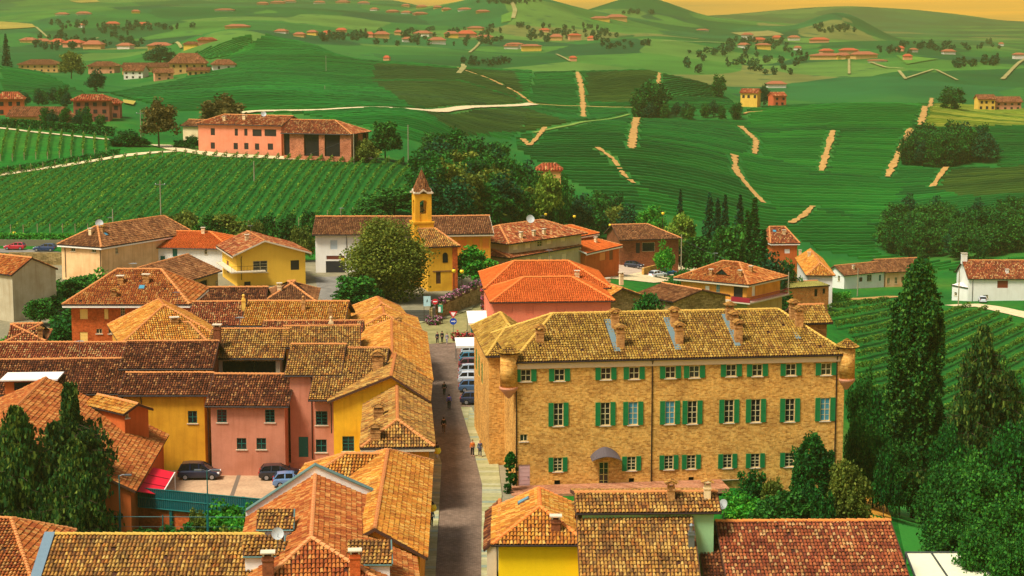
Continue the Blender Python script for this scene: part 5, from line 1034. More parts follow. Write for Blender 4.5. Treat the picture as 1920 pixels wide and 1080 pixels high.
def field_rows(n, poly, ang, ylo, yhi, sp=4.6, st=2.2):
    a = math.radians(ang); dx, dy = math.cos(a), math.sin(a); nx, ny = -dy, dx; pts = [hit(px, py, ylo, yhi) for px, py in poly]
    e = [(p.x * dx + p.y * dy, p.x * nx + p.y * ny) for p in pts]; u = np.arange(min(x for x, y in e) - 20, max(x for x, y in e) + 20, st); v = np.arange(min(y for x, y in e) - 40, max(y for x, y in e) + 40, sp)
    Uu, Vv = np.meshgrid(u, v, indexing='ij'); Vb = Vv + 16 * np.sin(Uu / 85 + 1.3 * n) + 7 * np.sin(Uu / 37 + Vv / 60); X, Y = Uu * dx + Vb * nx, Uu * dy + Vb * ny; Zt = H(X, Y); px, py = proj(X, Y, Zt); ok = pip(poly, px, py) & (Y > ylo) & (Y < yhi)
    if n < 2:
        for q in NOROWS: ok &= ~pip(q, px, py)
    for (PX, PYY, hw) in PATHS:
        bx = (X > PX.min() - hw) & (X < PX.max() + hw) & (Y > PYY.min() - hw) & (Y < PYY.max() + hw) & ok
        if bx.any():
            q = np.stack([X[bx], Y[bx]], 1); d = np.min(np.hypot(q[:, 0, None] - PX[None], q[:, 1, None] - PYY[None]), 1); w_ = ok[bx]; w_[d < hw] = False; ok[bx] = w_
    mk = np.full(X.shape, 'A' if n != 3 else 'B', dtype='<U1')
    for (fp, _a, m_, _l, _h) in FIELDS: mk[pip(fp, px, py)] = m_
    S = np.array([(-.5, 0), (-.45, .86), (0, 1), (.45, .86), (.5, 0)]); nu, nv = X.shape
    wj = .58 * (1 + .3 * RNG.random((nu, nv)))[..., None]; hj = (1.0 * (.8 + .4 * RNG.random((nu, nv))))[..., None]
    V = np.stack([X[..., None] + nx * S[:, 0] * wj * 2, Y[..., None] + ny * S[:, 0] * wj * 2, Zt[..., None] - .1 + S[:, 1] * hj], -1); out = []
    for key in 'AOYB':
        i, j = np.nonzero(ok[:-1] & ok[1:] & (mk[:-1] == key))
        if not len(i): continue
        b0 = (i * nv + j) * 5; b1 = ((i + 1) * nv + j) * 5; Q = np.concatenate([np.stack([b0 + k, b1 + k, b1 + k + 1, b0 + k + 1], 1) for k in range(4)])
        us_, inv = np.unique(Q, return_inverse=True); out.append((key, V.reshape(-1, 3)[us_], inv.reshape(Q.shape)))
    return out
# ------------------------------------------------------------------ dirt paths over the hillsides, then the rows between them
for pts, wd in [([(1082,136),(1090,165),(1093,195),(1094,221)],3.0),([(1243,131),(1235,152),(1238,178),(1237,195)],2.2),([(1194,222),(1188,250),(1184,280)],3.3),([(1388,238),(1404,252),(1418,265),(1415,290)],2.8),([(1377,292),(1380,322),(1402,350),(1432,382)],2.8),([(1562,246),(1552,280),(1540,322)],2.8),([(1747,185),(1732,215),(1725,236)],3.0),([(1708,242),(1690,280),(1664,333)],3.0),([(1774,315),(1748,352)],2.8),([(1523,388),(1508,405),(1482,420)],2.5),([(1925,432),(1890,460),(1862,480)],2.8),([(980,262),(992,275),(1005,262),(1022,240)],2.2),([(1120,278),(1150,300),(1170,330),(1188,345)],1.9),([(858,128),(920,150),(970,175),(997,195)],1.8),([(1430,210),(1400,212),(1395,215)],1.7)]:
    strip('dirt_path', pts, wd * .85, DIRT, 'bare orange dirt path running between the hillside vineyards', lift=.5, y0=450, y1=1400, wob=.5, step=2.2)
strip('gravel_track', [(430,216),(480,210),(600,208),(760,206),(880,202),(965,199),(1000,196)], 5.0, GRAVEL, 'pale gravel track crossing the middle vineyard hill', lift=.5, y0=550, y1=1100)
strip('gravel_track', [(1000,196),(1090,200),(1190,203)], 1.6, DIRT, 'thin track across the middle of the hillside', lift=.5, y0=550, y1=1100)
strip('gravel_track', [(1000,250),(1070,236),(1180,215)], 2.2, plain((110,140,50), .9), 'grassy track under the middle hillside', lift=.4, y0=550, y1=1100)
strip('farm_track', [(-40,333),(40,322),(120,311),(200,298),(270,288),(330,284)], 3.4, GRAVEL, 'white farm track rising to the rose farmhouse', y0=380, y1=620, lift=.15)
strip('farm_track', [(300,272),(340,282),(420,292),(520,296),(640,300),(700,296)], 6, GRAVEL, 'gravel forecourt along the rose farmhouse', y0=380, y1=620, lift=.15)
strip('farm_track', [(-40,238),(60,248),(140,256),(210,263)], 2.6, GRAVEL, 'white track above the small upper vineyard', y0=400, y1=700, lift=.2)
ROWS = {}
for n, (poly, a, lo, hi) in enumerate(MASTER):
    for mk, V, Q in field_rows(n, poly, a, lo, hi): ROWS.setdefault((mk, n), MB()).arr(V, Q)
for (mk, n), mb in ROWS.items():
    o = mb.build('vineyard', VM[mk]); tag(o, {'A': 'deep green rows of vines combed across the distant hillside', 'O': 'brownish green rows of vines on the distant hillside', 'Y': 'yellow green rows of vines below the ridge houses', 'B': 'fresh green rows of vines on the right hillside'}[mk], 'vineyard', 'vineyards on the hillsides', 'stuff')
# bright fields far off
FM1 = dirtmat('field_straw', (140,128,50), (170,150,66), .03); FM2 = dirtmat('field_lime', (62,118,40), (92,136,44), .03); FM3 = dirtmat('field_tan', (120,118,60), (150,138,76), .03)
for poly, m in [([(-40,40),(60,46),(68,52),(-40,58)],FM1),([(130,2),(180,0),(188,4),(150,6)],FM1),([(1370,62),(1440,58),(1470,66),(1400,70)],FM3),([(1680,105),(1760,112),(1700,122)],FM2),([(230,190),(255,193),(250,200),(232,196)],FM1),([(940,30),(962,22),(958,40),(940,44)],FM2)]:
    patch('field', poly, m, 'pale open field among the far vineyards', 'field', .8, 500, 5000, 6)
FROAD = dirtmat('farm_road', (140,132,76), (164,152,96), .05)
for pts, wd in [([(1632,118),(1660,128),(1695,130)],4),([(1685,134),(1698,150)],4),([(1700,148),(1752,131),(1795,152)],3.5),([(1240,78),(1300,80),(1365,83)],4),([(1043,103),(1068,116)],3),([(960,5),(966,20),(962,35)],9),([(68,52),(90,72)],4),([(145,82),(185,72)],3),([(290,84),(340,92)],3),([(860,140),(870,128),(868,122)],5),([(1592,140),(1592,112)],3.5),([(1880,150),(1925,110)],5),([(880,100),(900,80)],4)]:
    strip('farm_road', pts, wd * .6, FROAD, 'pale farm road on the far slopes', lift=1.0, y0=900, y1=6000, step=12, keep=False)
# ------------------------------------------------------------------ houses of the far slopes
def far(label, px, base, w_, h, roof, wc, rc=(150,84,54), Y=None, hip=True, rz=None, wins=0, dp=.75, name='house', group=None):
    p = hit(px, base, 500, 6000) if Y is None else None
    if p is None: p = PY(px, base, Y); p.z = float(H(p.x, p.y)) if False else p.z
    k = p.y / F; W, Hh, rr = w_ * k, h * k, roof * k * .8; D = max(W * dp, 6); rz = rnd.uniform(-.35, .35) if rz is None else rz
    rt = empty(name, (p.x, p.y, p.z), rz, label, 'house', group); x0, x1 = -W / 2, W / 2; mb = MB()
    mb.box(x0, 0, -6, x1, D, Hh); ov = min(.9, W * .06)
    if not hip: mb.add([(x0, 0, Hh), (x0, D, Hh), (x0, D / 2, Hh + rr)], [(0, 2, 1)]); mb.add([(x1, 0, Hh), (x1, D, Hh), (x1, D / 2, Hh + rr)], [(0, 1, 2)])
    mb.build('wall', plaster(wc, amt=.3), rt); mb = MB(); i0 = min(D / 2, W * .3) if hip else 0
    a, b, c, d = [Vector(q) for q in ((x0 - ov, -ov, Hh), (x1 + ov, -ov, Hh), (x1 + ov, D + ov, Hh), (x0 - ov, D + ov, Hh))]; r0, r1 = Vector((x0 - ov + i0, D / 2, Hh + rr + .3)), Vector((x1 + ov - i0, D / 2, Hh + rr + .3))
    P = [[a, b, r1, r0], [c, d, r0, r1]] + ([[d, a, r0], [b, c, r1]] if hip else [])
    tl = p.y < 1250
    for f in P:
        slab(mb, f, .25 if tl else .4, 0)
        if tl: tiles(mb, f, .7, 1.0, 1, 3)
    mb.build('roof', [plain(rc, .9, vary=.25), TL['brown' if rc[1] > 80 else 'red']], rt)
    if wins:
        rows, cols = wins
        for i in range(rows):
            for j in range(cols):
                cx = x0 + W * (j + .5 + rnd.uniform(-.1, .1)) / cols; z = Hh * (i + .42) / rows; ww = min(.6, W / cols * .22); hw = min(.75, Hh / rows * .26)
                mb = MB(); mb.box(cx - ww, -.06, z - hw, cx + ww, -.02, z + hw); mb.build('window', SHDK, rt)
    return rt
OC, WH, YE, PK, RD, BR = (222,170,100), (226,216,194), (236,190,80), (220,150,110), (206,100,60), (150,90,66)
R1, R2 = (156,88,56), (176,76,44)
far('orange three storey house at the left edge above the low roofs', 20, 216, 48, 30, 14, RD, R2, wins=(2,3), rz=.2)
far('low house with spread out brown roofs beside the orange three storey house', 62, 227, 92, 9, 18, OC, R1, hip=False, rz=-.1); far('small house with bright roof in front of the brick apartment house', 112, 222, 36, 10, 10, PK, R2, rz=.2); far('long low house right at the upper left hedge', 105, 232, 70, 8, 12, PK, R1, rz=-.3)
ap = far('brick apartment house with blue grey lower floors and white balconies', 172, 228, 66, 40, 10, BR, R2, wins=(3,4), rz=.1); far('brick side wing of the apartment house', 208, 222, 34, 28, 8, BR, R2, wins=(2,2), rz=.1)
far('white hill house with pale gable at the left of the hill hamlet', 250, 148, 38, 15, 12, WH, R1, hip=False, wins=(2,3), rz=-.2); far('long ochre farm range behind the white gable house', 275, 136, 90, 10, 8, OC, R1, hip=False, rz=.05); far('ochre hill villa with the biggest hipped roof of the hamlet', 352, 137, 66, 18, 22, OC, R1, wins=(2,5), rz=.1); far('small pale house at the right end of the hill hamlet', 420, 131, 42, 10, 10, WH, R1, rz=.2, wins=(1,2)); far('lower pink house under the ochre hill villa', 308, 150, 34, 13, 9, PK, R1, hip=False, rz=.3, wins=(2,2)); far('open loggia house attached to the hill villa', 372, 142, 40, 10, 5, OC, R1, hip=False, wins=(1,4), rz=.1)
far('long brown hill house left of the round olive tree', 72, 135, 72, 14, 10, OC, R1, wins=(2,6), rz=.05); far('brown roofed square house right of the round olive tree', 190, 138, 50, 14, 9, PK, R1, wins=(2,3), rz=-.1)
L_ = [(50,80,28,5,5,OC,'first small house of the far left row'),(80,82,26,5,5,OC,'second small house of the far left row'),(104,84,24,6,6,PK,'third small house of the far left row'),(134,89,36,9,6,PK,'long pink house in the middle of the far left row'),(172,92,34,9,8,OC,'red roofed house with pool in the far left row'),(231,92,26,7,5,WH,'white gabled house far left above the olive tree'),(298,90,42,5,6,OC,'grey roofed barn far left behind the dark tree'),(357,91,26,8,5,YE,'pale yellow house left of the combed vine hill'),(388,81,34,6,5,PK,'pink house behind the combed vine hill'),
 (115,29,22,3,3,WH,'cream house high on the left slope'),(158,28,26,3,4,WH,'white house high on the left slope'),(255,25,15,4,3,YE,'yellow house alone high on the left slope'),(150,52,9,5,3,WH,'little tower like house on the left slope'),(212,48,24,4,4,PK,'red house among dark trees on the left slope'),(270,48,26,3,4,PK,'long red house under the left slope'),(444,53,44,4,4,OC,'row of old houses beyond the hill crest'),(420,21,34,3,2,WH,'white greenhouse strip on the upper slope'),
 (525,62,22,4,4,WH,'white house behind the vine hill crest'),(560,69,20,5,4,OC,'low ochre house under the vine hill crest'),(584,66,18,6,4,YE,'yellow house right behind the vine hill crest'),(612,66,20,4,5,PK,'pink house left of the dark mid grove'),(640,60,20,4,4,PK,'house above the dark mid grove'),(692,70,15,6,5,PK,'narrow house right of the dark mid grove'),(717,72,26,8,6,OC,'square villa in the middle hamlet'),(747,66,15,6,4,OC,'small house between the middle villas'),(765,79,18,6,4,WH,'white house below the middle hamlet'),(790,68,30,6,5,WH,'long white house of the middle hamlet'),(822,83,28,8,6,WH,'white two storey house at the front of the middle hamlet'),(846,71,26,8,5,YE,'yellow white house in the middle hamlet'),(876,70,34,7,7,PK,'big pink house at the right of the middle hamlet'),(890,57,28,5,3,OC,'upper ochre house over the middle hamlet'),(910,73,30,4,4,OC,'farm sheds right of the middle hamlet'),(958,92,26,6,4,WH,'small white house by the pale road'),(967,92,30,9,3,WH,'white three storey house on the middle slope'),(997,96,36,10,3,YE,'long yellow house on the middle slope'),(1020,60,18,4,3,PK,'faint pink house above the yellow row'),(1042,76,22,7,6,OC,'ochre villa on the wooded middle slope'),(1079,75,22,9,3,PK,'red three storey house on the wooded middle slope'),(1107,76,12,5,4,PK,'tiny house right of the red three storey one'),(1075,115,13,7,3,PK,'lone pink farmhouse in the pale fields'),(1126,39,34,5,4,YE,'yellow villa range on the hill spur'),(1158,38,36,6,6,OC,'main ochre villa on the hill spur'),(724,114,11,6,4,PK,'little stone hut on the vineyard crest'),
 (1318,58,22,2,2,WH,'white wall house on the far saddle'),(1402,74,20,9,4,WH,'white tower house in the right hamlet'),(1425,79,26,5,4,PK,'pink roofs of the right hamlet'),(1393,90,20,6,4,WH,'small white villa in the right hamlet'),(1432,93,26,9,3,YE,'yellow house of the right hamlet'),(1457,74,18,4,4,PK,'house above the yellow right hamlet house'),(1490,76,20,6,4,WH,'white house left of the small hill'),(1536,80,36,6,4,PK,'long pink house below the small hill'),(1495,94,14,5,3,WH,'small pale house under the right hamlet'),(1552,112,66,8,4,OC,'long ochre farm range on the right slope'),(1553,101,22,6,4,PK,'raised house above the long farm range'),(1592,99,34,5,4,PK,'brown house behind the long farm range'),(1584,111,30,8,4,YE,'yellow end of the long farm range'),(1625,110,42,8,6,OC,'pale hipped house right of the long farm range'),(1645,117,34,4,1,WH,'white terrace wall house on the right slope'),(1703,114,15,9,4,PK,'narrow pink house on the right slope'),(1686,96,16,6,4,PK,'red roofed house among trees on the right slope'),(1715,98,14,5,3,WH,'pale house among trees on the right slope'),(1781,102,22,6,4,WH,'white house by the lime green field'),(1877,86,10,4,3,WH,'tiny white house far out on the right'),(1912,111,20,9,3,WH,'white house at the right edge of the far slope'),(1457,165,34,8,5,WH,'white farmhouse behind the red ridge house')]
for px, b, w_, h, rf_, c, lb in L_: far(lb, px, b, w_, h, rf_, c, R1 if c != PK else R2)
far('yellow house with terrace on the ridge left of the red house', 1404, 186, 32, 12, 8, YE, R2, Y=905, hip=False, rz=-.4, wins=(1,3)); far('red brick house standing tall on the ridge', 1462, 198, 26, 18, 7, RD, R2, Y=900, rz=.3, wins=(2,2), hip=False)
far('yellow gabled house on the right ridge', 1850, 206, 32, 20, 9, YE, R1, Y=940, hip=False, rz=.1, wins=(2,3)); far('long pinkish farmhouse joined to the yellow gabled ridge house', 1890, 206, 50, 15, 10, PK, R1, Y=946, hip=False, rz=.05, wins=(2,4))
far('half hidden house with terracotta hip roof above the wood', 1030, 322, 44, 3, 12, OC, R2, Y=452, rz=.0)
for i, (px, b) in enumerate([(492,9),(520,7),(545,5),(600,7),(640,6),(682,8),(760,13),(790,15),(820,16),(838,20),(870,20),(905,24),(735,24),(700,20),(760,26),(790,28)]): far('pale house of the hazy town below the skyline', px, b, rnd.uniform(14, 26), 3, 3, rnd.choice([WH, OC, PK]), R1, group='houses of the hazy town')
# far trees, in clumps
FT = [([(40,70),(240,60),(300,88),(60,96)],26,'trees among the far left houses'),([(90,45),(300,44),(400,56),(100,60)],24,'trees of the left far slope'),([(600,68),(690,62),(690,76),(600,78)],22,'trees of the dark mid grove'),([(690,62),(940,52),(940,86),(700,86)],34,'trees of the middle hamlet'),([(960,50),(1110,52),(1180,70),(1000,80)],34,'trees of the wooded middle slope'),([(1110,72),(1240,84),(1230,98),(1120,92)],10,'trees in the hazy hollow'),([(1240,90),(1420,92),(1420,130),(1300,140),(1250,110)],16,'trees of the wood below the right hamlet'),([(1420,100),(1510,92),(1525,130),(1440,150),(1400,140)],12,'trees left of the long farm range'),([(1520,50),(1590,50),(1610,60),(1530,62)],16,'trees on the small hill'),([(1640,84),(1860,76),(1880,92),(1650,104)],22,'trees along the right far slope'),([(900,3),(1015,3),(1015,9),(890,9)],14,'trees on the hill top'),([(1165,22),(1225,20),(1228,26),(1170,28)],8,'trees on the pointed hill'),([(1340,80),(1480,70),(1480,92),(1360,96)],20,'trees of the right hamlet'),([(860,116),(960,118),(930,126),(880,124)],8,'bushes behind the vineyard crest'),([(1780,120),(1870,112),(1870,124),(1790,128)],14,'bushes in the right fields')]
# the far woods: too many small trees to tell one from the next
VS, QS, nb = [], [], 0
for poly, n, g in FT:
    xs = [p[0] for p in poly]; ys = [p[1] for p in poly]; k = 0
    while k < n * 2:
        px, py = rnd.uniform(min(xs), max(xs)), rnd.uniform(min(ys), max(ys))
        if not bool(pip(poly, np.array(px), np.array(py))): continue
        k += 1; p = hit(px, py, 1100, 6000); h = rnd.uniform(3.5, 7); tall = rnd.random() < .15; m = 60
        d = RNG.normal(size=(m, 3)); d /= np.linalg.norm(d, axis=1)[:, None]; d *= (.5 + .5 * RNG.random((m, 1)))
        C = np.array(p) + np.array([0, 0, h * .52]) + d * np.array([h * (.2 if tall else .5)] * 2 + [h * .5]); V, Q = cards(C, h * .26, .3); VS.append(V); QS.append(Q + nb); nb += len(V)
mb = MB(); mb.arr(np.concatenate(VS), np.concatenate(QS)); o = mb.build('far_woods', LF['teal']); tag(o, 'clumps of hazy trees scattered over the far slopes', 'woods', kind='stuff')
# ------------------------------------------------------------------ street, pavements, yards
t = NT('street_setts'); pos = t.n('ShaderNodeNewGeometry').outputs['Position']
b = t.n('ShaderNodeTexBrick', {'Vector': pos, 'Scale': 1.0, 'Mortar Size': .03, 'Brick Width': .35, 'Row Height': .22, 'Color1': (0,0,0,1), 'Color2': (1,1,1,1), 'Mortar': (.5,.5,.5,1)})
c = t.ramp(b.outputs[0], [(0, lin(108,90,74)), (.5, lin(126,105,87)), (1, lin(142,120,100))]); c = t.mix(t.n('ShaderNodeMath', {0: b.outputs[1], 1: .5}, operation='MULTIPLY').outputs[0], c, lin(80,62,48))
n = t.noise(.35, 5, vec=pos); c = t.mix(1.0, c, t.ramp(n, [(.3, (.74, .72, .7, 1)), (.7, (1.15, 1.14, 1.12, 1))]), 'MULTIPLY')
n = t.noise(3, 3, vec=pos); SETTS = t.done(t.mix(1.0, c, t.ramp(n, [(.3, (.85, .85, .85, 1)), (.7, (1.1, 1.1, 1.1, 1))]), 'MULTIPLY'), .85, .2)
t = NT('pavement_slabs'); pos = t.n('ShaderNodeNewGeometry').outputs['Position']; sx = t.n('ShaderNodeSeparateXYZ', {0: pos}); v = t.n('ShaderNodeCombineXYZ', {0: sx.outputs[1], 1: sx.outputs[0]}).outputs[0]
b = t.n('ShaderNodeTexBrick', {'Vector': v, 'Scale': 1.0, 'Mortar Size': .02, 'Brick Width': .75, 'Row Height': 5.0, 'Color1': (0,0,0,1), 'Color2': (1,1,1,1), 'Mortar': (.3,.3,.3,1)})
c = t.ramp(b.outputs[0], [(0, lin(150,146,96)), (.45, lin(164,158,112)), (.8, lin(180,172,128)), (1, lin(130,142,122))]); c = t.mix(t.n('ShaderNodeMath', {0: b.outputs[1], 1: .6}, operation='MULTIPLY').outputs[0], c, lin(96,88,60))
SLABS = t.done(t.mix(1.0, c, t.ramp(t.noise(2.5, 4, vec=pos), [(.3, (.8, .8, .78, 1)), (.7, (1.1, 1.1, 1.08, 1))]), 'MULTIPLY'), .85, .2)
YARD = dirtmat('yard_paving', (170,136,104), (192,158,122), .4)
def flat(name, pts, mat, label, cat, z=None, dz=.03, kind='structure'):
    """level sheet given by its corners in plan"""
    mb = MB(); P = [Vector((x, y, (float(H(x, y)) if z is None else z) + dz)) for x, y in pts]; mb.add(P, [list(range(len(P)))]); o = mb.build(name, mat); tag(o, label, cat, kind=kind); return o
g0 = lambda px, py, z=0: tuple(Pz(px, py, z).xy)
flat('village_ground', [(-110, 196), (-17.5, 196), (-17, 150), (-10, 130), (-1, 130), (1, 176), (30, 182), (22, 215), (15, 286), (-5, 300), (-8, 352), (-40, 352), (-110, 352)], dirtmat('village_ground', (116,110,84), (142,132,104), .3, (110,120,60)), 'worn ground between the houses of the village', 'ground', 0.0, .01)
flat('street', [g0(800,1110), g0(908,1110), g0(917,985), g0(908,925), g0(866,762), g0(884,764), g0(884,636), g0(794,636), g0(800,700), g0(818,850)], SETTS, 'brown cobbled street running away between the houses', 'street', 0.0, .03)
flat('pavement', [g0(780,1110), g0(815,1110), g0(828,870), g0(822,852), g0(800,852)], SLABS, 'pale slab pavement along the left side of the street', 'pavement', 0.0, .14)
flat('pavement', [g0(902,1110), g0(925,1110), g0(941,930), g0(934,870), g0(884,765), g0(864,765), g0(883,828), g0(904,910)], SLABS, 'pale slab pavement along the palazzo', 'pavement', 0.0, .13)
flat('road', [g0(768,638), g0(792,646), g0(900,640), g0(930,575), g0(960,545), g0(915,545), g0(885,580), g0(842,597), g0(782,607), g0(750,612)], GROAD, 'greenish asphalt road crossing at the end of the street', 'road', 0.0, .05)
flat('pavement', [g0(750,612), g0(782,608), g0(842,597), g0(885,580), g0(915,545), g0(905,538), g0(872,568), g0(812,590), g0(750,600)], SLABS, 'curved pavement below the flower wall', 'pavement', 0.0, .15)
flat('road', [g0(590,520), g0(660,518), g0(640,545), g0(700,600), g0(640,600), g0(600,560)], ASPH, 'asphalt lane in front of the white garage house', 'road', 0.0, .05)
mb = MB(); yz = -1.9; mb.add([Vector((*g0(200,882,yz), yz + .02)), Vector((*g0(640,882,yz), yz + .02)), Vector((*g0(600,960,yz), yz + .02)), Vector((*g0(190,945,yz), yz + .02))], [(0, 3, 2, 1)]); o = mb.build('yard', YARD); tag(o, 'tan paved yard with parked cars', 'yard', kind='structure')
mb = MB(); a, b = Pz(450,886,yz), Pz(433,935,yz); mb.add([Vector((a.x-.2,a.y,yz+.03)), Vector((b.x-.2,b.y,yz+.03)), Vector((b.x+.2,b.y,yz+.03)), Vector((a.x+.2,a.y,yz+.03))], [(0,1,2,3)]); o = mb.build('drain_channel', plain((110,96,80), .8)); tag(o, 'narrow drain channel across the paved yard', 'drain', kind='structure')
# lower the land under the sunken yard and garden
flat('road', [(38, 395), (80, 380), (100, 385), (70, 420), (30, 425)], GRAVEL, 'pale road beside the far car park', 'road', None, .1) if False else None
strip('road', [(1140,520),(1190,525),(1235,518),(1300,500)], 7, GRAVEL, 'pale road in front of the restaurant terrace wall', 'road', .15, y0=300, y1=600, keep=False, wob=0)
patch('car_park', [(1165,478),(1260,478),(1290,500),(1235,515),(1165,520),(1150,500)], dirtmat('carpark', (176,152,128), (196,172,146), .3), 'paved forecourt of the restaurant', 'car park', .12, 300, 600, 6)
strip('road', [(1790,575),(1830,572),(1880,582),(1960,600)], 6, GRAVEL, 'light road in front of the large white house', 'road', .15, y0=300, y1=600, keep=False, wob=0)
strip('road', [(1460,552),(1520,560),(1580,562),(1680,556)], 5, DIRT, 'sandy lane in front of the white farmhouse', 'road', .15, y0=300, y1=600, keep=False, wob=0)
strip('road', [(-40,470),(60,472),(118,480)], 6, ASPH, 'road with parked cars below the hedge at left', 'road', .1, y0=300, y1=500, keep=False, wob=0)
patch('garden_path', [(1590,885),(1625,860),(1660,920),(1672,975),(1625,985),(1615,930)], EARTH, 'orange earth path curving round the corner of the palazzo', 'path', .08, 120, 300, 6)
patch('lawn', [(1672,940),(1705,935),(1745,1000),(1760,1060),(1700,1060),(1685,990)], plain((40,120,30), .95, vary=.25), 'clipped lawn beside the earth path', 'lawn', .1, 120, 300, 6)
pz = PAL.M
mb = MB(); mb.box(-.5, -3.4, -.4, PAL.W * .62, .3, .06, M=pz); o = mb.build('terrace', brickmat('terrace_brick', (150,96,66), (166,110,78), (176,124,90), (206,180,140), 1.2)); tag(o, 'brick paved terrace along the foot of the palazzo', 'terrace', kind='structure')
# ------------------------------------------------------------------ walls, fences, awnings
def wallrun(name, pts, th, hts, mat, label, cat='wall', group=None, z0=None):
    """wall along plan points, standing on the ground"""
    mb = MB(); P = [Vector(p) for p in pts]
    for i in range(len(P) - 1):
        a, b = P[i], P[i + 1]; d = (b - a).xy.normalized(); nn = Vector((-d.y, d.x, 0)) * th / 2; za = Vector((0, 0, hts[i])); zb = Vector((0, 0, hts[i + 1])); dn = Vector((0, 0, -1.5))
        mb.add([a - nn + dn, b - nn + dn, b + nn + dn, a + nn + dn, a - nn + za, b - nn + zb, b + nn + zb, a + nn + za], [(0,3,2,1),(4,5,6,7),(0,1,5,4),(1,2,6,5),(2,3,7,6),(3,0,4,7)])
    o = mb.build(name, mat); tag(o, label, cat, group); return o
fw0, fw1 = Pz(808, 603, 0), Pz(906, 566, 0)
wallrun('stone_wall', [fw0, fw0.lerp(fw1, .5), fw1], .5, [2.0, 2.5, 3.0], STONE, 'rough stone retaining wall with flowers on top near the church')
FLW = leafmat('flower_pink', (150,60,110), (190,120,160), (216,160,180)); FLR = leafmat('flower_red', (170,24,40), (200,50,70), (220,120,130)); LF['pink'] = FLW; LF['red'] = FLR
def flowers(P, n, ext, label, mix=(('pink', .6), ('mid', .4)), s=.22, group=None):
    rt = empty('flower_bed', P, 0, label, 'flowers', group)
    for lf, f in mix:
        C = (RNG.random((int(n * f), 3)) - .5) * np.array(ext) + np.array([0, 0, ext[2] / 2]); V, Q = cards(C, s, .4); mb = MB(); mb.arr(V, Q); mb.build('blossoms' if lf in ('pink', 'red') else 'foliage', LF[lf], rt)
    mb = MB(); mb.box(-ext[0] * .45, -ext[1] * .45, -.3, ext[0] * .45, ext[1] * .45, .1); mb.build('planter', WOODD, rt); return rt
for i in range(7):
    f = (i + .5) / 7; p = fw0.lerp(fw1, f); o = flowers(p + Vector((0, 0, 2.1 + f)), 420, (1.6, 1.1, .9), 'trough of pink and purple blossom on the stone retaining wall', group='flower troughs on the stone wall'); o.rotation_euler.z = math.atan2(fw1.y - fw0.y, fw1.x - fw0.x)
flowers(Pz(826, 607, 0) + Vector((-1.0, -.4, .4)), 260, (2.4, 1.0, .9), 'low purple flower bed at the foot of the steps')
flowers(Pz(812, 610, 0), 200, (1.6, 1.0, .9), 'small pink flower bush by the kerb')
flowers(Pz(872, 640, 0) + Vector((0, 0, .5)), 360, (4.0, 1.0, .8), 'row of red geraniums in boxes at the head of the street', (('red', .6), ('mid', .4)))
for i, z in enumerate((.6, 2.2, 3.8, 5.2)): flowers(Pz(907, 610, 0) + Vector((.2, 0, z)), 240, (1.3, 1.0, 1.2), 'hanging pink flower basket on the corner of the pink house', (('pink', .5), ('red', .2), ('olive', .3)), group='flower baskets on the pink house corner')
# steps between tree and flower wall
st = empty('stone_steps', Pz(783, 604, 0), 0, 'dark stone steps climbing left of the flower wall', 'steps')
for i in range(8): mb = MB(); mb.box(-2.2, i * .4, -.5, 2.2, i * .4 + .4, .17 * (i + 1)); mb.build('step', plain((76,74,62), .9), st)
mb = MB(); mb.box(2.25, -.2, -.5, 2.6, 4, 2.2); mb.build('side_wall', plain((110,104,84), .9), st)
# terrace wall of the car park, road wall and hedge at left
P = [hit(x, y, 300, 600) for x, y in ((1205,516),(1240,508),(1278,492))]; wallrun('brick_wall', P, .4, [1.5, 1.7, 2.0], BRK, 'ochre brick terrace wall between car park and road')
P = [Pz(18, 497, 0), Pz(118, 497, 0)]; wallrun('stone_wall', P, .5, [2.4, 2.4], STONE, 'grey stone retaining wall under the road at left')
P = [Pz(-40, 461, 0), Pz(135, 462, 0)]; wallrun('concrete_wall', P, .4, [1.3, 1.3], plain((120,110,84), .9), 'low concrete wall behind the parked red and blue cars')
def hedge(pts, hgt, wd, label, leaf='mid', per=60, ls=.3):
    C = []; P = [Vector(p) for p in pts]
    for a, b in zip(P, P[1:]):
        n = int((b - a).length * per * hgt); t_ = RNG.random((n, 1)); c = np.array(a) + t_ * (np.array(b) - np.array(a)); C.append(c + np.stack([RNG.normal(0, wd * .25, n), RNG.normal(0, wd * .25, n), hgt * RNG.random(n) ** .7], 1))
    V, Q = cards(np.concatenate(C), ls, .5); mb = MB(); mb.arr(V, Q); o = mb.build('hedge', LF[leaf]); tag(o, label, 'hedge'); return o
hedge([Pz(-60, 455, 0), Pz(40, 455, 0), Pz(138, 456, 0)], 2.0, 1.2, 'long clipped hedge above the road with parked cars', 'bright')
hedge([hit(-40, 238, 400, 700), hit(60, 242, 400, 700), hit(150, 250, 400, 700), hit(215, 256, 400, 700)], 2.6, 1.5, 'dark clipped hedge behind the small upper vineyard', 'deep', 40, .4)
hedge([hit(-40, 331, 380, 600), hit(60, 318, 380, 600), hit(160, 302, 380, 600), hit(225, 290, 380, 600)], 1.6, 1.2, 'dark hedge along the white farm track', 'deep', 36, .34)
hedge([hit(1470, 570, 250, 500), hit(1530, 570, 250, 500), hit(1592, 562, 250, 500)], 2.0, 1.4, 'clipped hedge along the sandy lane', 'bright', 40)
hedge([hit(1245, 560, 250, 500), hit(1262, 545, 250, 500), hit(1285, 525, 250, 500)], 2.4, 2.2, 'hedge on the bank left of the balcony house', 'deep', 40)
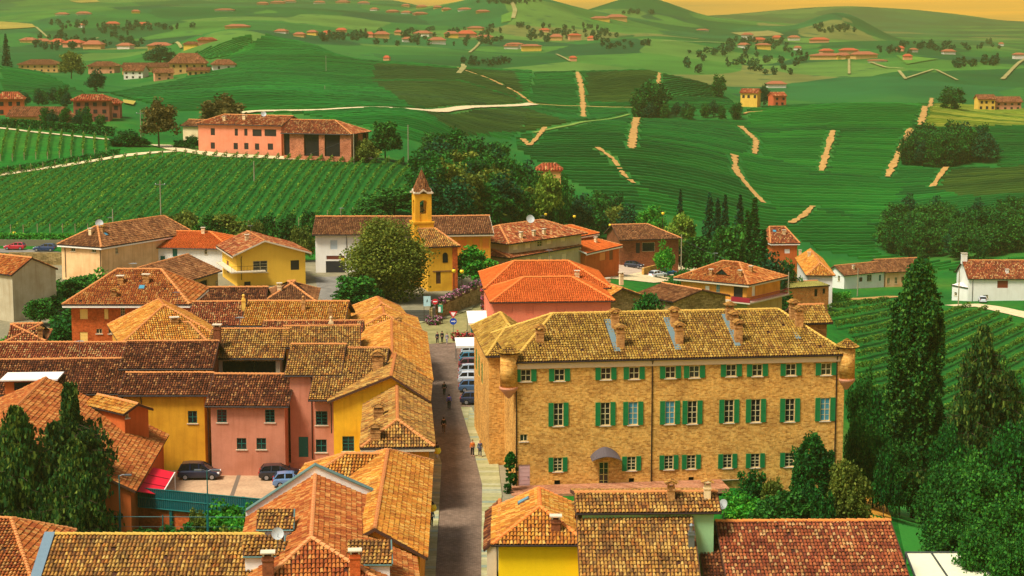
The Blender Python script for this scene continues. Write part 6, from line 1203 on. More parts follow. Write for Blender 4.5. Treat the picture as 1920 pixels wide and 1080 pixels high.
# teal metal fence of the yard
fa, fb = PY(249, 926, 172), PY(548, 951, 166.5); fr = empty('metal_fence', (fa.x, fa.y, -2.2), math.atan2(fb.y - fa.y, fb.x - fa.x), 'teal corrugated metal fence closing the sunken yard', 'fence'); L = (fb - fa).xy.length
mb = MB(); n = int(L / .22)
for i in range(n): x = i * L / n; mb.add([(x, 0, 1.75), (x + .08, -.05, 1.75), (x + .14, -.05, 1.75), (x + .22, 0, 1.75), (x, 0, 3.65), (x + .08, -.05, 3.65), (x + .14, -.05, 3.65), (x + .22, 0, 3.65)], [(0,1,5,4),(1,2,6,5),(2,3,7,6)])
mb.build('panel', plain((14,84,84), .5), fr)
for z in (1.75, 2.7, 3.62): mb = MB(); mb.box(0, -.09, z - .04, L, -.05, z + .04); mb.build('rail', plain((40,120,112), .5), fr)
for i in range(5): x = .2 + i * L / 4.4; mb = MB(); mb.box(x - .14, .0, -.5, x + .14, .25, 3.6); mb.build('post', plain((16,84,80), .5), fr)
mb = MB(); mb.box(0, .26, -.8, L, .6, 1.7); mb.build('base_wall', BRKR, fr)
# garden wire fence in front
ps = [(141,968,1015),(305,966,1012),(223,968,1015),(388,966,1020),(62,968,1010),(470,968,1015)]
gf = empty('wire_fence', (*PY(60, 968, 160).xy, -2), 0, 'thin green post and wire fence across the lower left garden', 'fence'); o0 = gf.location
mb = MB(); a, b = PY(40, 968, 160) - o0, PY(545, 970, 160) - o0; mb.tube([a, b], .035, 5); mb.tube([a - Vector((0, 0, .9)), b - Vector((0, 0, .9))], .012, 4); mb.build('rail', TEAL, gf)
for x, ya, yb in ps: p = PY(x, ya, 160) - o0; mb = MB(); mb.tube([(p.x, p.y, -.5), tuple(p)], .06, 6); mb.build('post', TEAL, gf)
def lamp_pole(px, ytop, Y, zb, label, arms=1, col=TEAL):
    p = PY(px, ytop, Y); rt = empty('lamp_post', (p.x, p.y, zb), 0, label, 'lamp post'); h = p.z - zb
    mb = MB(); mb.tube([(0, 0, -.3), (0, 0, h)], .08, 8, r2=.05); mb.build('pole', col, rt)
    for s in ((-1, 1) if arms == 2 else (1,)): mb = MB(); mb.tube([(0, 0, h - .1), (s * .3, 0, h + .05), (s * .75, 0, h + .02)], .03, 5); mb.box(min(s * .5, s * 1.1), -.16, h - .03, max(s * .5, s * 1.1), .16, h + .08); mb.build('lamp_head', STEEL, rt)
    return rt
lamp_pole(223, 891, 160, -2, 'tall green lamp post in front of the orange garden wall'); lamp_pole(388, 882, 158, -2, 'tall green lamp post in front of the teal fence', 2)
def globe_lamp(px, py, Y, label, wall=False, zb=0, dx=-.6):
    p = PY(px, py, Y); rt = empty('globe_lamp', (p.x, p.y, p.z if wall else zb), 0, label, 'street lamp'); z = 0 if wall else p.z - zb
    m = plain((246,206,40), .35); mb = MB(); mb.lathe([(.05, z - .36), (.26, z - .27), (.36, z), (.28, z + .25), (.04, z + .36)], (0, 0, 0), 14); mb.build('globe', m, rt, True)
    mb = MB(); mb.lathe([(.2, z + .3), (.12, z + .42), (.03, z + .55)], (0, 0, 0), 10)
    if wall: mb.tube([(0, 0, z + .5), (dx * .5, 0, z + .62), (dx, 0, z + .3)], .035, 6)
    else: mb.tube([(0, 0, -.3), (0, 0, z - .3)], .07, 8)
    mb.build('bracket' if wall else 'pole', GUT, rt); return rt
globe_lamp(820, 845, 172, 'yellow globe lamp bracketed at the corner of the narrow street house', True); globe_lamp(811, 952, 152, 'nearest yellow globe lamp on the long terracotta roofed house', True); globe_lamp(775, 598, 262, 'yellow globe lamp at the far end of the golden row', True)
globe_lamp(866, 509, 306, 'yellow globe lamp right of the church pilaster'); globe_lamp(851, 508, 309, 'yellow globe lamp against the church pilaster'); globe_lamp(27, 437, 384, 'yellow globe lamp post beside the hedge at left'); globe_lamp(643, 487, 332, 'yellow globe lamp by the garage door', True)
for px, py, Y in ((1023,402,420),(1077,406,420),(1144,422,430),(1243,400,430)): globe_lamp(px, py, Y, 'small white topped lamp post behind the villa roofs', False, float(H(PY(px, py, Y).x, Y))).__setitem__('group', 'lamp posts behind the villa roofs')
# orange house with red awning at the left yard
HS['LH'] = house('low orange walled house with long red roof sloping to the yard', (254,921), (316,815), 2.2, 26, 6.2, 'x', rf=.48, ov=.5, ovs=.35, wall=TERR, tile='amber', zg=-2.2)
HS['LHd'] = house('small orange attic house riding on the long red roof', (156,759), (232,777), 6.0, 3.6, .8, 'x', rf=.5, ov=.35, ovs=.35, wall=TERR, tile='gold', zg=2.0, wins=[(237,777,6,13,'dark','r')])
aw = empty('awning', (0, 0, 0), 0, 'bright red awning over the yard beside the long red roof', 'awning')
A0, A1, A2, A3 = [Pz(*q) for q in ((287,876,1.6),(328,886,.6),(303,928,.6),(258,921,1.6))]; A1, A2 = Pz(328,886,.7), Pz(303,928,.7)
mb = MB(); slab(mb, [A0, A3, A2, A1], .05); mb.build('fabric', plain((226,14,48), .8, vary=.06), aw)
mb = MB(); mb.tube([A1, A2], .07, 6); mb.build('front_bar', WHITE, aw)
for f in (.33, .66): mb = MB(); mb.tube([A0.lerp(A3, f) + Vector((0, 0, .03)), A1.lerp(A2, f) + Vector((0, 0, .03))], .03, 4); mb.build('seam', plain((120,10,30), .8), aw)
for q in (A1, A2): mb = MB(); mb.tube([q, (q.x, q.y, -1.9)], .04, 5); mb.build('support', WHITE, aw)
# stair rail in the yard
rl = empty('stair_railing', (*Pz(540, 882, -1.9).xy, -1.9), 0, 'green tube railing by the yard door', 'railing')
for z in (.9, 1.6, 2.2): mb = MB(); mb.tube([(-1.2, 0, z), (2.2, 0, z)], .03, 5); mb.build('rail', plain((70,90,30), .6), rl)
for x in (-1.2, .5, 2.2): mb = MB(); mb.tube([(x, 0, 0), (x, 0, 2.2)], .035, 5); mb.build('post', plain((70,90,30), .6), rl)
mb = MB(); mb.box(-1.3, -.3, -.2, 2.3, 1.4, .85); mb.build('landing', PINK, rl)
# market canopies
def canopy(px, py, Y, w_, d, z, label, slant=.35):
    p = PY(px, py, Y); rt = empty('market_canopy', (p.x, Y, 0), .1, label, 'canopy'); mb = MB(); slab(mb, [Vector((-w_/2, -d/2, z - slant)), Vector((w_/2, -d/2, z - slant)), Vector((w_/2, d/2, z + slant)), Vector((-w_/2, d/2, z + slant))], .06); mb.build('cover', WHITE, rt)
    mb = MB(); mb.box(-w_/2, -d/2 - .01, z - slant - .3, w_/2, -d/2 + .03, z - slant - .03); mb.build('valance', WHITE, rt)
    for x in (-w_/2 + .1, w_/2 - .1):
        for y in (-d/2 + .1, d/2 - .1): mb = MB(); mb.tube([(x, y, 0), (x, y, z - .1 + (slant if y > 0 else -slant) * .9)], .04, 5); mb.build('leg', STEEL, rt)
canopy(872, 646, 246, 2.6, 2.6, 2.6, 'white market canopy at the street corner of the palazzo wing'); canopy(905, 604, 266, 4.4, 3.6, 2.8, 'white market canopy farther back by the pink house', .6)
mb = MB(); p = Pz(899, 602, 0); mb.box(p.x - 1.1, 268.5, 0, p.x + 1.1, 270.6, 2.9); o = mb.build('market_stall', plain((40,110,110), .7)); tag(o, 'small dark teal kiosk behind the farther white canopy', 'kiosk')
# glazed pergola at the lower right corner
pg = empty('pergola', (*PY(1700, 1050, 142).xy, 0), 0, 'white roofed glazed pergola with dark frame at the lower right', 'pergola'); c = pg.location; Q = [Pz(x, y, 2.2) - c for x, y in ((1698,1037),(1812,1037),(1880,1100),(1722,1100))]
mb = MB(); slab(mb, Q[::-1], .06); mb.build('glazing', plain((226,222,186), .4), pg); up = Vector((0, 0, .06))
for a, b in ((0, 1), (1, 2), (2, 3), (3, 0)): mb = MB(); mb.tube([Q[a] + up, Q[b] + up], .09, 5); mb.build('frame', plain((60,64,60), .5), pg)
mb = MB(); mb.tube([Q[0].lerp(Q[1], .42) + up, Q[3].lerp(Q[2], .42) + up], .08, 5); mb.build('rafter', plain((60,64,60), .5), pg)
for q in Q: mb = MB(); mb.box(q.x - .07, q.y - .07, -2.5, q.x + .07, q.y + .07, q.z); mb.build('post', plain((60,64,60), .5), pg)
# ------------------------------------------------------------------ signs
def pole_sign(px, py, h, label): p = Pz(px, py, 0); rt = empty('road_sign', p, 0, label, 'road sign'); mb = MB(); mb.tube([(0, 0, -.2), (0, 0, h)], .045, 6); mb.build('pole', STEEL, rt); return rt
def disc(mb, r, y, z, n=20, m=0, x=0): mb.add([(x + r * math.cos(2 * math.pi * i / n), y, z + r * math.sin(2 * math.pi * i / n)) for i in range(n)] + [(x + r * math.cos(2 * math.pi * i / n), y + .03, z + r * math.sin(2 * math.pi * i / n)) for i in range(n)], [list(range(n)), list(range(n, 2*n))[::-1]] + [(i, n + i, n + (i+1) % n, (i+1) % n) for i in range(n)], m)
def tri(mb, r, y, z, m=0): mb.add([(-r, yy, z + r * .58) for yy in (y, y + .03)] + [(r, yy, z + r * .58) for yy in (y, y + .03)] + [(0, yy, z - r * 1.15) for yy in (y, y + .03)], [(0,4,2),(1,3,5),(0,2,3,1),(2,4,5,3),(4,0,1,5)], m)
RED, BLU, SW = plain((206,30,40), .5), plain((20,70,170), .5), plain((240,238,230), .5)
sg = pole_sign(850, 626, 3.2, 'give way triangle over a blue arrow disc at the junction'); mb = MB(); tri(mb, .62, -.08, 2.95); o = mb.build('give_way_plate', RED, sg); mb = MB(); tri(mb, .36, -.095, 2.96); mb.build('white_centre', SW, o)
mb = MB(); disc(mb, .5, -.08, 1.85); o = mb.build('arrow_disc', BLU, sg); mb = MB(); mb.box(-.3, -.1, 1.8, .2, -.084, 1.92); mb.add([(.12, -.1, 1.68), (.36, -.1, 1.86), (.12, -.1, 2.04)], [(0, 1, 2)]); mb.build('arrow', SW, o)
sg = pole_sign(816, 606, 3.6, 'red no entry sign by the flower wall'); mb = MB(); disc(mb, .42, -.08, 3.3); o = mb.build('no_entry_disc', RED, sg); mb = MB(); mb.box(-.3, -.1, 3.23, .3, -.084, 3.37); mb.build('white_bar', SW, o)
def board(px, py, w_, h, z, mat, label):
    p = Pz(px, py, 0); rt = empty('notice_board', p, 0, label, 'notice board'); mb = MB(); mb.box(-w_/2, -.04, z, w_/2, .04, z + h); mb.build('panel', mat, rt)
    for x in (-w_/2 + .06, w_/2 - .06): mb = MB(); mb.tube([(x, .06, -.2), (x, .06, z + h)], .04, 5); mb.build('leg', GUT, rt)
    return rt
bd = board(801, 606, 1.05, 1.5, 2.6, plain((170,206,206), .6), 'pale blue map board left of the no entry sign'); mb = MB(); mb.add([(-.1, -.06, 3.2), (.1, -.06, 3.3), (.05, -.06, 3.7), (-.05, -.06, 3.5)], [(0, 1, 2, 3)]); mb.build('map_outline', SHDK, bd)
bd = board(826, 606, .7, 1.2, 1.6, plain((60,150,110), .6), 'green and white notice board right of the no entry sign'); mb = MB(); mb.box(-.3, -.06, 1.7, .05, -.045, 2.5); mb.build('poster', SW, bd)
# ------------------------------------------------------------------ utility poles, wires, dishes
def upole(px, top, Y, label, cross=True, base=None):
    p = PY(px, top, Y); g = float(H(p.x, Y)) if base is None else base; rt = empty('utility_pole', (p.x, Y, g), 0, label, 'utility pole'); h = p.z - g; mb = MB(); mb.tube([(0, 0, -.5), (0, 0, h)], .15, 7, r2=.1); mb.build('pole', plain((150,140,110), .9), rt)
    if cross:
        mb = MB(); mb.box(-1.1, -.08, h - 1.0, 1.1, .08, h - .86); o = mb.build('crossarm', STEEL, rt)
        for x in (-1, 0, 1): mb = MB(); mb.lathe([(.05, 0), (.08, .08), (.05, .2)], (x, 0, h - .86), 6); mb.build('insulator', SW, o)
    return Vector((p.x, Y, p.z - .9))
P1 = upole(300, 338, 404, 'tall concrete pole with crossarm at the foot of the left vineyard'); P2 = upole(476, 302, 438, 'thin pole standing inside the left vineyard', False); P3 = upole(663, 250, 458, 'thin pole in front of the open brick barn', False); P0 = upole(211, 392, 372, 'small pole above the cream house roof', False)
P4 = upole(263, 206, 492, 'wooden pole left of the rusty brown tree'); P5 = upole(1278, 440, 396, 'tall lamp pole at the car park corner', False); P6 = upole(1479, 510, 352, 'thin pole in front of the crumbling brick shed', False); P7 = upole(1609, 503, 470, 'thin pole in front of the white farmhouse', False); P8 = upole(1799, 505, 420, 'pole before the porch of the large white house', False); P9 = upole(765, 234, 478, 'thin pole right of the leafy tree by the barn', False)
for px, tp, Y in ((611,104,1000),(609,160,860),(496,186,760)): bpy.data.objects[0] if upole(px, tp, Y, 'thin white pole far up on the middle vineyard hill at ' + {611: 'its crest', 609: 'the olive plots', 496: 'the long track'}[px], False) is None else 0
def wire(a, b, label, sag=1.0):
    mb = MB(); mb.tube([a.lerp(b, i / 12) - Vector((0, 0, sag * 4 * (i / 12) * (1 - i / 12))) for i in range(13)], .025, 4); o = mb.build('overhead_wire', plain((60,64,60), .6)); tag(o, label, 'wire')
wire(P0, P1, 'overhead wire from the cream house to the concrete pole'); wire(P1, P2, 'overhead wire rising over the left vineyard'); wire(P2, P3, 'overhead wire from the vineyard to the barn'); wire(P5, P6, 'overhead wire over the balcony house'); wire(P6, P7, 'overhead wire towards the white farmhouse')
def dish(px, py, Y, r, label, rz=.3):
    p = PY(px, py, Y); rt = empty('satellite_dish', p, rz, label, 'satellite dish'); prof = [(r * i / 6, .28 * r * (i / 6) ** 2) for i in range(7)]; M = Matrix.Rotation(R(65), 4, 'X'); mb = MB(); k = 16
    vs = [M @ Vector((q * math.cos(2*math.pi*j/k), q * math.sin(2*math.pi*j/k), z)) for q, z in prof for j in range(k)]; mb.add(vs, [(i*k+j, i*k+(j+1)%k, (i+1)*k+(j+1)%k, (i+1)*k+j) for i in range(6) for j in range(k)]); mb.build('reflector', plain((176,180,176), .5), rt, True)
    mb = MB(); mb.tube([(0, .02, -1.2), (0, .02, 0)], .03, 5); mb.build('mast', STEEL, rt); mb = MB(); mb.tube([(0, 0, -r * .7), (0, -r * .8, .1)], .02, 4); mb.build('arm', STEEL, rt)
dish(520, 1001, 124, .43, 'grey satellite dish on the nearest big house'); dish(1357, 946, 143, .42, 'grey satellite dish beside the mint wall', -.8); dish(186, 419, 328, .7, 'round satellite dish on the cream house'); dish(994, 411, 350, .8, 'white satellite dish on the grey beige villa'); dish(494, 214, 470, .7, 'satellite dish on the rose farmhouse roof')
# dormers and parapets of the nearest big house
def dormer(h, px0, px1, py, z, D, rise, label_wall, tile, mir=False):
    a, b = Pz(px0, py, z), Pz(px1, py, z); o = h.root; Mi = h.Mi; a, b = Mi @ a, Mi @ b
    A = [Vector((a.x, a.y, a.z)), Vector((b.x, b.y, b.z)), Vector((b.x, b.y + D, b.z + rise)), Vector((a.x, a.y + D, a.z + rise))]; mb = MB(); slab(mb, A, .1); tiles(mb, A, .27, .43, 1, 4); d = mb.build('dormer', [TBASE, TL[tile]], o)
    mb = MB(); e = .15; mb.add([(a.x + e, a.y + e, a.z - 1.6), (b.x - e, b.y + e, b.z - 1.6), (b.x - e, b.y + e, b.z - .02), (a.x + e, a.y + e, a.z - .02), (a.x + e, a.y + D, a.z - 1.6), (b.x - e, b.y + D, b.z - 1.6), (b.x - e, b.y + D, b.z + rise - .12), (a.x + e, a.y + D, a.z + rise - .12)], [(0,1,2,3),(1,5,6,2),(4,0,3,7),(5,4,7,6)]); mb.build('dormer_wall', label_wall, d)
    mb = MB(); mb.tube([A[0] - Vector((0, 0, .06)), A[1] - Vector((0, 0, .06))], .07, 6); mb.tube([A[1] + Vector((.03, 0, 0)), A[2] + Vector((.03, 0, 0))], .06, 5); mb.build('dormer_gutter', COPPER, d)
Ch = HS['C']
dormer(Ch, 480, 550, 993, 9.4, 2.6, .8, WHT, 'old'); dormer(Ch, 455, 532, 1043, 8.6, 2.4, .8, WHT, 'old'); dormer(Ch, 652, 735, 1058, 8.5, 2.8, .9, WHT, 'old')
chimney(Ch, 503, 1082, .75, 1.5, BRKB, cap='flat'); chimney(Ch, 666, 1078, .7, 1.5, BRKR, cap='flat')
# raised white gable wall with copper cap at its far end
f = lambda x, y: Ch.f(x, y)
mb = MB(); D = Ch.D; top = [(-.1, f(0, 0) + .5 - .0), (Ch.W * .42, Ch.he + 3.3 + .75), (Ch.W + .1, Ch.he + .5)]; top[0] = (-.1, Ch.he + .5)
vs = [Vector((x, y, z)) for y in (D - .15, D + .35) for x, z in [(-.1, 3), (Ch.W + .1, 3)] + top[::-1]]; n = 5
mb.add(vs, [list(range(n)), list(range(n, 2*n))[::-1]] + [(i, n + i, n + (i+1) % n, (i+1) % n) for i in range(n)]); o = mb.build('parapet', WHT, Ch.root)
mb = MB()
for (xa, za), (xb, zb) in zip(top, top[1:]): slab(mb, [Vector((xa, D - .28, za + .1)), Vector((xb, D - .28, zb + .1)), Vector((xb, D + .48, zb + .1)), Vector((xa, D + .48, za + .1))], .09)
mb.build('coping', COPPER, o)
F2 = HS['F2']; mb = MB(); slab(mb, [Vector((-.75, 0, F2.he + .12)), Vector((-.02, 0, F2.he + .12)), Vector((-.02, F2.D / 2, F2.he + 2.7 + .2)), Vector((-.75, F2.D / 2, F2.he + 2.7 + .2))], .25); mb.build('verge_flashing', plain((112,134,144), .45, .3), F2.root)
# garden growth below the teal fence and in front of the palazzo
for k, px, tp, Y, w_, lb in [('shrub_bright',420,940,166,90,'feathery bright bush in front of the teal fence'),('shrub_olive',368,955,165,50,'small olive bush left of the feathery one'),('shrub_bright',462,948,164,60,'bright bush at the right end of the teal fence'),('shrub_deep',330,985,160,90,'dark weedy growth along the wire fence'),('shrub',260,992,160,80,'weedy bush under the orange garden wall'),('shrub_olive',430,990,158,80,'olive weeds behind the nearest mottled roof'),('shrub_deep',200,990,160,70,'dark shrub at the foot of the shaggy conifers')]: tree(k, px, tp, Y, w_, lb, cat='bush', name='bush', zb=-2)

def antenna(h, px, py, ht=2.2):
    q = roofpt(h, px, py)
    if q is None: return
    mb = MB(); mb.tube([(q.x, q.y, q.z - .2), (q.x, q.y, q.z + ht)], .025, 5)
    for k in range(5): l = .55 - .07 * k; mb.tube([(q.x - l, q.y + .18 * k, q.z + ht - .1), (q.x + l, q.y + .18 * k, q.z + ht - .1)], .012, 4)
    mb.tube([(q.x, q.y - .1, q.z + ht - .1), (q.x, q.y + .85, q.z + ht - .1)], .015, 4); mb.build('antenna', STEEL, h.root)
for k, x, y in (('L9',250,524),('L18',470,446),('L16',205,430),('L20',640,412),('P2',1030,496),('L28',1340,496),('L10',333,580),('R10',150,676),('L12',450,630),('FR4',1500,968),('L23',1020,425),('L31',1640,495)): antenna(HS[k], x, y)
# ------------------------------------------------------------------ cars
TYRE = plain((22,22,24), .9); RIM = plain((170,172,176), .35, .7); LAMP = plain((230,232,226), .2); TAIL = plain((170,16,20), .3)
CARM = {}
def carpaint(rgb):
    if rgb not in CARM:
        t = NT('car_paint_%d_%d_%d' % rgb); t.b.inputs['Coat Weight'].default_value = .6; t.b.inputs['Coat Roughness'].default_value = .08; CARM[rgb] = t.done(lin(*rgb), .35, .5)
    return CARM[rgb]
def loft(mb, secs, m=0, mtop=None, mside=None):
    k = len(secs[0]); vs = [p for s in secs for p in s]; n = len(secs); fs = []; b = mb.n
    mb.add(vs, [], m)
    for i in range(n - 1):
        for j in range(k - 1):
            mb.f.append([b + i*k+j, b + (i+1)*k+j, b + (i+1)*k+j+1, b + i*k+j+1]); mb.m.append(m)
    mb.f.append([b + j for j in range(k)]); mb.m.append(m); mb.f.append([b + (n-1)*k + j for j in range(k)][::-1]); mb.m.append(m)
CARPROTO = {}
def car_meshes(kind):
    H_, rear, ws0 = {'hatch': (1.46, .1, 2.95), 'estate': (1.46, .05, 2.9), 'van': (1.68, .0, 3.2)}[kind]; L = 4.2; w = .86
    mb = MB(); S = []
    for x, zt, ws in ((0, .66, .88), (.05, .86, .95), (.3, .95, .99), (1.2, .97, 1), (2.6, .97, 1), (3.2, .93, 1), (3.75, .82, .97), (4.08, .68, .9), (4.2, .5, .82)):
        a = w * ws; zb = .24 if .2 < x < 4 else .34; S.append([(x, -a*.96, zb), (x, -a, zb+.18), (x, -a, zt-.14), (x, -a*.93, zt), (x, 0, zt+.03), (x, a*.93, zt), (x, a, zt-.14), (x, a, zb+.18), (x, a*.96, zb)])
    loft(mb, S); body = mb
    mb = MB(); S = []
    for x, z, ws in ((rear + .08, .95, .9), (rear + .42, H_ - .06, .76), (1.2, H_, .75), (2.0, H_ - .01, .75), (ws0 - .75, H_ - .1, .76), (ws0 + .12, .95, .88)):
        a = w * ws; S.append([(x, -min(a + .06, w*.93) if z > 1 else -a, .94), (x, -a, z), (x, 0, z + (.02 if z > 1 else 0)), (x, a, z), (x, min(a + .06, w*.93) if z > 1 else a, .94)])
    loft(mb, S); cabin = mb
    mb = MB()
    R_ = [(rear + .42, H_ - .05, .765), (1.2, H_ + .012, .755), (2.0, H_ + .005, .755), (ws0 - .72, H_ - .085, .765)]
    for (xa, za, wa), (xb, zb, wb) in zip(R_, R_[1:]): mb.add([(xa, -w*wa, za), (xb, -w*wb, zb), (xb, 0, zb+.025), (xa, 0, za+.025), (xb, w*wb, zb), (xa, w*wa, za)], [(0,1,2,3),(3,2,4,5)])
    for s in (-1, 1):
        for (xa, za), (xb, zb) in (((rear + .06, .93), (rear + .46, H_ - .04)), ((1.25, .93), (1.27, H_)), ((2.15, .93), (2.1, H_ - .02)), ((ws0 + .12, .93), (ws0 - .74, H_ - .09))):
            wd = .07; ya, yb = s * w * .925, s * w * .765; mb.add([(xa - wd, ya, za), (xa + wd, ya, za), (xb + wd, yb, zb), (xb - wd, yb, zb)], [(0,1,2,3)])
    return body, cabin, mb
def car(label, pos, rz, rgb, kind='hatch', sc=1.0, group=None):
    if kind not in CARPROTO: CARPROTO[kind] = [x for x in car_meshes(kind)]
    rt = empty('parked_car', pos, rz, label, 'car', group); rt.scale = (sc,) * 3; P = carpaint(rgb); off = Vector((-2.1, 0, 0))
    def mk(mbx, name, mat, parent=rt, smooth=False):
        key = (kind, name)
        if key not in CARPROTO:
            o = mbx.build(name, mat, parent, smooth); o.data.transform(Matrix.Translation(off)); CARPROTO[key] = o.data
        else:
            o = bpy.data.objects.new(name, CARPROTO[key]); COL.objects.link(o); o.parent = parent
        o.material_slots[0].link = 'OBJECT'; o.material_slots[0].material = mat; return o
    b, c, r = CARPROTO[kind]; mk(b, 'body', P, smooth=False); mk(c, 'windows', GLASS); mk(r, 'roof', P)
    for x in (.78, 3.42):
        for s in (-1, 1):
            mb = MB(); M = Matrix.Translation((x - 2.1, s * .78, .32)) @ Matrix.Rotation(math.pi / 2, 4, 'X'); mb.lathe([(.3, -.1), (.32, -.06), (.32, .06), (.3, .1)], (0, 0, 0), 14); mb.v = [tuple(M @ Vector(p)) for p in mb.v]; wh = mb.build('wheel', TYRE, rt)
            mb = MB(); mb.lathe([(.2, -.012), (.2, .012)], (0, 0, 0), 10); M = Matrix.Translation((x - 2.1, s * .885, .32)) @ Matrix.Rotation(math.pi / 2, 4, 'X'); mb.v = [tuple(M @ Vector(p)) for p in mb.v]; mb.build('rim', RIM, wh)
    for s in (-1, 1):
        mb = MB(); mb.box(1.78, s * .6 - .16, .62, 2.03, s * .6 + .14, .76); mb.build('headlight', LAMP, rt); mb = MB(); mb.box(-2.115, s * .66 - .13, .7, -1.98, s * .66 + .13, .9); mb.build('tail_light', TAIL, rt)
        mb = MB(); mb.box(.75, s * .93 - .09, .95, .9, s * .93 + .09, 1.1); mb.build('mirror', P, rt)
    return rt
yz = -1.88
def atz(px, py, z): return Pz(px, py, z)
p = atz(372, 901, yz); car('dark blue people carrier parked against the yellow wall', (p.x, p.y + .9, yz), .02, (14,20,50), 'van', 1.04)
p = atz(524, 902, yz); car('black estate car parked beside the stair railing', (p.x, p.y + 1.0, yz), .06, (16,18,34), 'estate', 1.05); p = atz(549, 914, yz); car('silver blue estate car half hidden by the orange wing', (p.x, p.y + .6, yz), .1, (96,130,170), 'estate', 1.0)
for px, py, col, kd, lb in [(872,757,(20,30,60),'hatch','dark blue hatchback nearest in the street row'),(868,734,(60,90,120),'hatch','steel blue car second from the front of the street row'),(866,718,(190,196,198),'estate','white estate car in the middle of the street row'),(866,704,(150,160,166),'hatch','pale silver car behind the white estate in the street row'),(866,692,(90,20,34),'hatch','dark red car in the street row'),(866,680,(40,110,130),'hatch','teal car near the far end of the street row'),(868,668,(160,176,180),'hatch','grey car at the far end of the street row')]:
    p = atz(px + 24, py, 0.04); car(lb, (p.x, p.y, .04), rnd.uniform(-.05, .1) , col, kd, 1.0, 'cars parked beside the palazzo wing')
p = Pz(28, 468, 0.1); car('red car on the road below the clipped hedge', (p.x, p.y, float(H(p.x, p.y)) + .12), 3.1, (190,16,50), 'hatch', 1.0); p = Pz(84, 471, 0.1); car('dark blue estate on the road below the clipped hedge', (p.x, p.y, float(H(p.x, p.y)) + .12), 3.1, (24,50,92), 'estate', 1.05)
for px, py, rz, col, lb in [(1189,503,-.5,(20,26,50),'dark car alone at the edge of the restaurant forecourt'),(1216,497,.9,(120,150,170),'blue grey car in the restaurant row'),(1223,494,.9,(40,110,60),'green car in the restaurant row'),(1230,492,.9,(220,224,224),'white car in the restaurant row'),(1237,490,.9,(200,206,210),'silver car in the restaurant row'),(1244,488,.9,(226,228,228),'bright white car at the end of the restaurant row'),(1233,521,.7,(226,230,226),'white car on the road below the terrace wall'),(1252,517,.7,(60,130,170),'light blue car on the road below the terrace wall'),(1842,567,1.4,(214,218,220),'white car in front of the large white house')]:
    p = hit(px, py, 300, 600); car(lb, (p.x, p.y, p.z + .12), rz, col, 'hatch', 1.0)
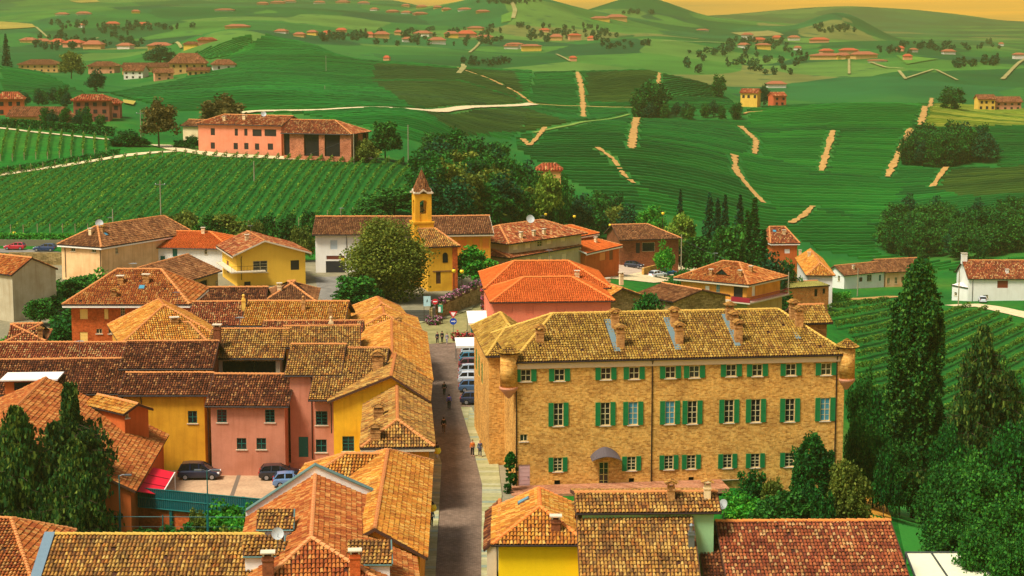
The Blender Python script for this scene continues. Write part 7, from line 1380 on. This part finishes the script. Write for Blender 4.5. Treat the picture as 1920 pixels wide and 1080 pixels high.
# ------------------------------------------------------------------ people
SKIN = plain((206,150,116), .6)
def skin(name, V, E, Rd, mat, parent, root=0, sub=1):
    me = bpy.data.meshes.new(name); me.from_pydata(V, E, []); o = bpy.data.objects.new(name, me); COL.objects.link(o); o.parent = parent
    o.modifiers.new('skin', 'SKIN'); sv = me.skin_vertices[0].data if me.skin_vertices else None
    if sv is None: return o
    for i, r in enumerate(Rd): sv[i].radius = r if isinstance(r, tuple) else (r, r); sv[i].use_root = (i == root)
    m = o.modifiers.new('smooth', 'SUBSURF'); m.levels = sub; m.render_levels = sub; me.materials.append(mat); o.modifiers[0].use_smooth_shade = True; return o
def person(label, pos, rz, top, bottom, hair=(50,34,24), step=.18, hat=None, coat=False, bag=None, h=1.74, arm=.0):
    rt = empty('person', pos, rz, label, 'person'); s = h / 1.76; rt.scale = (s, s, s)
    V, E, Rd = [], [], []
    def add(p, r, par=None):
        V.append(p); Rd.append(r); i = len(V) - 1
        if par is not None: E.append((par, i))
        return i
    pe = add((0, 0, .95), (.14, .1)); sp = add((0, .01, 1.14), (.125, .09), pe); ch = add((0, 0, 1.36), (.15, .1), sp); nk = add((0, 0, 1.5), .055, ch); hd = add((0, -.015, 1.6), (.075, .088), nk); ht = add((0, -.005, 1.7), (.07, .085), hd); add((0, -.1, 1.625), .014, hd)
    J = {}
    for sd in (-1, 1):
        k = sd * step
        sh = add((sd * .17, 0, 1.42), .058, ch); el = add((sd * .235, .03 + k * .3, 1.15), .042, sh); wr = add((sd * .24, -.05 + k * .8 - arm, .92 + arm * .3), .03, el); hn = add((sd * .24, -.065 + k * .9 - arm, .86 + arm * .3), (.036, .02), wr)
        for f in range(4): b = add((sd * .24 + (f - 1.5) * .018, -.085 + k * .9 - arm, .80 + arm * .3), .009, hn); add((sd * .24 + (f - 1.5) * .018, -.1 + k * .9 - arm, .765 + (.012 if f in (0, 3) else 0) + arm * .3), .008, b)
        add((sd * .24 - sd * .03, -.11 + k * .9 - arm, .83 + arm * .3), .009, hn)
        hp = add((sd * .09, 0, .9), .09, pe); kn = add((sd * .1, -.03 - k * .7, .5), .06, hp); an = add((sd * .1, .03 - k * 1.35, .09), .04, kn); add((sd * .11, -.13 - k * 1.35, .035), (.04, .03), an); J[sd] = (hp, kn, an, sh, el, wr)
    skin('body', V, E, Rd, SKIN, rt, pe, 1)
    g = lambda r, e: tuple(x + e for x in r) if isinstance(r, tuple) else r + e
    def sub(chain, e, mat, name, extra=()):
        ids = sorted({i for c in chain for i in c}); mp = {i: n for n, i in enumerate(ids)}; skin(name, [V[i] for i in ids], [(mp[a], mp[b]) for a, b in chain], [g(Rd[i], e) for i in ids], mat, rt, 0, 1)
    sub([(pe, sp), (sp, ch)] + [c for sd in (-1, 1) for c in ((ch, J[sd][3]), (J[sd][3], J[sd][4]), (J[sd][4], J[sd][5]))], .022, plain(top, .85), 'coat' if coat else 'jacket')
    sub([c for sd in (-1, 1) for c in ((pe, J[sd][0]), (J[sd][0], J[sd][1]), (J[sd][1], J[sd][2]))], .018, plain(bottom, .85), 'trousers')
    if coat: mb = MB(); mb.lathe([(.17, .62), (.165, .8), (.155, 1.0), (.15, 1.12)], (0, 0, 0), 12); mb.build('coat_skirt', plain(top, .85), rt, True)
    mb = MB(); mb.lathe([(.062, 1.55), (.088, 1.6), (.094, 1.68), (.08, 1.745), (.04, 1.785), (.005, 1.79)], (0, .018, 0), 12); mb.build('hair', plain(hair, .8), rt, True)
    if hat: mb = MB(); mb.lathe([(.16, 1.7), (.16, 1.715), (.095, 1.72), (.085, 1.82), (.01, 1.83)], (0, 0, 0), 12); mb.build('hat', plain(hat, .8), rt, True)
    if bag: mb = MB(); mb.lathe([(.08, 1.02), (.14, 1.05), (.15, 1.3), (.09, 1.42)], (0, .2, 0), 10); mb.build('backpack', plain(bag, .8), rt, True)
    return rt
for px, py, rz, kw, lb in [(820,645,.3,dict(top=(26,30,54),bottom=(24,26,44),step=.04),'person in navy jacket standing left in the trio at the street head'),(829,643,2.8,dict(top=(22,22,26),bottom=(20,20,24),step=.04),'person dressed in black in the middle of the trio'),(838,645,-.4,dict(top=(120,120,128),bottom=(150,150,160),step=.14,h=1.6),'smaller person in light grey at the right of the trio'),(858,642,.5,dict(top=(150,30,40),bottom=(20,20,26),step=.05,hat=(190,24,44)),'person with red hat and red top by the geranium boxes'),(876,641,1.2,dict(top=(28,44,80),bottom=(30,40,70),step=.05),'person in navy beside the near white canopy'),
  (833,742,3.0,dict(top=(22,22,26),bottom=(24,24,28),step=.16),'person in black walking away alone up the street'),(842,768,3.14,dict(top=(110,96,170),bottom=(24,24,40),step=.1,bag=(60,50,110),h=1.85),'person in lilac shirt with backpack walking up the street'),(832,812,3.1,dict(top=(18,18,22),bottom=(96,66,44),step=.1,h=1.8),'person in black top and brown trousers in mid street'),(886,857,.1,dict(top=(206,110,40),bottom=(28,24,26),step=.12),'person in orange jacket walking on the palazzo pavement'),(900,858,.1,dict(top=(74,76,96),bottom=(60,62,80),step=.12,hair=(150,120,80),coat=True),'person in long grey coat beside the orange jacket'),
  (819,862,2.9,dict(top=(20,20,24),bottom=(190,190,200),step=.1),'person in black with pale trousers under the corner lamp'),(809,990,2.9,dict(top=(70,72,78),bottom=(30,30,36),step=.1),'person in grey jacket on the left pavement nearest the camera')]:
    p = Pz(px, py, 0.04); person(lb, (p.x, p.y, .14 if px in (886,900,819,809) else .03), rz, **kw)
for px, py, c, lb in [(1206,478,(226,228,230),'person in white shirt at the restaurant door'),(1212,477,(40,60,110),'person in dark blue at the restaurant terrace'),(1163,478,(50,50,60),'person in dark clothes by the yellow restaurant wall')]:
    p = hit(px, py, 300, 600); person(lb, (p.x, p.y, p.z + .12), rnd.uniform(0, 6), top=c, bottom=(40,42,56), step=.05)
# ------------------------------------------------------------------ haze over the far land
hz = bpy.data.materials.new('haze_air'); hz.use_nodes = True; ht = hz.node_tree; ht.nodes.clear()
vo = ht.nodes.new('ShaderNodeVolumePrincipled'); vo.inputs['Density'].default_value = 1.8e-4; vo.inputs['Color'].default_value = (.46, .49, .17, 1); vo.inputs['Anisotropy'].default_value = .2
ou = ht.nodes.new('ShaderNodeOutputMaterial'); ht.links.new(vo.outputs[0], ou.inputs['Volume'])
mb = MB(); mb.box(-7000, -400, float(HG.min()) - 4, 7000, 7400, max(float(HG.max()) + 14, 60)); o = mb.build('haze', hz); tag(o, 'thin warm evening haze lying over the land', 'haze', kind='stuff')
for k, (rt, cr, tr, u) in PROTO.items():           # drop kinds of tree that stand nowhere
    if not u:
        for o in (cr, tr, rt):
            if o: bpy.data.objects.remove(o)
